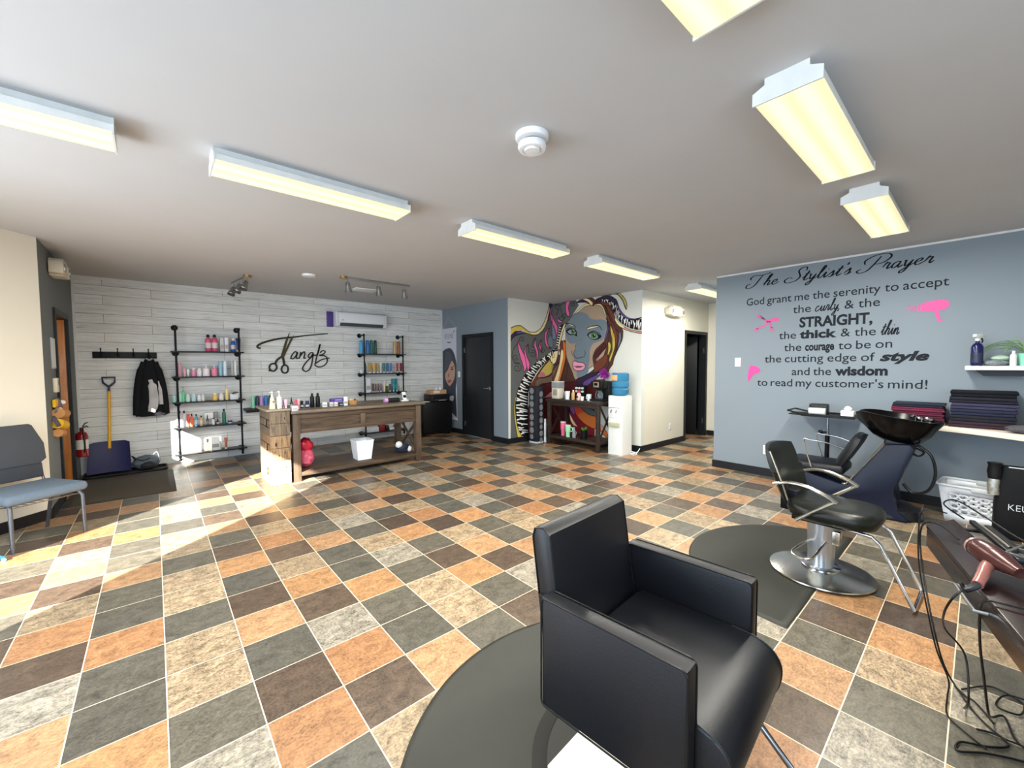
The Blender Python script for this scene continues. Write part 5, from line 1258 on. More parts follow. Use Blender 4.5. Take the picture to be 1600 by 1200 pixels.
# ================================================================== SHELVES AND GOODS
# shape, x, y, z of the base, width, height, colours, label
SHELF_GOODS = [
('capped', 0.633, 7.77, 1.68, 0.098, 0.257, 'd0587c k', 'pink bottle with black cap, left of two on top shelf of the left pipe unit'),
('capped', 0.714, 7.77, 1.68, 0.095, 0.26, 'd0587c k', 'pink bottle with black cap, right of two on top shelf of the left pipe unit'),
('carton', 0.804, 7.77, 1.68, 0.054, 0.215, 'c9c6c6', 'grey white slim carton beside the pink bottles on the top shelf'),
('carton', 0.86, 7.77, 1.68, 0.054, 0.22, 'e6e0ea', 'white carton with teal edge left of the blue bottles on the top shelf'),
('capped', 0.948, 7.77, 1.68, 0.075, 0.209, '1f58b4 w', 'blue bottle with white cap on the top left shelf'),
('tube', 1.017, 7.77, 1.68, 0.084, 0.217, '15206e', 'dark blue tube behind the right pipe of the top left shelf'),
('can', 0.279, 7.77, 1.305, 0.066, 0.205, 'dba0b0', 'tall rose can at left end of the second shelf'),
('tube', 0.337, 7.77, 1.305, 0.043, 0.113, 'e59fb0', 'small pink tube beside the tall rose can'),
('tube', 0.377, 7.77, 1.305, 0.035, 0.109, 'ecebea', 'small white tube between pink tube and pink squat bottle'),
('squat', 0.443, 7.77, 1.305, 0.074, 0.122, 'e58fae', 'squat pink bottle on the second shelf of the left pipe unit'),
('squat', 0.511, 7.77, 1.305, 0.076, 0.121, 'eee9e8', 'squat white bottle beside the squat pink bottle'),
('pump', 0.594, 7.77, 1.305, 0.109, 0.175, 'efe6e6 w', 'wide white pump bottle on the second shelf'),
('pump', 0.695, 7.77, 1.305, 0.093, 0.175, 'ee8aa6 w', 'pink pump bottle on the second shelf'),
('can', 0.774, 7.77, 1.305, 0.057, 0.23, '8cc6e0', 'tall light blue can on the second shelf'),
('can', 0.833, 7.77, 1.305, 0.058, 0.23, 'dfeaf2', 'tall white can beside the light blue can'),
('can', 0.926, 7.77, 1.305, 0.032, 0.235, 'b9bcb8', 'slim grey can near the right pipe of the second shelf'),
('can', 0.968, 7.77, 1.305, 0.037, 0.24, 'eceeee', 'slim white can next to the right pipe of the second shelf'),
('squat', 0.207, 7.77, 0.93, 0.051, 0.1, 'a8e6d0', 'small mint tub overhanging left of the left pipe on the third shelf'),
('capped', 0.263, 7.77, 0.93, 0.077, 0.172, 'bdf0dc w', 'pale mint bottle behind the left pipe on the third shelf'),
('pump', 0.31, 7.77, 0.93, 0.044, 0.227, '6fc79b g', 'tall green pump bottle on the third shelf'),
('squat', 0.363, 7.77, 0.93, 0.067, 0.106, 'c8ecdc', 'pale mint squat bottle right of the green pump'),
('squat', 0.431, 7.77, 0.93, 0.067, 0.107, 'bfe0e4', 'pale blue squat bottle on the third shelf'),
('squat', 0.496, 7.77, 0.93, 0.056, 0.099, 'e8e8e2', 'white squat bottle left of its twin on the third shelf'),
('squat', 0.544, 7.77, 0.93, 0.056, 0.096, 'e2e2dc', 'white squat bottle right of its twin on the third shelf'),
('squat', 0.69, 7.77, 0.93, 0.085, 0.113, 'eec66a', 'yellow squat bottle on the third shelf'),
('squat', 0.771, 7.77, 0.93, 0.074, 0.109, 'f4e6dc', 'cream squat bottle beside the yellow squat bottle'),
('can', 0.843, 7.77, 0.93, 0.052, 0.181, 'ecd488', 'tall pale yellow can on the third shelf'),
('capped', 0.26, 7.77, 0.555, 0.044, 0.244, 'e6e6e6 k', 'white bottle with black cap at left end of the fourth shelf'),
('capped', 0.31, 7.77, 0.555, 0.055, 0.245, 'e4dcea k', 'tall white lilac can with black cap on the fourth shelf'),
('can', 0.357, 7.77, 0.555, 0.045, 0.189, 'd8543c', 'red orange can on the fourth shelf'),
('capped', 0.398, 7.77, 0.555, 0.047, 0.19, 'e2683c k', 'orange can with black cap on the fourth shelf'),
('capped', 0.451, 7.77, 0.555, 0.047, 0.181, '5a9fc4 k', 'blue can with dark cap on the fourth shelf'),
('capped', 0.511, 7.77, 0.555, 0.051, 0.151, 'd8b470 k', 'gold can with black cap on the fourth shelf'),
('spray', 0.586, 7.77, 0.555, 0.038, 0.164, '3c3a3a k', 'slim dark spray bottle on the fourth shelf'),
('capped', 0.658, 7.77, 0.555, 0.046, 0.104, 'e4e8ea k', 'small white bottle with black cap on the fourth shelf'),
('spray', 0.714, 7.77, 0.555, 0.05, 0.089, '3b2340 k', 'small dark purple spray bottle on the fourth shelf'),
('capped', 0.796, 7.77, 0.555, 0.062, 0.237, '1f6f58 k', 'tall green bottle with dark cap on the fourth shelf'),
('jar', 0.871, 7.77, 0.555, 0.075, 0.044, '5d7cb0 n', 'blue jar with navy lid on the fourth shelf'),
('perfume', 0.577, 7.77, 0.16, 0.082, 0.19, 'd9c0aa w', 'clear rose scent bottle on the bottom shelf'),
('carton', 0.675, 7.77, 0.16, 0.115, 0.198, 'f2f0ec', 'white cardboard box on the bottom shelf'),
('capped', 0.73, 7.77, 0.16, 0.056, 0.141, 'c5d0cc w', 'grey white bottle in front of the white box on the bottom shelf'),
('tube', 0.807, 7.77, 0.16, 0.058, 0.177, 'a8593c', 'copper tube on the bottom shelf'),
('can', 2.979, 7.77, 1.68, 0.081, 0.257, '4aa3d8', 'light blue can leftmost on top shelf of the right pipe unit'),
('can', 3.102, 7.77, 1.68, 0.076, 0.259, '2c6db4', 'mid blue can on top shelf of the right pipe unit'),
('can', 3.176, 7.77, 1.68, 0.07, 0.262, '1e5f5c', 'teal green can on top shelf of the right pipe unit'),
('can', 3.255, 7.77, 1.68, 0.074, 0.261, '1c4238', 'dark green can on top shelf of the right pipe unit'),
('can', 3.658, 7.77, 1.68, 0.079, 0.252, 'c79a68', 'tan can on top shelf of the right pipe unit'),
('can', 3.741, 7.77, 1.68, 0.071, 0.254, '8e5f36', 'brown can on top shelf of the right pipe unit'),
('squat', 2.971, 7.77, 1.305, 0.057, 0.074, 'e9e9e6', 'small white tub left of the left pipe of the right unit'),
('capped', 3.053, 7.77, 1.305, 0.036, 0.208, '2a2420 k', 'slim black bottle behind the left pipe of the right unit'),
('tube', 3.13, 7.77, 1.305, 0.07, 0.203, 'b8923a', 'dull gold tube leftmost of the tube row'),
('tube', 3.218, 7.77, 1.305, 0.07, 0.203, 'cda45a', 'tan gold tube second of the tube row'),
('tube', 3.295, 7.77, 1.305, 0.06, 0.199, 'b99050', 'gold tube third of the tube row'),
('tube', 3.355, 7.77, 1.305, 0.049, 0.197, 'c6dcd6', 'pale teal tube in the tube row'),
('tube', 3.42, 7.77, 1.305, 0.065, 0.197, '2a7a70', 'dark teal tube in the tube row'),
('tube', 3.494, 7.77, 1.305, 0.065, 0.199, '2c62a0', 'blue tube in the tube row'),
('tube', 3.568, 7.77, 1.305, 0.052, 0.196, '3b78c4', 'bright blue tube in the tube row'),
('tube', 3.706, 7.77, 1.305, 0.06, 0.196, 'b83448', 'red tube near the right pipe'),
('tube', 3.786, 7.77, 1.305, 0.069, 0.196, '8e1f38', 'crimson tube beside the right pipe'),
('carton', 3.091, 7.77, 0.93, 0.097, 0.268, 'dfe2ec', 'white carton on third shelf of the right pipe unit'),
('tube', 3.194, 7.77, 0.93, 0.047, 0.173, '3a2c30', 'dark plum tube beside the white carton'),
('tube', 3.246, 7.77, 0.93, 0.043, 0.171, '6a4a58', 'mauve tube second after the white carton'),
('tube', 3.295, 7.77, 0.93, 0.043, 0.169, '5c3a3c', 'brown tube third after the white carton'),
('tube', 3.352, 7.77, 0.93, 0.052, 0.168, '7c5c78', 'purple tube fourth after the white carton'),
('capped', 3.419, 7.77, 0.93, 0.037, 0.224, 'e2dcae w', 'slim pale yellow bottle on third shelf of the right unit'),
('squat', 3.478, 7.77, 0.93, 0.054, 0.152, '3d4a30', 'dark green tub behind slim pale yellow bottle'),
('tube', 3.541, 7.77, 0.93, 0.05, 0.156, '5e4420', 'brown gold tube left of the teal box'),
('tube', 3.616, 7.77, 0.93, 0.057, 0.153, '35a0a8', 'teal tube left of its twin under the teal box'),
('tube', 3.687, 7.77, 0.93, 0.053, 0.151, '2f8f9a', 'teal tube right of its twin under the teal box'),
('squat', 3.768, 7.77, 0.93, 0.051, 0.106, 'c8b49a', 'small tan bottle next to the right pipe'),
('carton', 0.613, 7.884, 0.555, 0.12, 0.184, 'ecebe6', 'white carton behind the gold can on the fourth shelf'),
('carton', 0.705, 7.884, 0.555, 0.052, 0.187, '7d8484', 'grey carton behind the small spray on the fourth shelf'),
('carton', 3.684, 7.884, 0.93, 0.111, 0.255, '1d7f8c', 'teal box behind the teal tubes on the right unit'),
]
COUNTER_GOODS = [
('pumpcone', 1.066, 5.66, 0.935, 0.082, 0.215, 'ecd9b8 w', 'cream pump bottle with dark emblem at left end of the counter'),
('pump', 1.143, 5.66, 0.935, 0.066, 0.214, 'f4f4f2 w', 'white pump bottle beside the cream pump bottle'),
('tube', 1.201, 5.72, 0.935, 0.022, 0.101, 'c9748e', 'dark pink tube behind pale pink tube'),
('tube', 1.213, 5.66, 0.935, 0.043, 0.11, 'f0b4c4', 'pale pink tube on the counter right of the pumps'),
('spray', 1.32, 5.85, 0.9, 0.047, 0.152, '2e3634 k', 'dark spray bottle with pointed cap on the counter'),
('tube', 1.359, 5.8, 0.9, 0.036, 0.128, 'd84a5c', 'red pink tube behind the small white box'),
('tube', 1.392, 5.8, 0.9, 0.029, 0.126, 'e8a0ae', 'light pink tube right of the red pink tube'),
('carton', 1.299, 5.62, 0.9, 0.078, 0.061, 'dcdce6', 'small white and black box at front edge of the counter'),
('jar', 1.454, 5.9, 0.9, 0.043, 0.096, '1c1e24 k', 'black jar left of the navy jar on the counter'),
('jar', 1.521, 5.9, 0.9, 0.054, 0.092, '141a48 n', 'navy jar with white label on the counter'),
('capped', 1.583, 5.9, 0.9, 0.067, 0.189, '141210 k', 'black bottle, left of two on the counter'),
('capped', 1.654, 5.9, 0.9, 0.068, 0.188, '141210 k', 'black bottle, right of two on the counter'),
('carton', 1.722, 5.85, 0.9, 0.064, 0.064, 'e2e6e4', 'low white box right of the black bottles'),
('carton', 1.81, 5.85, 0.9, 0.051, 0.06, 'c9cbc4', 'small printed box under left of the purple box'),
('carton', 1.87, 5.85, 0.9, 0.051, 0.056, 'd8dad2', 'small white printed box under middle of the purple box'),
('carton', 1.939, 5.85, 0.9, 0.051, 0.052, '23262a', 'small black box under right of the purple box'),
('carton', 2.0, 5.85, 0.9, 0.058, 0.12, 'eceeec', 'tall white box right of the purple box'),
]
CAPS = {'k': '141416', 'w': 'eeeeee', 'g': '4f9f78', 'n': '1b2350'}
def goods(item, name, cat, group):
    shape, x, y, z, w, h, cols, label = item
    cols = cols.split(); body = colour_mat(cols[0]); cap = colour_mat(CAPS[cols[1]] if len(cols) > 1 else 'e4e2de')
    r = w * 0.41
    t = thing(name, label, cat, (x, y, z), 0, group)
    def L(nm, prof, mt, **k): return MB().lathe([(a * r, b * h) for a, b in prof], n=18, **k).build(nm, mt, t)
    if shape == 'can':
        L('body', [(.96, 0), (1, .02), (1, .84), (.9, .87)], body); L('cap', [(.9, .87), (.9, .98), (.8, 1), (.0001, 1)], cap if len(cols) > 1 else colour_mat(cols[0], 0.25))
    elif shape == 'capped':
        L('body', [(.9, 0), (1, .03), (1, .66), (.85, .76), (.45, .82), (.42, .86)], body); L('cap', [(.5, .84), (.5, .98), (.42, 1), (.0001, 1)], cap)
        L('label_band', [(1.01, .2), (1.01, .52)], colour_mat('cfc8c4'), cap=False) if cols[0] in ('d0587c', '1f58b4', '5a9fc4', 'd8b470', '141210') and cols[0] != '141210' else None
    elif shape == 'squat':
        L('body', [(.9, 0), (1, .04), (1, .68), (.7, .8)], body); L('cap', [(.62, .8), (.62, .98), (.56, 1), (.0001, 1)], colour_mat('f2efec'))
    elif shape == 'jar':
        L('body', [(.95, 0), (1, .05), (1, .6)], body); L('cap', [(1.04, .6), (1.04, .96), (.98, 1), (.0001, 1)], cap); L('label_band', [(1.01, .15), (1.01, .42)], colour_mat('c8ccd8'), cap=False)
    elif shape in ('pump', 'pumpcone'):
        b0 = [(1, 0), (1.04, .03), (.66, .58), (.55, .64), (.35, .68)] if shape == 'pumpcone' else [(.95, 0), (1, .03), (1, .6), (.85, .68), (.36, .72)]
        L('body', b0, body)
        p = MB(); p.lathe([(.34 * r, .69 * h), (.34 * r, .78 * h), (.12 * r, .8 * h), (.12 * r, .92 * h)], n=14); p.tube([(0, 0, .93 * h), (-.45 * r, -.1 * r, .97 * h), (-.95 * r, -.2 * r, .95 * h)], .14 * r, 8)
        p.lathe([(.3 * r, .92 * h), (.32 * r, .97 * h), (.2 * r, 1.0 * h), (.0001, 1.0 * h)], n=14); p.build('pump_head', cap, t)
        if shape == 'pumpcone': MB().lathe([(.3 * r, 0), (.3 * r, .004), (.0001, .005)], (.25 * r, -.78 * r, .4 * h), 12, (0, -1, .25)).build('emblem', colour_mat('4a4238'), t)
    elif shape == 'spray':
        L('body', [(.95, 0), (1, .04), (1, .5), (.5, .62)], body); L('label_band', [(1.01, .1), (1.01, .42)], colour_mat('b8b4ae' if r > 0.018 else '8c8a88'), cap=False); L('spray_head', [(.5, .62), (.42, .8), (.14, 1), (.0001, 1)], cap)
    elif shape == 'tube':
        mb = MB(); a, d = r, r * 0.55
        mb.hexa([(-a * .62, -d, .14 * h), (a * .62, -d, .14 * h), (a * .62, d, .14 * h), (-a * .62, d, .14 * h), (-a, -d * .15, h), (a, -d * .15, h), (a, d * .15, h), (-a, d * .15, h)], 0.003)
        mb.build('body', body, t); L('cap', [(.6, 0), (.6, .14), (.0001, .14)], colour_mat('e6e4e0'))
    elif shape == 'carton':
        a = w / 2 * .9; d = min(a, .03)
        MB().box(-a, a, -d, d, 0, h, .0015).build('body', body, t)
        MB().box(-a * .8, a * .8, -d - .0006, -d, h * .22, h * .5).build('printed_panel', colour_mat('a8a29c' if cols[0] not in ('23262a', '1d7f8c') else '8fb0b4'), t)
    elif shape == 'perfume':
        MB().box(-r, r, -r * .5, r * .5, 0, h * .66, .008).build('body', clear('rose_glass', 'e2c4ae', 0.1, 1.3, 0.5), t); L('cap', [(.3, .66), (.3, .7), (.5, .72), (.5, .98), (.0001, 1)], colour_mat('b09076'))
    return t
LEVELS = [1.672, 1.297, 0.922, 0.547, 0.152]
for it in SHELF_GOODS:
    it = list(it); left = it[1] < 2
    near = min(LEVELS, key=lambda q: abs(q - it[3])); it[3] = near + 0.0082
    lvl = LEVELS.index(near)
    it[7] = it[7] if left or 'right' in it[7] and 'unit' in it[7] else it[7] + (' of the right pipe unit' if len(it[7].split()) < 12 else '')
    goods(it, {'carton': 'carton', 'jar': 'cream_jar', 'tube': 'hair_tube', 'can': 'spray_can', 'pump': 'pump_bottle', 'perfume': 'scent_bottle'}.get(it[0], 'hair_bottle'),
          {'carton': 'box', 'jar': 'jar', 'tube': 'tube', 'can': 'can'}.get(it[0], 'bottle'), 'hair products on the %s pipe shelf, level %d' % ('left' if left else 'right', lvl + 1))
for it in COUNTER_GOODS:
    goods(it, {'carton': 'carton', 'jar': 'cream_jar', 'tube': 'hair_tube'}.get(it[0], 'hair_bottle'), {'carton': 'box', 'jar': 'jar', 'tube': 'tube'}.get(it[0], 'bottle'), 'hair products on the counter')
def pipe_shelf(x0, x1, label):
    t = thing('pipe_shelf_unit', label, 'shelf unit', ((x0 + x1) / 2, BACK, 1.05), 0, 'black pipe shelf units')
    hx = (x1 - x0) / 2; yp = -0.235
    for s in (-1, 1):
        p = MB(); p.cyl((s * hx, yp, -0.97), (s * hx, yp, 0.98), 0.0135, n=12)
        p.ball((s * hx, yp, 0.98), 0.0185, 10); p.ball((s * hx, yp, -0.97), 0.02, 10)
        po = p.build('upright_pipe', black_metal, t)
        for z in [0.98] + [q - 1.05 - 0.022 for q in LEVELS]:
            f = MB(); f.cyl((s * hx, yp, z), (s * hx, -0.008, z), 0.0125, n=10); f.lathe([(0.042, 0), (0.042, 0.008), (0.022, 0.014), (0.02, 0.03)], (s * hx, 0, z), 18, (0, -1, 0)); f.lathe([(0.019, -0.022), (0.019, 0.022)], (s * hx, yp, z), 10)
            f.build('wall_flange', black_metal, po)
    for q in LEVELS:
        MB().box(-hx - 0.06, hx + 0.06, -0.262, -0.012, q - 1.05 - 0.008, q - 1.05 + 0.008, 0.002).build('shelf_board', plain('black_shelf_board', '1a1a1c', 0.4), t)
pipe_shelf(0.245, 1.018, 'left black pipe shelf unit with five boards on the plank wall')
pipe_shelf(3.005, 3.795, 'right black pipe shelf unit behind the counter near the poster')
# a few goods low on the right unit
for nm, lab, cat, x, w, d, h, c in (('carton', 'long white box on the lowest board of the right pipe unit', 'box', 3.16, .24, .14, .09, 'e6e8ea'), ('carton', 'dark red box on the lowest board of the right pipe unit', 'box', 3.37, .11, .1, .13, '8a1d22'),
    ('carton', 'small black box right of the dark red box on the lowest board', 'box', 3.47, .06, .1, .10, '1c1c1e'), ('hair_iron', 'white folded cloth among small black things on the lowest board', 'cloth', 3.57, .1, .1, .05, 'e2e2de'), ('carton', 'small black case at right end of the lowest board', 'box', 3.68, .08, .08, .08, '17181a')):
    o = MB(); o.box(x - w / 2, x + w / 2, BACK - 0.06 - d, BACK - 0.06, LEVELS[4] + .0082, LEVELS[4] + .0082 + h, 0.004); tag(o.build('folded_cloth' if cat == 'cloth' else nm, colour_mat(c)), lab, cat, 'goods on the lowest board of the right pipe unit')
t = thing('clip_stand', 'white box with black claw clip beside right pipe on the third left shelf', 'box', (0.94, 7.77, LEVELS[2] + .0082))
MB().box(-.06, .05, -.04, .04, 0, .09, .003).build('body', colour_mat('d8dadc'), t)
c_ = MB(); c_.tube([(-.03, -.03, .095), (.0, -.035, .115), (.05, -.03, .11)], .008, 6, sub=3); c_.tube([(-.04, -.03, .085), (.0, -.04, .09), (.03, -.03, .085)], .006, 6, sub=3); c_.build('claw_clip', black_plastic, t)
# long floating shelf on the plank wall behind the counter, goods peeking over the counter
fs = thing('floating_shelf', 'black floating wall shelf behind the left end of the counter', 'shelf', (1.75, BACK, 0.765))
MB().box(-0.68, 0.7, -0.2, 0, -0.03, 0.0, 0.003).build('board', plain('black_shelf_board', '1a1a1c', 0.4), fs)
MB().box(-0.64, 0.66, -0.03, 0, -0.075, -0.03, 0.003).build('wall_cleat', plain('black_shelf_board', '1a1a1c', 0.4), fs)
for x, c, lab in ((1.20, '86d3b0', 'mint green can on the black floating shelf left of the counter goods'), (1.26, '2c3038', 'dark can between the mint and lilac cans on the floating shelf'), (1.32, 'b48cc8', 'lilac can on the floating shelf behind the crates'), (1.385, '2f7cc0', 'blue can on the floating shelf beside the lilac can'), (1.45, '2a5a50', 'dark teal can on the floating shelf right of the blue can')):
    goods(('can', x, 7.83, 0.766, 0.062, 0.2, c, lab), 'spray_can', 'can', 'cans on the floating shelf')
t = thing('gift_box', 'long purple box lying across three small boxes on the counter', 'box', (1.885, 5.86, 0.963))
MB().box(-.085, .085, -.035, .035, 0, .042, .002).build('body', colour_mat('4a2a8c'), t); MB().box(-.03, .06, -.036, -.035, .012, .03).build('printed_panel', colour_mat('9a86cc'), t)
t = thing('wicker_basket', 'small tan wicker basket of samples on the counter', 'basket', (2.11, 5.86, 0.9))
b_ = MB(); b_.lathe([(.042, 0), (.05, .008), (.058, .06), (.06, .066), (.053, .066), (.046, .012), (.0001, .01)], n=26, sx=1.15, sy=.8)
b_.build('basket_body', plain('wicker', 'b98a55', 0.8, var=0.25, scale=70, bump=0.4), t)
for x, c in ((-.03, 'e0c89a'), (0, 'caa877'), (.03, '2a2420')): MB().cyl((x, 0, .015), (x, 0, .085), .014, .012, 10).build('sample_bottle', colour_mat(c), t)
t = thing('hair_dryer_case', 'black case with lilac roll end lying on the right part of the counter', 'case', (2.67, 5.86, 0.9))
MB().box(-.045, .14, -.045, .045, 0, .065, .016, 3).build('case_body', black_plastic, t); MB().lathe([(.034, 0), (.036, .035), (.03, .05), (.0001, .052)], (-.045, 0, .034), 18, (-1, 0, 0)).build('roll_end', colour_mat('d69ad2', 0.6), t)
t = thing('card_terminal', 'white card terminal with black screen at right end of the counter', 'terminal', (2.92, 5.92, 0.9))
MB().box(-.06, .06, -.05, .05, 0, .02, .005).build('base', white_plastic, t); Mt = Matrix.Translation((.02, 0, .018)) @ Matrix.Rotation(math.radians(-25), 4, 'X')
MB().box(-.03, .03, -.012, .012, 0, .13, .005, M=Mt).build('body', white_plastic, t); MB().box(-.024, .024, -.0135, -.012, .03, .075, M=Mt).build('screen', colour_mat('16181a', .15), t)
# black cabinet with printer and tray of bottles
cb_ = thing('black_cabinet', 'low black rolling cabinet in the corner under the poster', 'cabinet', (4.40, 7.55, 0))
MB().box(-.34, .34, -.17, .24, .07, .70, .004).build('body', plain('black_laminate', '0c0c0d', 0.4), cb_)
MB().box(-.335, .335, -.186, -.171, .08, .69, .003).build('door', plain('black_laminate_door', '101012', 0.35), cb_)
for sx_, sy_ in ((-.29, -.12), (.29, -.12), (-.29, .19), (.29, .19)): MB().lathe([(.03, -.012), (.032, 0), (.03, .012)], (sx_, sy_, .032), 14, (1, 0, 0)).cyl((sx_, sy_, .04), (sx_, sy_, .072), .012).build('caster', black_plastic, cb_)
t = thing('printer', 'black desktop printer on the black cabinet', 'printer', (4.46, 7.52, .701))
MB().box(-.22, .22, -.17, .17, 0, .15, .02, 3).build('printer_body', black_plastic, t); MB().box(-.15, .15, -.178, -.165, .03, .05, .002).build('paper_slot', colour_mat('3a3c40'), t); MB().box(-.06, .1, -.2, -.15, .024, .03).build('paper', colour_mat('d0d0d0'), t)
t = thing('bottle_tray', 'pale cardboard tray on top of the printer', 'tray', (4.45, 7.52, .852))
b_ = MB(); b_.box(-.19, .19, -.09, .09, 0, .006)
for q in ((-.19, .19, -.09, -.083), (-.19, .19, .083, .09)): b_.box(*q, .006, .085)
for q in ((-.19, -.183, -.083, .083), (.183, .19, -.083, .083)): b_.box(*q, .006, .085)
b_.build('tray_body', plain('kraft_card', 'b5906a', 0.8), t); MB().box(-.12, .03, -.0915, -.09, .02, .07).build('label_panel', colour_mat('e2d4c4'), t)
for x, c, lab in ((-.13, '8a8078', 'small grey bottle at left in the tray on the printer'), (-.07, 'b8a898', 'small beige bottle second from left in the printer tray'), (0.0, 'e4e6ea', 'white bottle third from left in the printer tray'), (.09, 'eceef0', 'larger white bottle at right in the printer tray')):
    goods(('capped', 4.45 + x, 7.52, .859, .075 if c[0] == 'e' else .05, .14 if c[0] == 'e' else .11, c + ' w', lab), 'hair_bottle', 'bottle', 'bottles in the printer tray')
tag(MB().box(4.08, 4.22, 7.39, 7.55, .701, .715, .004).build('paper_stack', colour_mat('e8eaec')), 'small stack of white paper at left on the black cabinet', 'paper')
# long wall shadow gap cleat is left out: nothing else stands here

# ================================================================== COFFEE CORNER
ct_wood = wood('espresso_stained_wood', '1c1512', '3c2d25', 0.5, 2.6, (10, 1.0, 10), 0.15)
K = thing('coffee_table', 'dark stained coffee bar table with crossed ends in front of the mural', 'table', (5.70, 4.66, 0))
MB().box(-.29, .27, -.61, .61, .79, .835, .004).build('tabletop', ct_wood, K)
for x in (-.27, .20):
    for y in (-.58, .52): MB().box(x, x + .06, y, y + .06, 0, .79, .003).build('leg', ct_wood, K)
MB().box(-.26, .25, -.57, .57, .12, .165, .003).build('lower_shelf', ct_wood, K)
for x in (-.262, .235): MB().box(x, x + .022, -.52, .52, .72, .79, .002).build('apron', ct_wood, K)
for y in (-.56, .54):
    for s in (0, 1):
        a, b2 = (-.21, .21) if s else (.21, -.21); e_ = .022 if s else -.022
        MB().prism([(a - e_, .17), (a + e_, .17), (b2 + e_, .78), (b2 - e_, .78)], y + .012 * s, y + .012 * s + .012, 'y').build('cross_brace', ct_wood, K)
def on_bar(dx, dy, z=.8355): return (5.70 + dx, 4.66 + dy, z)
t = thing('cereal_dispenser', 'clear topped white dispenser at the left end of the coffee bar', 'dispenser', on_bar(-.12, .45))
MB().box(-.075, .075, -.085, .085, 0, .19, .006).build('base', plain('ivory_plastic', 'd6d0be', .4), t); MB().box(-.08, .08, -.09, .09, .19, .30, .01).build('hopper', clear('dispenser_plastic', 'dfe8ec', .1, 1.2, .7), t)
MB().box(-.082, .082, -.092, .092, .30, .315, .006).build('lid', white_plastic, t); MB().box(-.078, -.074, -.05, .05, .06, .17, .002).build('window', plain('grain_window', '9a937c', .5), t)
def cup(dx, dy, r, h, c, lab, handle=False):
    t = thing('coffee_cup', lab, 'cup', on_bar(dx, dy), 0, 'cups on the coffee bar')
    MB().lathe([(r * .78, 0), (r, h), (r * .9, h), (r * .7, .006), (.0001, .006)], n=20).build('cup_body', colour_mat(c), t)
    if handle: MB().tube([(-r * .9, 0, h * .8), (-r * 1.6, 0, h * .7), (-r * 1.6, 0, h * .35), (-r * .85, 0, h * .25)], .006, 7, sub=3).build('handle', colour_mat(c), t)
cup(-.10, .25, .045, .135, 'd9e2e2', 'pale stacked cup beside the dispenser, left of two'); cup(-.16, .18, .045, .145, 'e6ecec', 'pale stacked cup right of two, nearer the front edge')
cup(-.18, -.17, .032, .07, 'ecebe6', 'small white cup in front of the coffee maker'); cup(-.08, -.235, .045, .11, 'd4dcda', 'white mug left of the coffee maker', True)
goods(('capped', *on_bar(-.16, .05), .075, .17, 'caa46a w', 'amber and white creamer bottle on the coffee bar'), 'creamer_bottle', 'bottle', None)
t = thing('syrup_bottle', 'pinkish bottle with red cap on the coffee bar', 'bottle', on_bar(-.15, -.07))
MB().lathe([(.035, 0), (.042, .02), (.04, .09), (.022, .13)], n=18).build('body', colour_mat('e0c0b8'), t); MB().lathe([(.026, .128), (.028, .165), (.0001, .175)], n=16).build('cap', colour_mat('c4303c'), t); MB().lathe([(.022, 0), (.0001, .002)], (-.041, -.0, .06), 12, (-1, 0, 0)).build('emblem', colour_mat('7a3a34'), t)
t = thing('pod_rack', 'small black rack of white coffee pods behind the bottles', 'pod rack', on_bar(.16, .14))
MB().box(-.03, .03, -.11, .11, 0, .24, .004).build('rack_frame', black_plastic, t)
for k in range(3):
    for z in (.13, .19): MB().lathe([(.022, 0), (.018, .03), (.0001, .032)], (-.03, -.07 + .07 * k, z), 12, (-1, 0, 0)).build('coffee_pod', white_plastic, t)
t = thing('coffee_maker', 'black drip coffee maker with silver display and glass jug', 'coffee maker', on_bar(.02, -.42))
MB().box(-.16, .14, -.13, .13, 0, .035, .008).build('base', black_plastic, t); MB().box(.03, .14, -.13, .13, .035, .34, .012).build('tower', black_plastic, t); MB().box(-.14, .03, -.12, .12, .22, .34, .015).build('brew_head', black_plastic, t)
MB().box(-.147, -.138, -.05, .06, .235, .325, .004).build('display_panel', plain('champagne_metal', 'b7a98a', .35, .6), t); MB().box(-.149, -.146, -.03, .04, .265, .31).build('screen', colour_mat('15161a', .15), t)
MB().lathe([(.05, .037), (.068, .06), (.066, .12), (.045, .165), (.05, .18)], (-.06, 0, 0), 22).build('glass_jug', clear('jug_glass', 'aab4bc', .06, 1.4, .8), t); MB().tube([(-.12, -.02, .16), (-.165, -.03, .14), (-.16, -.03, .08), (-.12, -.02, .07)], .008, 7, sub=3).build('jug_handle', black_plastic, t)
tag(MB().box(5.43, 5.56, 4.09, 4.38, .8355, .843, .003).build('drip_tray', brushed), 'thin silver tray at the front edge under the coffee maker', 'tray')
t = thing('flower_vase', 'purple pompom flower in a small vase behind the coffee maker', 'flower', on_bar(.21, -.39))
MB().lathe([(.03, 0), (.034, .1), (.02, .16), (.022, .19)], n=16).build('vase', colour_mat('2c4a34'), t); MB().tube([(0, 0, .15), (-.01, .01, .3), (-.03, .03, .42)], .004, 6).build('stem', colour_mat('3c6a30'), t)
b_ = MB(); rf = random.Random(9)
for k in range(90):
    a, q = rf.uniform(0, 2 * PI), math.acos(rf.uniform(-1, 1)); d = Vector((math.sin(q) * math.cos(a), math.sin(q) * math.sin(a), math.cos(q))); c0 = Vector((-.03, .03, .46))
    b_.cyl(c0 + d * .03, c0 + d * .1, .012, .004, 5)
b_.build('petals', plain('purple_petals', '8a1f8a', .6, var=.2, scale=60), t)
t = thing('green_tin', 'lime green tub behind the water bottle on the coffee bar', 'tub', on_bar(.12, -.59)); MB().lathe([(.035, 0), (.035, .09), (.03, .1), (.0001, .1)], n=16).build('body', colour_mat('9ccc4a'), t)
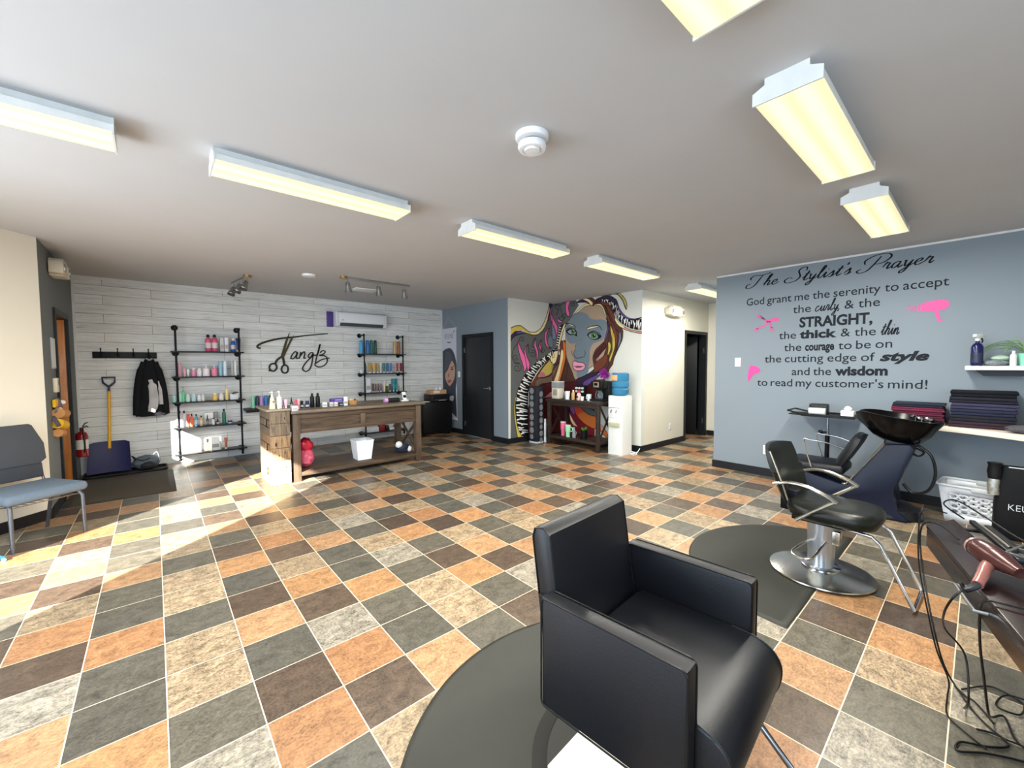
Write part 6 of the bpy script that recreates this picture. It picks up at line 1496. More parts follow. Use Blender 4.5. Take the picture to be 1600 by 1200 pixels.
# lower shelf of the coffee bar
def low(dx, dy): return (5.70 + dx, 4.66 + dy, .1655)
def tumbler(dx, dy, r, h, c, lab, side):
    t = thing('travel_tumbler', lab, 'tumbler', low(dx, dy)); MB().lathe([(r * .72, 0), (r * .78, h * .4), (r, h * .48), (r, h)], n=20).build('cup_body', colour_mat(c), t)
    MB().lathe([(r * 1.02, h), (r * 1.02, h + .012), (.0001, h + .014)], n=20).build('lid', colour_mat('e6e6e4'), t)
    MB().tube([(0, side * r * .95, h * .9), (0, side * r * 2, h * .85), (0, side * r * 2, h * .55), (0, side * r * .95, h * .5)], .008, 7, sub=3).build('handle', colour_mat(c), t)
tumbler(-.12, .32, .05, .24, 'ea6f92', 'pink tumbler with white lid on the low shelf of the coffee bar', -1); tumbler(-.16, .17, .05, .20, '9fe0b4', 'mint green tumbler with handle on the low shelf', -1)
t = thing('glass_jug', 'small clear jug with handle beside the mint tumbler', 'jug', low(-.16, .03)); MB().lathe([(.03, 0), (.036, .05), (.022, .13), (.012, .19)], n=16).build('jug_body', clear('clear_jug', 'd6d8e2', .1, 1.2, .7), t); MB().tube([(0, -.025, .12), (0, -.06, .1), (0, -.035, .05)], .005, 6, sub=3).build('handle', clear('clear_jug', 'd6d8e2', .1, 1.2, .7), t)
t = thing('potted_succulent', 'green leafy plant in a black pot on the low shelf of the coffee bar', 'plant', low(-.13, -.17)); MB().lathe([(.055, 0), (.07, .14), (.074, .15), (.064, .15), (.06, .13), (.0001, .13)], n=20).build('pot', black_plastic, t)
b_ = MB()
for k in range(34):
    a = rf.uniform(0, 2 * PI); l = rf.uniform(.05, .1); d = Vector((math.cos(a) * rf.uniform(.3, 1), math.sin(a) * rf.uniform(.3, 1), rf.uniform(.5, 1))).normalized()
    b_.lathe([(.001, 0), (.012, l * .5), (.001, l)], Vector((0, 0, .13)) + d * .01, 6, d, 1, .4)
b_.build('leaves', plain('fresh_green_leaf', '4c9a2c', .5, var=.25, scale=30), t)
# rolled dotted mat, bottles and yoga tube at the left of the bar
t = thing('dotted_column', 'tall dark column box with rows of grey dots in the mural corner', 'column', (5.34, 5.45, 0))
MB().box(-.075, .11, -.10, .10, .03, 1.05, .004).build('column_body', plain('dark_navy_card', '181b24', .6), t); MB().box(-.07, .105, -.095, .095, 0, .03).build('foot', colour_mat('c8ccd0'), t)
d_ = MB()
for k in range(8):
    r_2 = .056 if k % 2 == 0 else .046; z = .97 - .122 * k
    d_.lathe([(r_2, 0), (.0001, .001)], (-.0755, .028, z), 18, (-1, 0, 0)); d_.lathe([(r_2, 0), (.0001, .001)], (.045, -.1005, z - .06), 18, (0, -1, 0), .8)
d_.build('dots', plain('grey_dots', '787a7c', .6, var=.15, scale=40), t)
goods(('can', 5.50, 5.36, 0, .06, .44, 'd8dadc', 'tall silver flask on the floor left of the coffee bar'), 'metal_flask', 'flask', None)
goods(('capped', 5.45, 5.47, 0, .08, .50, '2a1c14 k', 'tall dark bottle on the floor between column and flask'), 'wine_bottle', 'bottle', None)
# water cooler
wc_ = thing('water_cooler', 'white water cooler with two taps against the mural wall', 'water cooler', (5.70, 3.85, 0))
cw_ = plain('cooler_white', 'dfe2e0', .35, var=.015)
MB().prism(rrect(-.155, .16, -.13, .135, .03), 0, .95, 'z').build('cabinet_body', cw_, wc_); MB().box(-.161, -.153, -.11, .115, .60, .92, .01).build('front_panel', plain('cooler_panel', 'e9ebec', .3, var=.01), wc_)
MB().tube([(-.162, -.10, .755), (-.168, .0, .77), (-.162, .105, .755)], .007, 7, sub=4).build('trim_arc', colour_mat('a9adb0'), wc_)
for y in (-.045, .05): MB().tube([(-.155, y, .72), (-.185, y, .71), (-.19, y, .68)], .009, 8, sub=3).build('tap', colour_mat('60666c' if y > 0 else '8a9096'), wc_)
MB().box(-.175, -.15, -.10, .105, .45, .52, .006).build('drip_tray', plain('cooler_tray', 'b5b594', .5), wc_)
wb = thing('water_bottle', 'large blue water bottle on top of the white cooler', 'water bottle', (5.70, 3.85, .951))
wbp = clear('blue_bottle_plastic', '4f9ac4', .12, 1.2, .55)
MB().lathe([(.09, 0), (.125, .02), (.135, .05), (.135, .10), (.122, .115), (.122, .13), (.135, .145), (.135, .22), (.125, .235), (.135, .25), (.135, .35), (.115, .37), (.0001, .372)], n=32).build('bottle_body', wbp, wb)
MB().lathe([(.1365, -.045), (.1365, .045)], (0, 0, .29), 32, cap=False).build('label_band', plain('orange_label', 'd8b89a', .5, var=.2, scale=30), wb) if False else MB().box(-.142, -.128, -.03, .07, .245, .335, .004).build('label_patch', plain('orange_label', 'd9a878', .5, var=.2, scale=30), wb)
tag(MB().tube([(5.83, 3.72, .03), (5.86, 3.66, .012), (5.80, 3.60, .008), (5.72, 3.62, .008), (5.76, 3.68, .010), (5.86, 3.64, .02), (6.0, 3.67, .06)], .007, 7, sub=5).build('power_cord', white_plastic), 'loose white power cord on the floor right of the water cooler', 'cord')

# ================================================================== STYLING FLOOR
def half_mat(cx, cy, R_, groove, label, rz=0.0):
    """half-round rubber mat: flat edge at the front, round behind, with a darker ring for the shaded cutout round the chair base"""
    t = thing('salon_mat', label, 'floor mat', (cx, cy, 0), rz, 'half round rubber mats')
    b_ = MB(); n = 56
    def prof(off, z): return [(max(0.02, R_ - off) * math.cos(PI * k / n), max(0.0, R_ - off) * math.sin(PI * k / n) + (off if k in (0, n) else 0), z) for k in range(n + 1)]
    outer = [b_.verts(prof(0, 0)), b_.verts(prof(0.004, 0.008)), b_.verts(prof(0.028, 0.014)), b_.verts(prof(0.034, 0.012))]
    for A_, B2 in zip(outer, outer[1:]):
        for k in range(n): b_.face([A_[k], A_[k + 1], B2[k + 1], B2[k]])
        b_.face([A_[0], B2[0], B2[-1], A_[-1]])
    b_.face(outer[-1]); b_.face(outer[0][::-1])
    b_.build('mat_body', rubber, t, None, 50)
    if groove:
        g = MB(); a0, a1, rr = groove
        pts = [(rr * math.cos(a0 + (a1 - a0) * k / 30), rr * math.sin(a0 + (a1 - a0) * k / 30), 0.012) for k in range(31)]
        g.tube(pts, 0.03, 8, sq=0.12).build('raised_ring', plain('shade_ring_rubber', '1a1a16', 0.6), t)  # darker rubber carries the shade along the mat's cutout edge
    return t
rubber = plain('black_olive_rubber', '20211a', 0.6, var=0.12, scale=9, bump=0.05)
half_mat(1.30, 0.74, 0.905, (math.radians(8), math.radians(172), 0.40), 'large half round black mat under the nearest styling chair')
half_mat(3.45, 0.655, 0.875, None, 'half round black mat under the chrome armed styling chair')

# nearest chair: boxy black vinyl
ca = thing('styling_chair', 'large boxy black vinyl styling chair in the foreground', 'styling chair', (1.33, 0.75, 0.0), math.radians(4.5), 'styling chairs')
vin = plain('soft_black_vinyl', '05070e', 0.44, var=0.05, bump=0.05, scale=160, spec=0.45)
seam = plain('vinyl_seam_piping', '0c0d0e', 0.4)
for s in (-1, 1):
    a = MB(); x0, x1 = sorted((s * 0.333, s * 0.268))
    a.prism([(-0.25, 0.275), (0.25, 0.275), (0.252, 0.66), (-0.25, 0.66)], x0, x1, 'x', 0.014)
    arm = a.build('armrest', vin, ca, None, 40)
    for x in (s * 0.3325, s * 0.2685):
        MB().tube([(x, y, z) for y, z in rrect(-0.2485, 0.2505, 0.277, 0.6585, 0.02)], 0.0032, 6, True).build('seam', seam, arm)
front = [(q.x, q.y) for q in smooth([(-0.17, 0.478, 0), (-0.25, 0.473, 0), (-0.31, 0.452, 0), (-0.342, 0.41, 0), (-0.346, 0.36, 0), (-0.332, 0.305, 0), (-0.30, 0.25, 0)], 4)]
st_ = MB(); st_.prism([(0.20, 0.25), (0.20, 0.455), (0.17, 0.475)] + front, -0.266, 0.266, 'x', 0.009)
se = st_.build('seat', vin, ca, None, 45)
for x in (-0.262, 0.262): MB().tube([(x, y - 0.0005, z + 0.0005) for y, z in front[1:-2]], 0.0028, 6).build('seam', seam, se)
Mk = Matrix.Translation((0, 0.205, 0.40)) @ Matrix.Rotation(math.radians(-8), 4, 'X')
bk = MB(); bk.prism([(0.0, -0.02), (0.085, -0.02), (0.088, 0.44), (0.07, 0.475), (0.03, 0.478), (0.0, 0.455)], -0.264, 0.264, 'x', 0.013, Mk)
back = bk.build('backrest', vin, ca, None, 45)
for x in (-0.262, 0.262): MB().tube([Mk @ Vector((x, y, z)) for y, z in ((0.002, 0.0), (0.002, 0.452), (0.03, 0.474), (0.07, 0.472), (0.084, 0.44), (0.084, 0.0))], 0.0032, 6).build('seam', seam, back)
MB().box(-0.276, -0.262, 0.05, 0.075, 0.15, 0.235, 0.002, M=Mk).build('care_tag', plain('black_tag', '0b0b0c', 0.6), back)
MB().lathe([(0.045, 0.0), (0.045, 0.16), (0.034, 0.16), (0.034, 0.25)], (0, -0.02, 0.02), 24).build('pump_column', chrome, ca)
MB().box(-0.30, 0.17, -0.26, 0.25, 0.0165, 0.028, 0.003).build('base_plate', plain('cream_base_plate', 'e8e2d0', 0.3, 0.0, var=0.02), ca)
ft = MB(); ft.tube([(-0.18, -0.18, 0.245), (-0.18, -0.30, 0.22), (-0.18, -0.47, 0.05), (0.18, -0.47, 0.05), (0.18, -0.30, 0.22), (0.18, -0.18, 0.245)], 0.011, 10)
ft.build('footrest', plain('dark_chrome', '77797c', 0.15, 1.0, var=0.02), ca)

# second chair: chrome arms and round base
cc = thing('styling_chair', 'black styling chair with curved chrome arms and round steel base', 'styling chair', (3.44, 0.69, 0.0), math.radians(-2), 'styling chairs')
vin2 = plain('olive_black_vinyl', '11130f', 0.33, var=0.08, bump=0.04, scale=120)
MB().lathe([(0.295, 0.0152), (0.30, 0.019), (0.298, 0.026), (0.27, 0.034), (0.15, 0.05), (0.10, 0.058), (0.0001, 0.058)], n=48).build('round_base', plain('brushed_base_steel', 'bdbbb2', 0.22, 1.0, var=0.05, scale=40), cc)
MB().lathe([(0.115, 0.056), (0.115, 0.066), (0.108, 0.07), (0.0001, 0.07)], n=36).build('base_ring', chrome, cc)
MB().lathe([(0.072, 0.068), (0.074, 0.09), (0.083, 0.385), (0.0001, 0.385)], n=32).build('pump_column', plain('pale_chrome_column', 'bcc3cc', 0.28, 0.85, var=0.02), cc)
mt_ = MB(); mt_.box(-0.14, 0.14, -0.16, 0.14, 0.385, 0.416, 0.004); mt_.box(-0.02, 0.03, -0.12, 0.10, 0.37, 0.40, 0.004); mt_.build('seat_mount', black_metal, cc)
s = MB()
rows = []
for z, k in ((0.415, 0.86), (0.425, 0.95), (0.455, 1.0), (0.485, 0.99), (0.508, 0.93), (0.518, 0.80), (0.520, 0.5), (0.518, 0.2)):
    ring = []
    for q in range(40):
        a = 2 * PI * q / 40; ex = 0.55
        x = 0.238 * k * math.copysign(abs(math.cos(a)) ** ex, math.cos(a)); y = -0.07 + 0.25 * k * math.copysign(abs(math.sin(a)) ** ex, math.sin(a))
        ring.append(s.bm.verts.new((x, y, z + (0.012 if y > 0.1 else 0))))
    rows.append(ring)
for A_, B2 in zip(rows, rows[1:]):
    for q in range(40): s.face([A_[q], A_[(q + 1) % 40], B2[(q + 1) % 40], B2[q]])
s.face(rows[0][::-1]); s.face(rows[-1]); s.build('seat', vin2, cc, None, 60)
def shell_back(mb, W, H0, H1, yb, lean, curve, th=0.05, nx=12, nz=10, M=None):
    def pt(u, v, off):
        w = W * (1 - 0.22 * max(0, (0.35 - v)) ** 1.0 / 0.35 * 0.6 - 0.04 * max(0, v - 0.8) / 0.2)
        x = u * w; z = H0 + (H1 - H0) * v - 0.02 * u * u * (1 if v > 0.5 else -1)
        y = yb + lean * v - curve * u * u + off
        q = Vector((x, y, z)); return M @ q if M is not None else q
    F = [[mb.bm.verts.new(pt(-1 + 2 * i / nx, j / nz, -th / 2 * (1 - 0.5 * (abs(-1 + 2 * i / nx) ** 6)) * (1 - 0.5 * abs(2 * j / nz - 1) ** 6))) for i in range(nx + 1)] for j in range(nz + 1)]
    B2 = [[mb.bm.verts.new(pt(-1 + 2 * i / nx, j / nz, th / 2 * (1 - 0.5 * (abs(-1 + 2 * i / nx) ** 6)) * (1 - 0.5 * abs(2 * j / nz - 1) ** 6))) for i in range(nx + 1)] for j in range(nz + 1)]
    for j in range(nz):
        for i in range(nx):
            mb.face([F[j][i], F[j][i + 1], F[j + 1][i + 1], F[j + 1][i]]); mb.face([B2[j][i], B2[j + 1][i], B2[j + 1][i + 1], B2[j][i + 1]])
    for i in range(nx):
        mb.face([F[0][i], B2[0][i], B2[0][i + 1], F[0][i + 1]]); mb.face([F[nz][i], F[nz][i + 1], B2[nz][i + 1], B2[nz][i]])
    for j in range(nz):
        mb.face([F[j][0], F[j + 1][0], B2[j + 1][0], B2[j][0]]); mb.face([F[j][nx], B2[j][nx], B2[j + 1][nx], F[j + 1][nx]])
    return mb
shell_back(MB(), 0.245, 0.50, 0.88, 0.20, 0.12, 0.05).build('backrest', vin2, cc, None, 60)
MB().tube([(-0.225, 0.14, 0.53), (-0.247, 0.175, 0.66), (-0.24, 0.25, 0.85)], 0.005, 6, sub=4).build('back_piping', plain('pale_piping', 'a09a8a', 0.3, 0.6), cc)
MB().box(-0.05, 0.05, 0.13, 0.24, 0.41, 0.56, 0.01).build('back_post', black_metal, cc)
for s_ in (-1, 1):
    a = MB(); a.tube([(s_ * 0.255, 0.215, 0.635), (s_ * 0.268, 0.12, 0.665), (s_ * 0.272, 0.02, 0.66), (s_ * 0.274, -0.08, 0.625), (s_ * 0.274, -0.14, 0.59)], [0.016, 0.017, 0.018, 0.019, 0.019], 10, sub=5, sq=0.65)
    a.tube([(s_ * 0.274, -0.132, 0.598), (s_ * 0.266, -0.01, 0.50), (s_ * 0.258, 0.08, 0.42)], 0.018, 10, sq=0.65)
    a.build('chrome_arm', plain('satin_chrome_arm', 'cfcabb', 0.22, 1.0, var=0.02), cc)
fr = MB(); fr.tube([(-0.13, -0.10, 0.405), (-0.155, -0.29, 0.395), (-0.16, -0.33, 0.36), (-0.16, -0.485, 0.03), (0.16, -0.485, 0.03), (0.16, -0.33, 0.36), (0.155, -0.29, 0.395), (0.13, -0.10, 0.405)], 0.0105, 10)
fr.build('footrest', chrome, cc)
pd = MB(); pd.tube([(-0.06, 0.05, 0.24), (-0.25, 0.10, 0.20), (-0.30, 0.04, 0.19), (-0.27, -0.02, 0.20), (-0.07, -0.04, 0.25), (-0.02, -0.09, 0.26)], 0.008, 8, sub=3); pd.box(-0.04, 0.02, -0.11, -0.06, 0.24, 0.33, 0.004)
pd.build('foot_pedal', plain('pedal_chrome', 'b9b2a6', 0.25, 1.0), cc)

# shampoo station against the lettered wall
sw = thing('shampoo_station', 'navy and black shampoo chair unit with tilting black basin by the slate wall', 'shampoo station', (5.30, 0.70, 0.0))
shell = plain('navy_gloss_shell', '0a1024', 0.38, var=0.05, spec=0.25)
def sy(y): return y - 0.70
MB().prism([(sy(1.26), 0), (sy(1.26), 0.30), (sy(1.23), 0.34), (sy(0.88), 0.26), (sy(0.83), 0.27), (sy(0.565), 0.70), (sy(0.40), 0.72), (sy(0.37), 0.68), (sy(0.50), 0.27), (sy(0.47), 0.10), (sy(0.40), 0.03), (sy(0.40), 0)], -0.20, 0.22, 'x', 0.012).build('body_shell', shell, sw)
MB().tube([(-0.205, sy(0.87), 0.27), (-0.205, sy(0.84), 0.275), (-0.205, sy(0.57), 0.71)], 0.006, 8).build('silver_trim', chrome, sw)
MB().lathe([(0.21, 0), (0.22, 0.02), (0.20, 0.09), (0.12, 0.14), (0.0001, 0.15)], (0.01, sy(0.55), 0), 32, None, 1, 1.15).build('base_foot', plain('dark_base', '14151a', 0.3), sw)
Ms = Matrix.Translation((-0.02, sy(0.50), 0.95)) @ Matrix.Rotation(math.radians(8.5), 4, 'X')
bo = MB()
rings = []
for r, z, yo in ((0.10, -0.235, -0.03), (0.17, -0.20, -0.025), (0.235, -0.13, -0.01), (0.275, -0.05, 0.0), (0.30, 0.0, 0.0), (0.305, 0.015, 0.0), (0.29, 0.018, 0.0), (0.265, -0.03, 0.0), (0.20, -0.12, 0.0), (0.06, -0.17, 0.0)):
    ring = []
    for k in range(36):
        a = 2 * PI * k / 36
        x = 0.84 * r * math.cos(a); y = 1.02 * r * math.sin(a) + yo
        dip = -0.05 * math.exp(-(x / 0.09) ** 2) if (math.sin(a) > 0.75 and z > -0.06) else 0
        ring.append(bo.bm.verts.new(Ms @ Vector((x, y, z + dip))))
    rings.append(ring)
for A_, B2 in zip(rings, rings[1:]):
    for k in range(36): bo.face([A_[k], A_[(k + 1) % 36], B2[(k + 1) % 36], B2[k]])
bo.face(rings[0][::-1]); bo.face(rings[-1]); bo.build('basin', plain('gloss_black_porcelain', '060607', 0.2, var=0.02, spec=0.22), sw, None, 50)
MB().box(-0.10, 0.10, -0.10, 0.05, -0.30, -0.19, 0.02, M=Ms).build('basin_mount', black_plastic, sw)
fa = MB(); c0 = Vector((-0.02, sy(0.36), 0.925)); fa.lathe([(0.028, -0.03), (0.028, 0.03), (0.02, 0.04), (0.0001, 0.042)], c0, 16); fa.tube([c0 + Vector((0, 0, .03)), c0 + Vector((-.05, .03, .06)), c0 + Vector((-.09, .05, .04))], .009, 8); fa.ball(c0 + Vector((.05, -.05, .02)), .022, 10); fa.tube([c0 + Vector((.0, -.06, -.02)), c0 + Vector((-.06, -.09, .01)), c0 + Vector((-.1, -.08, .03))], .013, 8)
fa.build('mixer_tap', chrome, sw)
MB().lathe([(.03, 0), (.034, .012), (.02, .02), (.0001, .022)], (-.16, sy(.545), .655), 16, (-1, .3, 0)).tube([(-.17, sy(.54), .655), (-.19, sy(.50), .645), (-.19, sy(.47), .63)], .01, 8).build('tilt_clamp', plain('clamp_alloy', 'c9cbcd', .3, .8), sw)
MB().tube([(-.02, sy(.36), .70), (-.05, sy(.27), .62), (-.04, sy(.24), .45), (-.04, sy(.28), .30), (-.02, sy(.38), .25), (0.0, sy(.45), .32)], .012, 8, sub=6).build('hose', black_plastic, sw)
MB().tube([(0.0, sy(.44), .66), (-.02, sy(.36), .60), (-.02, sy(.32), .64), (-.02, sy(.38), .67), (0.0, sy(.42), .62)], .009, 7, sub=5).build('coiled_hose', black_plastic, sw)
s = MB(); s.box(-0.21, 0.21, sy(0.86), sy(1.36), 0.345, 0.44, 0.035, 4); s.build('seat', vin, sw, None, 60)
Mr = Matrix.Translation((0, sy(0.93), 0.44)) @ Matrix.Rotation(math.radians(27), 4, 'X')
shell_back(MB(), 0.215, -0.02, 0.36, 0.0, 0.0, 0.03, 0.075, M=Mr).build('backrest', vin, sw, None, 60)
for s_ in (-1, 1):
    MB().tube([(s_ * 0.235, sy(0.86), 0.62), (s_ * 0.245, sy(1.0), 0.665), (s_ * 0.245, sy(1.13), 0.675), (s_ * 0.245, sy(1.19), 0.665), (s_ * 0.24, sy(1.12), 0.40)], 0.009, 8, sub=3, sq=0.8).build('chrome_arm', chrome, sw)
# stand with tray
ts = thing('tray_stand', 'black tray on a slim height adjustable stand beside the slate wall', 'tray stand', (5.71, 1.22, 0.0))
MB().box(-.17, .17, -.36, .12, .862, .878, .004).build('tray_floor', black_plastic, ts); MB().tube([(-.17, -.36, .885), (-.17, .12, .885), (-.15, .25, .915), (.15, .25, .915), (.17, .12, .885), (.17, -.36, .885)], .01, 7, True).build('tray_rim', black_plastic, ts)
MB().prism([(-.15, .10), (.15, .10), (.13, .25), (-.13, .25)], .868, .878, 'z').build('tray_lip', black_plastic, ts)
MB().cyl((0, -.10, .05), (0, -.10, .862), .014, n=12).build('pole', plain('pole_steel', '8d99ab', .25, .9), ts); MB().cyl((0, -.10, .05), (0, -.10, .66), .022, n=14).build('lower_pole', black_metal, ts)
MB().cyl((0, -.10, .68), (-.03, -.06, .68), .01).ball((-.045, -.045, .68), .026, 12).build('lock_knob', black_plastic, ts)
b_ = MB()
for k in range(5):
    a = 2 * PI * k / 5 + .3; b_.tube([(0, -.10, .07), (.15 * math.cos(a), -.10 + .15 * math.sin(a), .055), (.165 * math.cos(a), -.10 + .165 * math.sin(a), .028)], .014, 8); b_.ball((.165 * math.cos(a), -.10 + .165 * math.sin(a), .026), .025, 10)
b_.build('caster_base', black_metal, ts)
t = thing('foil_dispenser', 'black dispenser with a white roll on the tray stand', 'dispenser', (5.62, 1.19, .8785)); MB().box(-.03, .08, -.085, .085, 0, .125, .012).build('case', black_plastic, t); MB().cyl((-.05, -.075, .045), (-.05, .075, .045), .038, n=20).build('paper_roll', colour_mat('d6dcd8'), t)
t = thing('tissue_box', 'small white tissue box at right on the tray stand', 'box', (5.62, .93, .8785)); MB().box(-.045, .045, -.055, .055, 0, .07, .004).build('body', colour_mat('e6e6e4'), t)
l2 = lump(.02, .03, .05, 12, 8, .4).build('tissue', colour_mat('f0f0f0', .7), t, None, 60); l2.location = (0, 0, .065)

# pale counter with towels
ctr = thing('wall_counter', 'cream counter with curved front edge along the slate wall', 'counter', (5.7, -.3, .835))
cp = smooth([(5.62, .62, 0), (5.62, .40, 0), (5.585, .18, 0), (5.48, -.05, 0), (5.34, -.26, 0), (5.22, -.55, 0), (5.18, -1.0, 0), (5.18, -1.6, 0)], 4)
outl = [(p.x - 5.7, p.y + .3) for p in cp] + [(RX - 5.702, -1.3), (RX - 5.702, .92)]
MB().prism(outl, -.022, .025, 'z', .004).build('counter_top', plain('cream_laminate', 'e2d8c6', .35, var=.02), ctr)
for y in (.75, -.2, -1.1): MB().prism([(RX - 5.702, -.022), (-.02, -.022), (RX - 5.702, -.28)], y - .012, y + .012, 'y', 0) .build('support_bracket', black_metal, ctr)
def towel(x, y, z, w, d, h, c, lab, group, seed):
    t = thing('folded_towel', lab, 'towel', (x, y, z), 0, group)
    r = random.Random(seed); b_ = MB(); mt = plain('towel_' + c, c, .95, var=.12, scale=90, bump=.35)
    hw, hd = d / 2, w / 2; jit = lambda q: r.uniform(-q, q)
    prof = rrect(-hw + jit(.006), hw + jit(.006), .001, h * .52, h * .24, 4); b_.prism([(a, b) for a, b in prof], -hd + jit(.01), hd + jit(.01), 'y', .004)
    b_.build('towel_fold', mt, t, None, 60)
    b_ = MB(); prof = rrect(-hw + jit(.008), hw + jit(.006), h * .50, h, h * .24, 4); b_.prism(prof, -hd + jit(.012), hd + jit(.012), 'y', .004); b_.build('towel_fold', mt, t, None, 60)
for k, (c, nm) in enumerate((('5d1730', 'burgundy towel at the bottom'), ('4d1428', 'dark burgundy towel second from the bottom'), ('581530', 'burgundy towel in the middle'), ('681b38', 'bright burgundy towel second from the top'), ('171d2e', 'navy towel on top'))):
    towel(5.765, .405, .8605 + .0405 * k, .37, .27, .040, c, nm + ' of the shorter stack behind the basin', 'towels in the short stack', 40 + k)
for k, (c, nm) in enumerate((('2c1826', 'plum black towel at the bottom'), ('131422', 'black navy towel second from the bottom'), ('1b2038', 'navy towel third from the bottom'), ('31304a', 'grey navy towel third from the top'), ('141524', 'black navy towel second from the top'), ('0f1019', 'black towel on top'))):
    towel(5.765, -.02, .8605 + .0565 * k, .40, .29, .056, c, nm + ' of the taller stack under the wall shelf', 'towels in the tall stack', 60 + k)
goods(('capped', 5.72, -.31, .8605, .11, .25, 'eceae8 w', 'large white bottle at the right edge on the cream counter'), 'lotion_bottle', 'bottle', None)
t = thing('crumpled_towel', 'crumpled grey towel in front of the white bottle on the counter', 'towel', (5.50, -.27, .8605)); lump(.09, .11, .07, 77, 12, .2).build('towel_fold', plain('grey_towel', '4c4a50', .95, var=.15, scale=60, bump=.3), t, None, 60)
ws = thing('wall_shelf', 'white wall shelf on a black bracket at the right of the slate wall', 'shelf', (5.825, -.35, 1.41))
MB().box(-.125, .1235, -.62, .45, -.019, .019, .003).build('shelf_board', plain('white_shelf', 'e9e7df', .35, var=.01), ws)
MB().prism([(.385, -.0195), (.335, -.075), (-.6, -.075), (-.6, -.0195)], .02, .1235, 'x').build('shelf_bracket', plain('black_bracket', '14171c', .4), ws)
t = thing('spray_bottle', 'dark blue spray bottle with white trigger top on the white wall shelf', 'spray bottle', (5.76, .03, 1.4295), math.radians(60))
MB().lathe([(.036, 0), (.04, .012), (.04, .175), (.03, .20), (.014, .215), (.014, .235)], n=24).build('bottle_body', plain('cobalt_bottle', '14164a', .18, var=.03), t)
MB().lathe([(.0405, .03), (.0405, .12)], n=24, cap=False).build('label_band', plain('bottle_label', '1c2340', .5, var=.3, scale=30), t); MB().lathe([(.016, 0), (.0001, .001)], (0, -.0405, .12), 14, (0, -1, 0)).build('emblem', colour_mat('9aa878'), t)
b_ = MB(); b_.lathe([(.017, .232), (.017, .255)], n=14); b_.prism([(-.075, .268), (-.07, .288), (-.03, .298), (.035, .294), (.045, .27), (.02, .255), (-.02, .255)], -.014, .014, 'x', .004); b_.build('trigger_head', colour_mat('d4d8da'), t); MB().tube([(0, -.045, .262), (0, -.06, .235), (0, -.052, .215)], .006, 6, sub=3).build('trigger', black_plastic, t)
t = thing('folded_cloth', 'folded grey and pale green cloth beside the spray bottle', 'cloth', (5.79, -.085, 1.4295))
lump(.075, .075, .055, 91, 12, .12).build('cloth_fold', plain('grey_stripe_cloth', '7d858c', .9, var=.35, scale=40), t, None, 60); l2 = lump(.06, .06, .05, 92, 10, .1).build('cloth_fold', plain('pale_green_cloth', 'a9c2ae', .9, var=.1), t, None, 60); l2.location = (.02, -.03, .045)
goods(('capped', 5.745, -.185, 1.4295, .05, .135, 'e8e8e6 w', 'small white bottle on the wall shelf in front of the spider plant'), 'lotion_bottle', 'bottle', None)
t = thing('spider_plant', 'spider plant in a mint pot at the right edge of the wall shelf', 'plant', (5.80, -.27, 1.4295))
MB().lathe([(.05, 0), (.065, .10), (.068, .11), (.058, .11), (.052, .10), (.0001, .10)], n=22).build('pot', colour_mat('8fdcc0'), t)
b_ = MB(); rp = random.Random(3)
for k in range(26):
    a = rp.uniform(0, 2 * PI) if k > 7 else rp.uniform(.4 * PI, .62 * PI); l = rp.uniform(.16, .30) if k > 7 else rp.uniform(.2, .33)
    if math.cos(a) > .3: l *= .45
    d = Vector((math.cos(a), math.sin(a), 0)); up = rp.uniform(.05, .13)
    b_.tube([(0, 0, .10), tuple(d * l * .4 + Vector((0, 0, .10 + up))), tuple(d * l * .8 + Vector((0, 0, .10 + up * .8))), tuple(d * l + Vector((0, 0, .10 + up * .1)))], [.004, .006, .005, .0015], 5, sub=4, sq=.3)
b_.build('leaves', plain('spider_plant_leaf', '5f8a3c', .5, var=.3, scale=30), t, None, 60)

# laundry basket and black tote
lb = thing('laundry_basket', 'white plastic laundry basket with oval holes under the cream counter', 'laundry basket', (5.63, -.07, 0), math.radians(-5))
b_ = MB(); b_w = plain('basket_white', 'dfe3e8', .4, var=.015)
W0, L0, W1, L1, H_ = .135, .24, .175, .285, .335
def ringr(w, l, z): return [(x, y, z) for x, y in rrect(-w, w, -l, l, .05, 4)]
n_h = 4
def wall_panel(mb, P, Q, hole_cols, hole_rows, u0, u1, v0, v1):
    """wall from ground points P0,P1 to rim points Q0,Q1 with oval holes cut"""
    P0, P1, Q0, Q1 = map(Vector, (P[0], P[1], Q[0], Q[1]))
    at_ = lambda u, v: (P0 * (1 - u) + P1 * u) * (1 - v) + (Q0 * (1 - u) + Q1 * u) * v
    us = [0, u0] + [u0 + (u1 - u0) * k / hole_cols for k in range(1, hole_cols + 1)] + [1]; vs = [0, v0] + [v0 + (v1 - v0) * k / hole_rows for k in range(1, hole_rows + 1)] + [1]
    for i in range(len(us) - 1):
        for j in range(len(vs) - 1):
            a, b2, c, d = us[i], us[i + 1], vs[j], vs[j + 1]
            if 1 <= i <= hole_cols and 1 <= j <= hole_rows:
                m_ = 16; inn = []; out_ = []
                for k in range(m_):
                    an = 2 * PI * (k + .5) / m_; cx_, cy_ = math.cos(an), math.sin(an); s_ = max(abs(cx_), abs(cy_))
                    out_.append(mb.bm.verts.new(at_((a + b2) / 2 + (b2 - a) / 2 * cx_ / s_, (c + d) / 2 + (d - c) / 2 * cy_ / s_)))
                    inn.append(mb.bm.verts.new(at_((a + b2) / 2 + (b2 - a) / 2 * .68 * cx_, (c + d) / 2 + (d - c) / 2 * .62 * cy_)))
                for k in range(m_): mb.face([out_[k], out_[(k + 1) % m_], inn[(k + 1) % m_], inn[k]])
            else: mb.face(mb.verts([at_(a, c), at_(b2, c), at_(b2, d), at_(a, d)]))
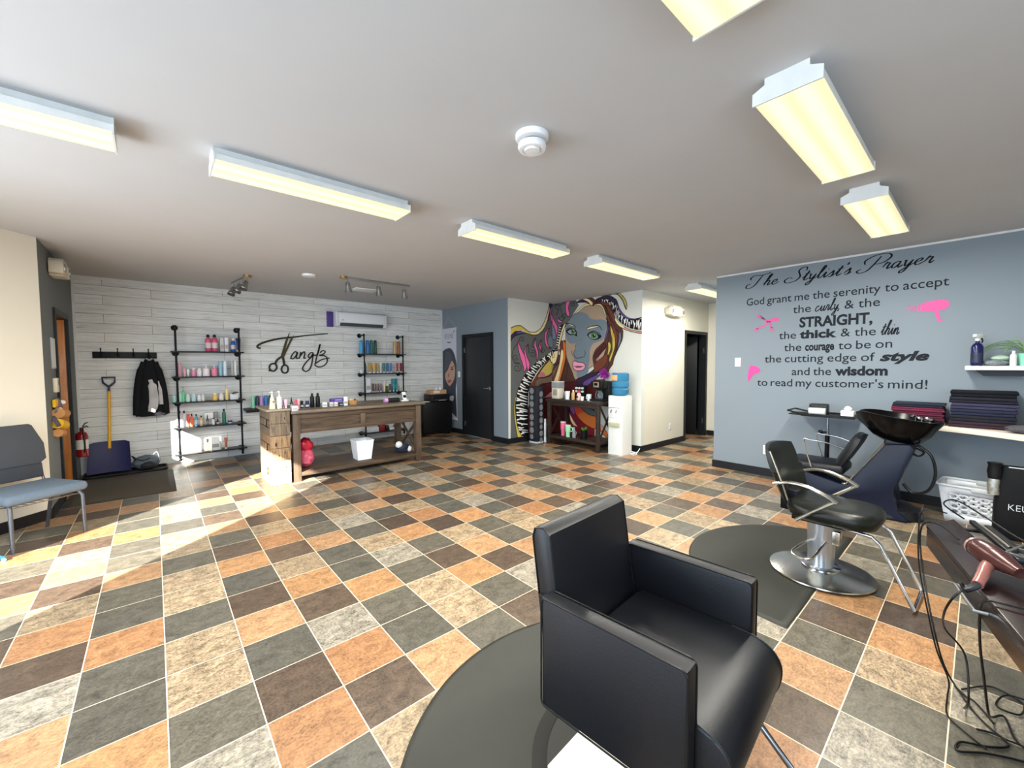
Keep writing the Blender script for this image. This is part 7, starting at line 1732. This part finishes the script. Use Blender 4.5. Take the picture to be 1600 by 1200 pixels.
rim = (W1, L1, H_)
for sx_ in (-1, 1): wall_panel(b_, ((sx_ * W0, -L0, .0), (sx_ * W0, L0, .0)), ((sx_ * W1, -L1, H_), (sx_ * W1, L1, H_)), 7, 4, .10, .90, .22, .78)
for sy_ in (-1, 1): wall_panel(b_, ((-W0, sy_ * L0, .0), (W0, sy_ * L0, .0)), ((-W1, sy_ * L1, H_), (W1, sy_ * L1, H_)), 4, 4, .16, .84, .22, .78)
b_.face(b_.verts([(-W0, -L0, .002), (W0, -L0, .002), (W0, L0, .002), (-W0, L0, .002)]))
bmesh.ops.remove_doubles(b_.bm, verts=b_.bm.verts[:], dist=1e-4)
o = b_.build('basket_wall', b_w, lb, None, 30); md = o.modifiers.new('thickness', 'SOLIDIFY'); md.thickness = .004
MB().tube([(x, y, H_) for x, y in rrect(-W1 - .006, W1 + .006, -L1 - .006, L1 + .006, .04)], .017, 8, True, sq=.7).build('rim', b_w, lb)
for sx_ in (-1, 1): MB().box(sx_ * (W1 + .004) - .02, sx_ * (W1 + .004) + .02, -.08, .08, H_ - .03, H_ + .014, .01).build('handle', plain('basket_grip', 'c3c8c8', .4), lb)
tt = thing('tote_bag', 'black tote bag with white lettering and a bottle neck standing before the laundry basket', 'bag', (5.33, -.235, 0), math.radians(-88))
tote = plain('black_tote_cloth', '08090d', .75, var=.1, scale=30)
b_ = MB(); rows = []
for z, hw, hd in ((0, .12, .075), (.02, .13, .085), (.25, .13, .085), (.45, .12, .07), (.58, .11, .05), (.60, .10, .04)):
    rows.append([b_.bm.verts.new((x, y, z)) for x, y in rrect(-hw, hw, -hd, hd, .03, 3)])
for A_, B2 in zip(rows, rows[1:]):
    for k in range(len(A_)): b_.face([A_[k], A_[(k + 1) % len(A_)], B2[(k + 1) % len(A_)], B2[k]])
b_.face(rows[0][::-1]); b_.face(rows[-1]); b_.build('bag_body', tote, tt, None, 50)
MB().tube([(-.06, -.045, .596), (.10, -.045, .596)], .005, 6).build('top_band', colour_mat('c8ccd0'), tt)
text_line([('KEUNE', -.012, 0, 1.0, 1.0, False)], 0, -.19, 0, 0, .055, lambda u, z, d: (-.055 - u, -.0905 - d, .25 + z), tt, colour_mat('dfe2e6'))
MB().tube([(-.135, -.06, .36), (-.14, -.065, .44), (-.135, -.06, .49)], .036, 12).build('foil_wrap', plain('crinkled_foil', 'b9bcb6', .25, .7, var=.3, scale=30, bump=.5), tt)
MB().lathe([(.036, .49), (.044, .55), (.038, .60), (.046, .625), (.0001, .627)], (-.135, -.06, 0), 16).build('bottle_neck', black_plastic, tt)

# station shelf with dryer, tool holder and hanging cords
sd = thing('styling_station', 'glossy dark wall station at the right edge holding dryer and tools', 'styling station', (2.78, .147, .58))
dk = plain('gloss_espresso_laminate', '1a0f0e', .24, var=.15, scale=5, spec=.3)
TOP = [(2.782, .147), (2.988, .064), (2.61, -.05), (2.80, -.15), (2.86, -.30), (1.55, -.62), (1.33, -.235)]
MB().prism([(x - 2.78, y - .147) for x, y in TOP][::-1], 0, .082, 'z', .003).build('drawer_body', dk, sd)
MB().prism([((x - 2.78) * 1.003, (y - .147) * 1.003 + .002) for x, y in TOP][::-1], .083, .1, 'z', .003).build('station_top', dk, sd)
Md = Matrix.Translation((-.62, -.163, 0)) @ rot_z(math.radians(14.8))
MB().tube([Md @ Vector(q) for q in ((-.10, 0, .045), (-.10, .03, .045), (.10, .03, .045), (.10, 0, .045))], .006, 8).build('drawer_handle', brushed, sd)
MB().prism([(1.55 - 2.78, -.66 - .147 + .05), (2.6 - 2.78, -.35 - .147 + .03), (2.6 - 2.78, -.26 - .147), (1.5 - 2.78, -.5 - .147)], -.58, 0, 'z').build('pedestal', plain('black_station_side', '0d0c0d', .3), sd)
Mt2 = Matrix.Translation((2.97 - 2.78, .015 - .147, .022)) @ rot_z(math.radians(16))
for y0_, y1_, z_ in ((-.075, -.05, .06), (-.02, .0, .075)): MB().box(-.48, .0, y0_, y1_, z_, z_ + .02, .004, M=Mt2).build('side_bar', black_plastic, sd)
MB().box(-.48, .0, -.049, -.038, .06, .078, .002, M=Mt2).build('pale_edge', plain('tray_rim_pale', '8a8072', .35, .4), sd)
for x in (-.46, -.03): MB().box(x - .012, x + .012, -.072, .02, .045, .058, .002, M=Mt2).build('bar_bracket', black_plastic, sd)
hl = thing('iron_holder', 'black slotted holder for irons at the right edge of the station', 'holder', (2.62, -.16, .6812), math.radians(-18))
b_ = MB()
for q in ((-.09, .2, -.05, -.038), (-.09, .2, .038, .05), (-.09, -.078, -.038, .038), (.0, .012, -.038, .038), (.1, .112, -.038, .038), (.188, .2, -.038, .038)): b_.box(*q, .006, .022, .002)
b_.box(-.09, .2, -.05, .05, 0, .006, .001); b_.build('slotted_frame', plain('holder_grey_plastic', '3a3b3a', .35), hl)
hd_ = thing('hair_dryer', 'rose brown hair dryer lying on the dark station with its handle over the edge', 'hair dryer', (2.31, -.01, .688))
rose = plain('rose_metallic_shell', '432523', .25, .3, var=.05)
c0 = Vector((.02, .0, .075)); ax = Vector((-.135, -.10, -.018)).normalized(); k_ = .8
MB().lathe([(r * k_, h * k_) for r, h in ((.036, -.005), (.043, .0), (.046, .03), (.05, .07), (.047, .12), (.036, .17), (.027, .20), (.024, .215), (.0001, .212))], c0, 28, tuple(ax)).build('barrel', rose, hd_, None, 50)
MB().lathe([(.025, -.006), (.0001, -.004)], c0, 24, tuple(ax)).build('intake_grille', plain('grille_pink', '9c7672', .4, .3, var=.3, scale=160), hd_)
MB().lathe([(.032, -.003), (.033, -.009), (.026, -.010), (.025, -.003)], c0, 28, tuple(ax), cap=False).build('intake_ring', plain('rose_ring', 'b08a84', .2, .5), hd_)
h0 = c0 + ax * .06
MB().tube([h0 + Vector((-.02, .0, -.02)), h0 + Vector((-.07, .012, -.032)), h0 + Vector((-.115, .018, -.04)), h0 + Vector((-.165, .03, -.062))], [.019, .018, .017, .016], 14, sub=4).build('handle', plain('rose_satin_grip', '8a5a52', .25, .3, var=.05), hd_, None, 60)
e_ = h0 + Vector((-.165, .03, -.062)); MB().tube([e_, e_ + Vector((-.02, .015, -.012)), e_ + Vector((-.025, .035, -.025))], [.012, .010, .008], 8).tube([e_ + Vector((-.02, .03, -.015)) + Vector((.013 * math.cos(a), .013 * math.sin(a) * .7, .013 * math.sin(a))) for a in [q * PI / 5 for q in range(10)]], .0035, 5, True).build('cord_sleeve', black_plastic, hd_)
cord_m = plain('black_cord_rubber', '0e0e0f', .4)
def cord(pts, r, lab): tag(MB().tube(pts, r * .8, 7, sub=7).build('appliance_cord', cord_m), lab, 'cord', 'black cords hanging from the station')
cord([(2.092, .02, .668), (2.082, .042, .63), (2.13, .06, .55), (2.30, .06, .42), (2.39, .005, .3), (2.33, -.01, .16), (2.48, .0, .03), (2.60, -.01, .008), (2.66, .03, .008), (2.62, .0, .006), (2.60, -.03, .008), (2.50, -.08, .008)], .0045, 'black cord running down from the dryer handle to a small floor loop')
cord([(2.62, .04, .69), (2.72, .10, .71), (2.77, .155, .69), (2.80, .17, .60), (2.75, .15, .45), (2.62, .11, .3), (2.62, .07, .12), (2.62, .02, .02), (2.50, -.04, .008), (2.43, -.10, .008), (2.43, -.155, .008), (2.40, -.25, .008)], .0045, 'black cord draped over the far left corner of the station down to the floor')
cord([(2.84, .085, .74), (2.80, .16, .75), (2.79, .175, .66), (2.72, .165, .5), (2.62, .13, .36), (2.56, .09, .2), (2.60, .05, .06), (2.55, .05, .008), (2.42, .045, .008), (2.36, .0, .008), (2.31, -.06, .008)], .004, 'thin black cord beside the corner cord, second from the far left')
cord([(2.05, -.22, .69), (2.02, -.10, .692), (2.03, -.035, .68), (2.12, -.025, .6), (2.20, -.03, .45), (2.24, -.045, .3), (2.32, -.06, .15), (2.50, -.075, .03), (2.58, -.11, .008), (2.44, -.14, .008), (2.38, -.22, .008)], .005, 'black cord hanging over the station front nearest the right edge')
cord([(2.41, -.035, .008), (2.43, -.09, .008), (2.39, -.115, .008), (2.33, -.066, .008), (2.28, .005, .008), (2.22, .01, .008), (2.28, -.055, .008), (2.33, -.135, .008), (2.36, -.22, .008)], .005, 'flat loops of black cord lying on the floor at lower right')
cord([(2.66, .01, .008), (2.776, -.07, .008), (2.768, -.134, .008), (2.73, -.167, .008), (2.64, -.15, .008), (2.64, -.09, .008), (2.75, -.12, .012), (2.78, -.2, .008)], .0045, 'wide loop of black cord on the floor under the station front')
cord([(2.95, .03, .70), (2.93, .10, .76), (2.99, .06, .775), (2.93, -.04, .73), (2.80, -.13, .70), (2.70, -.22, .69), (2.55, -.30, .686)], .0045, 'black cord arching over the rack and along the far edge of the station')
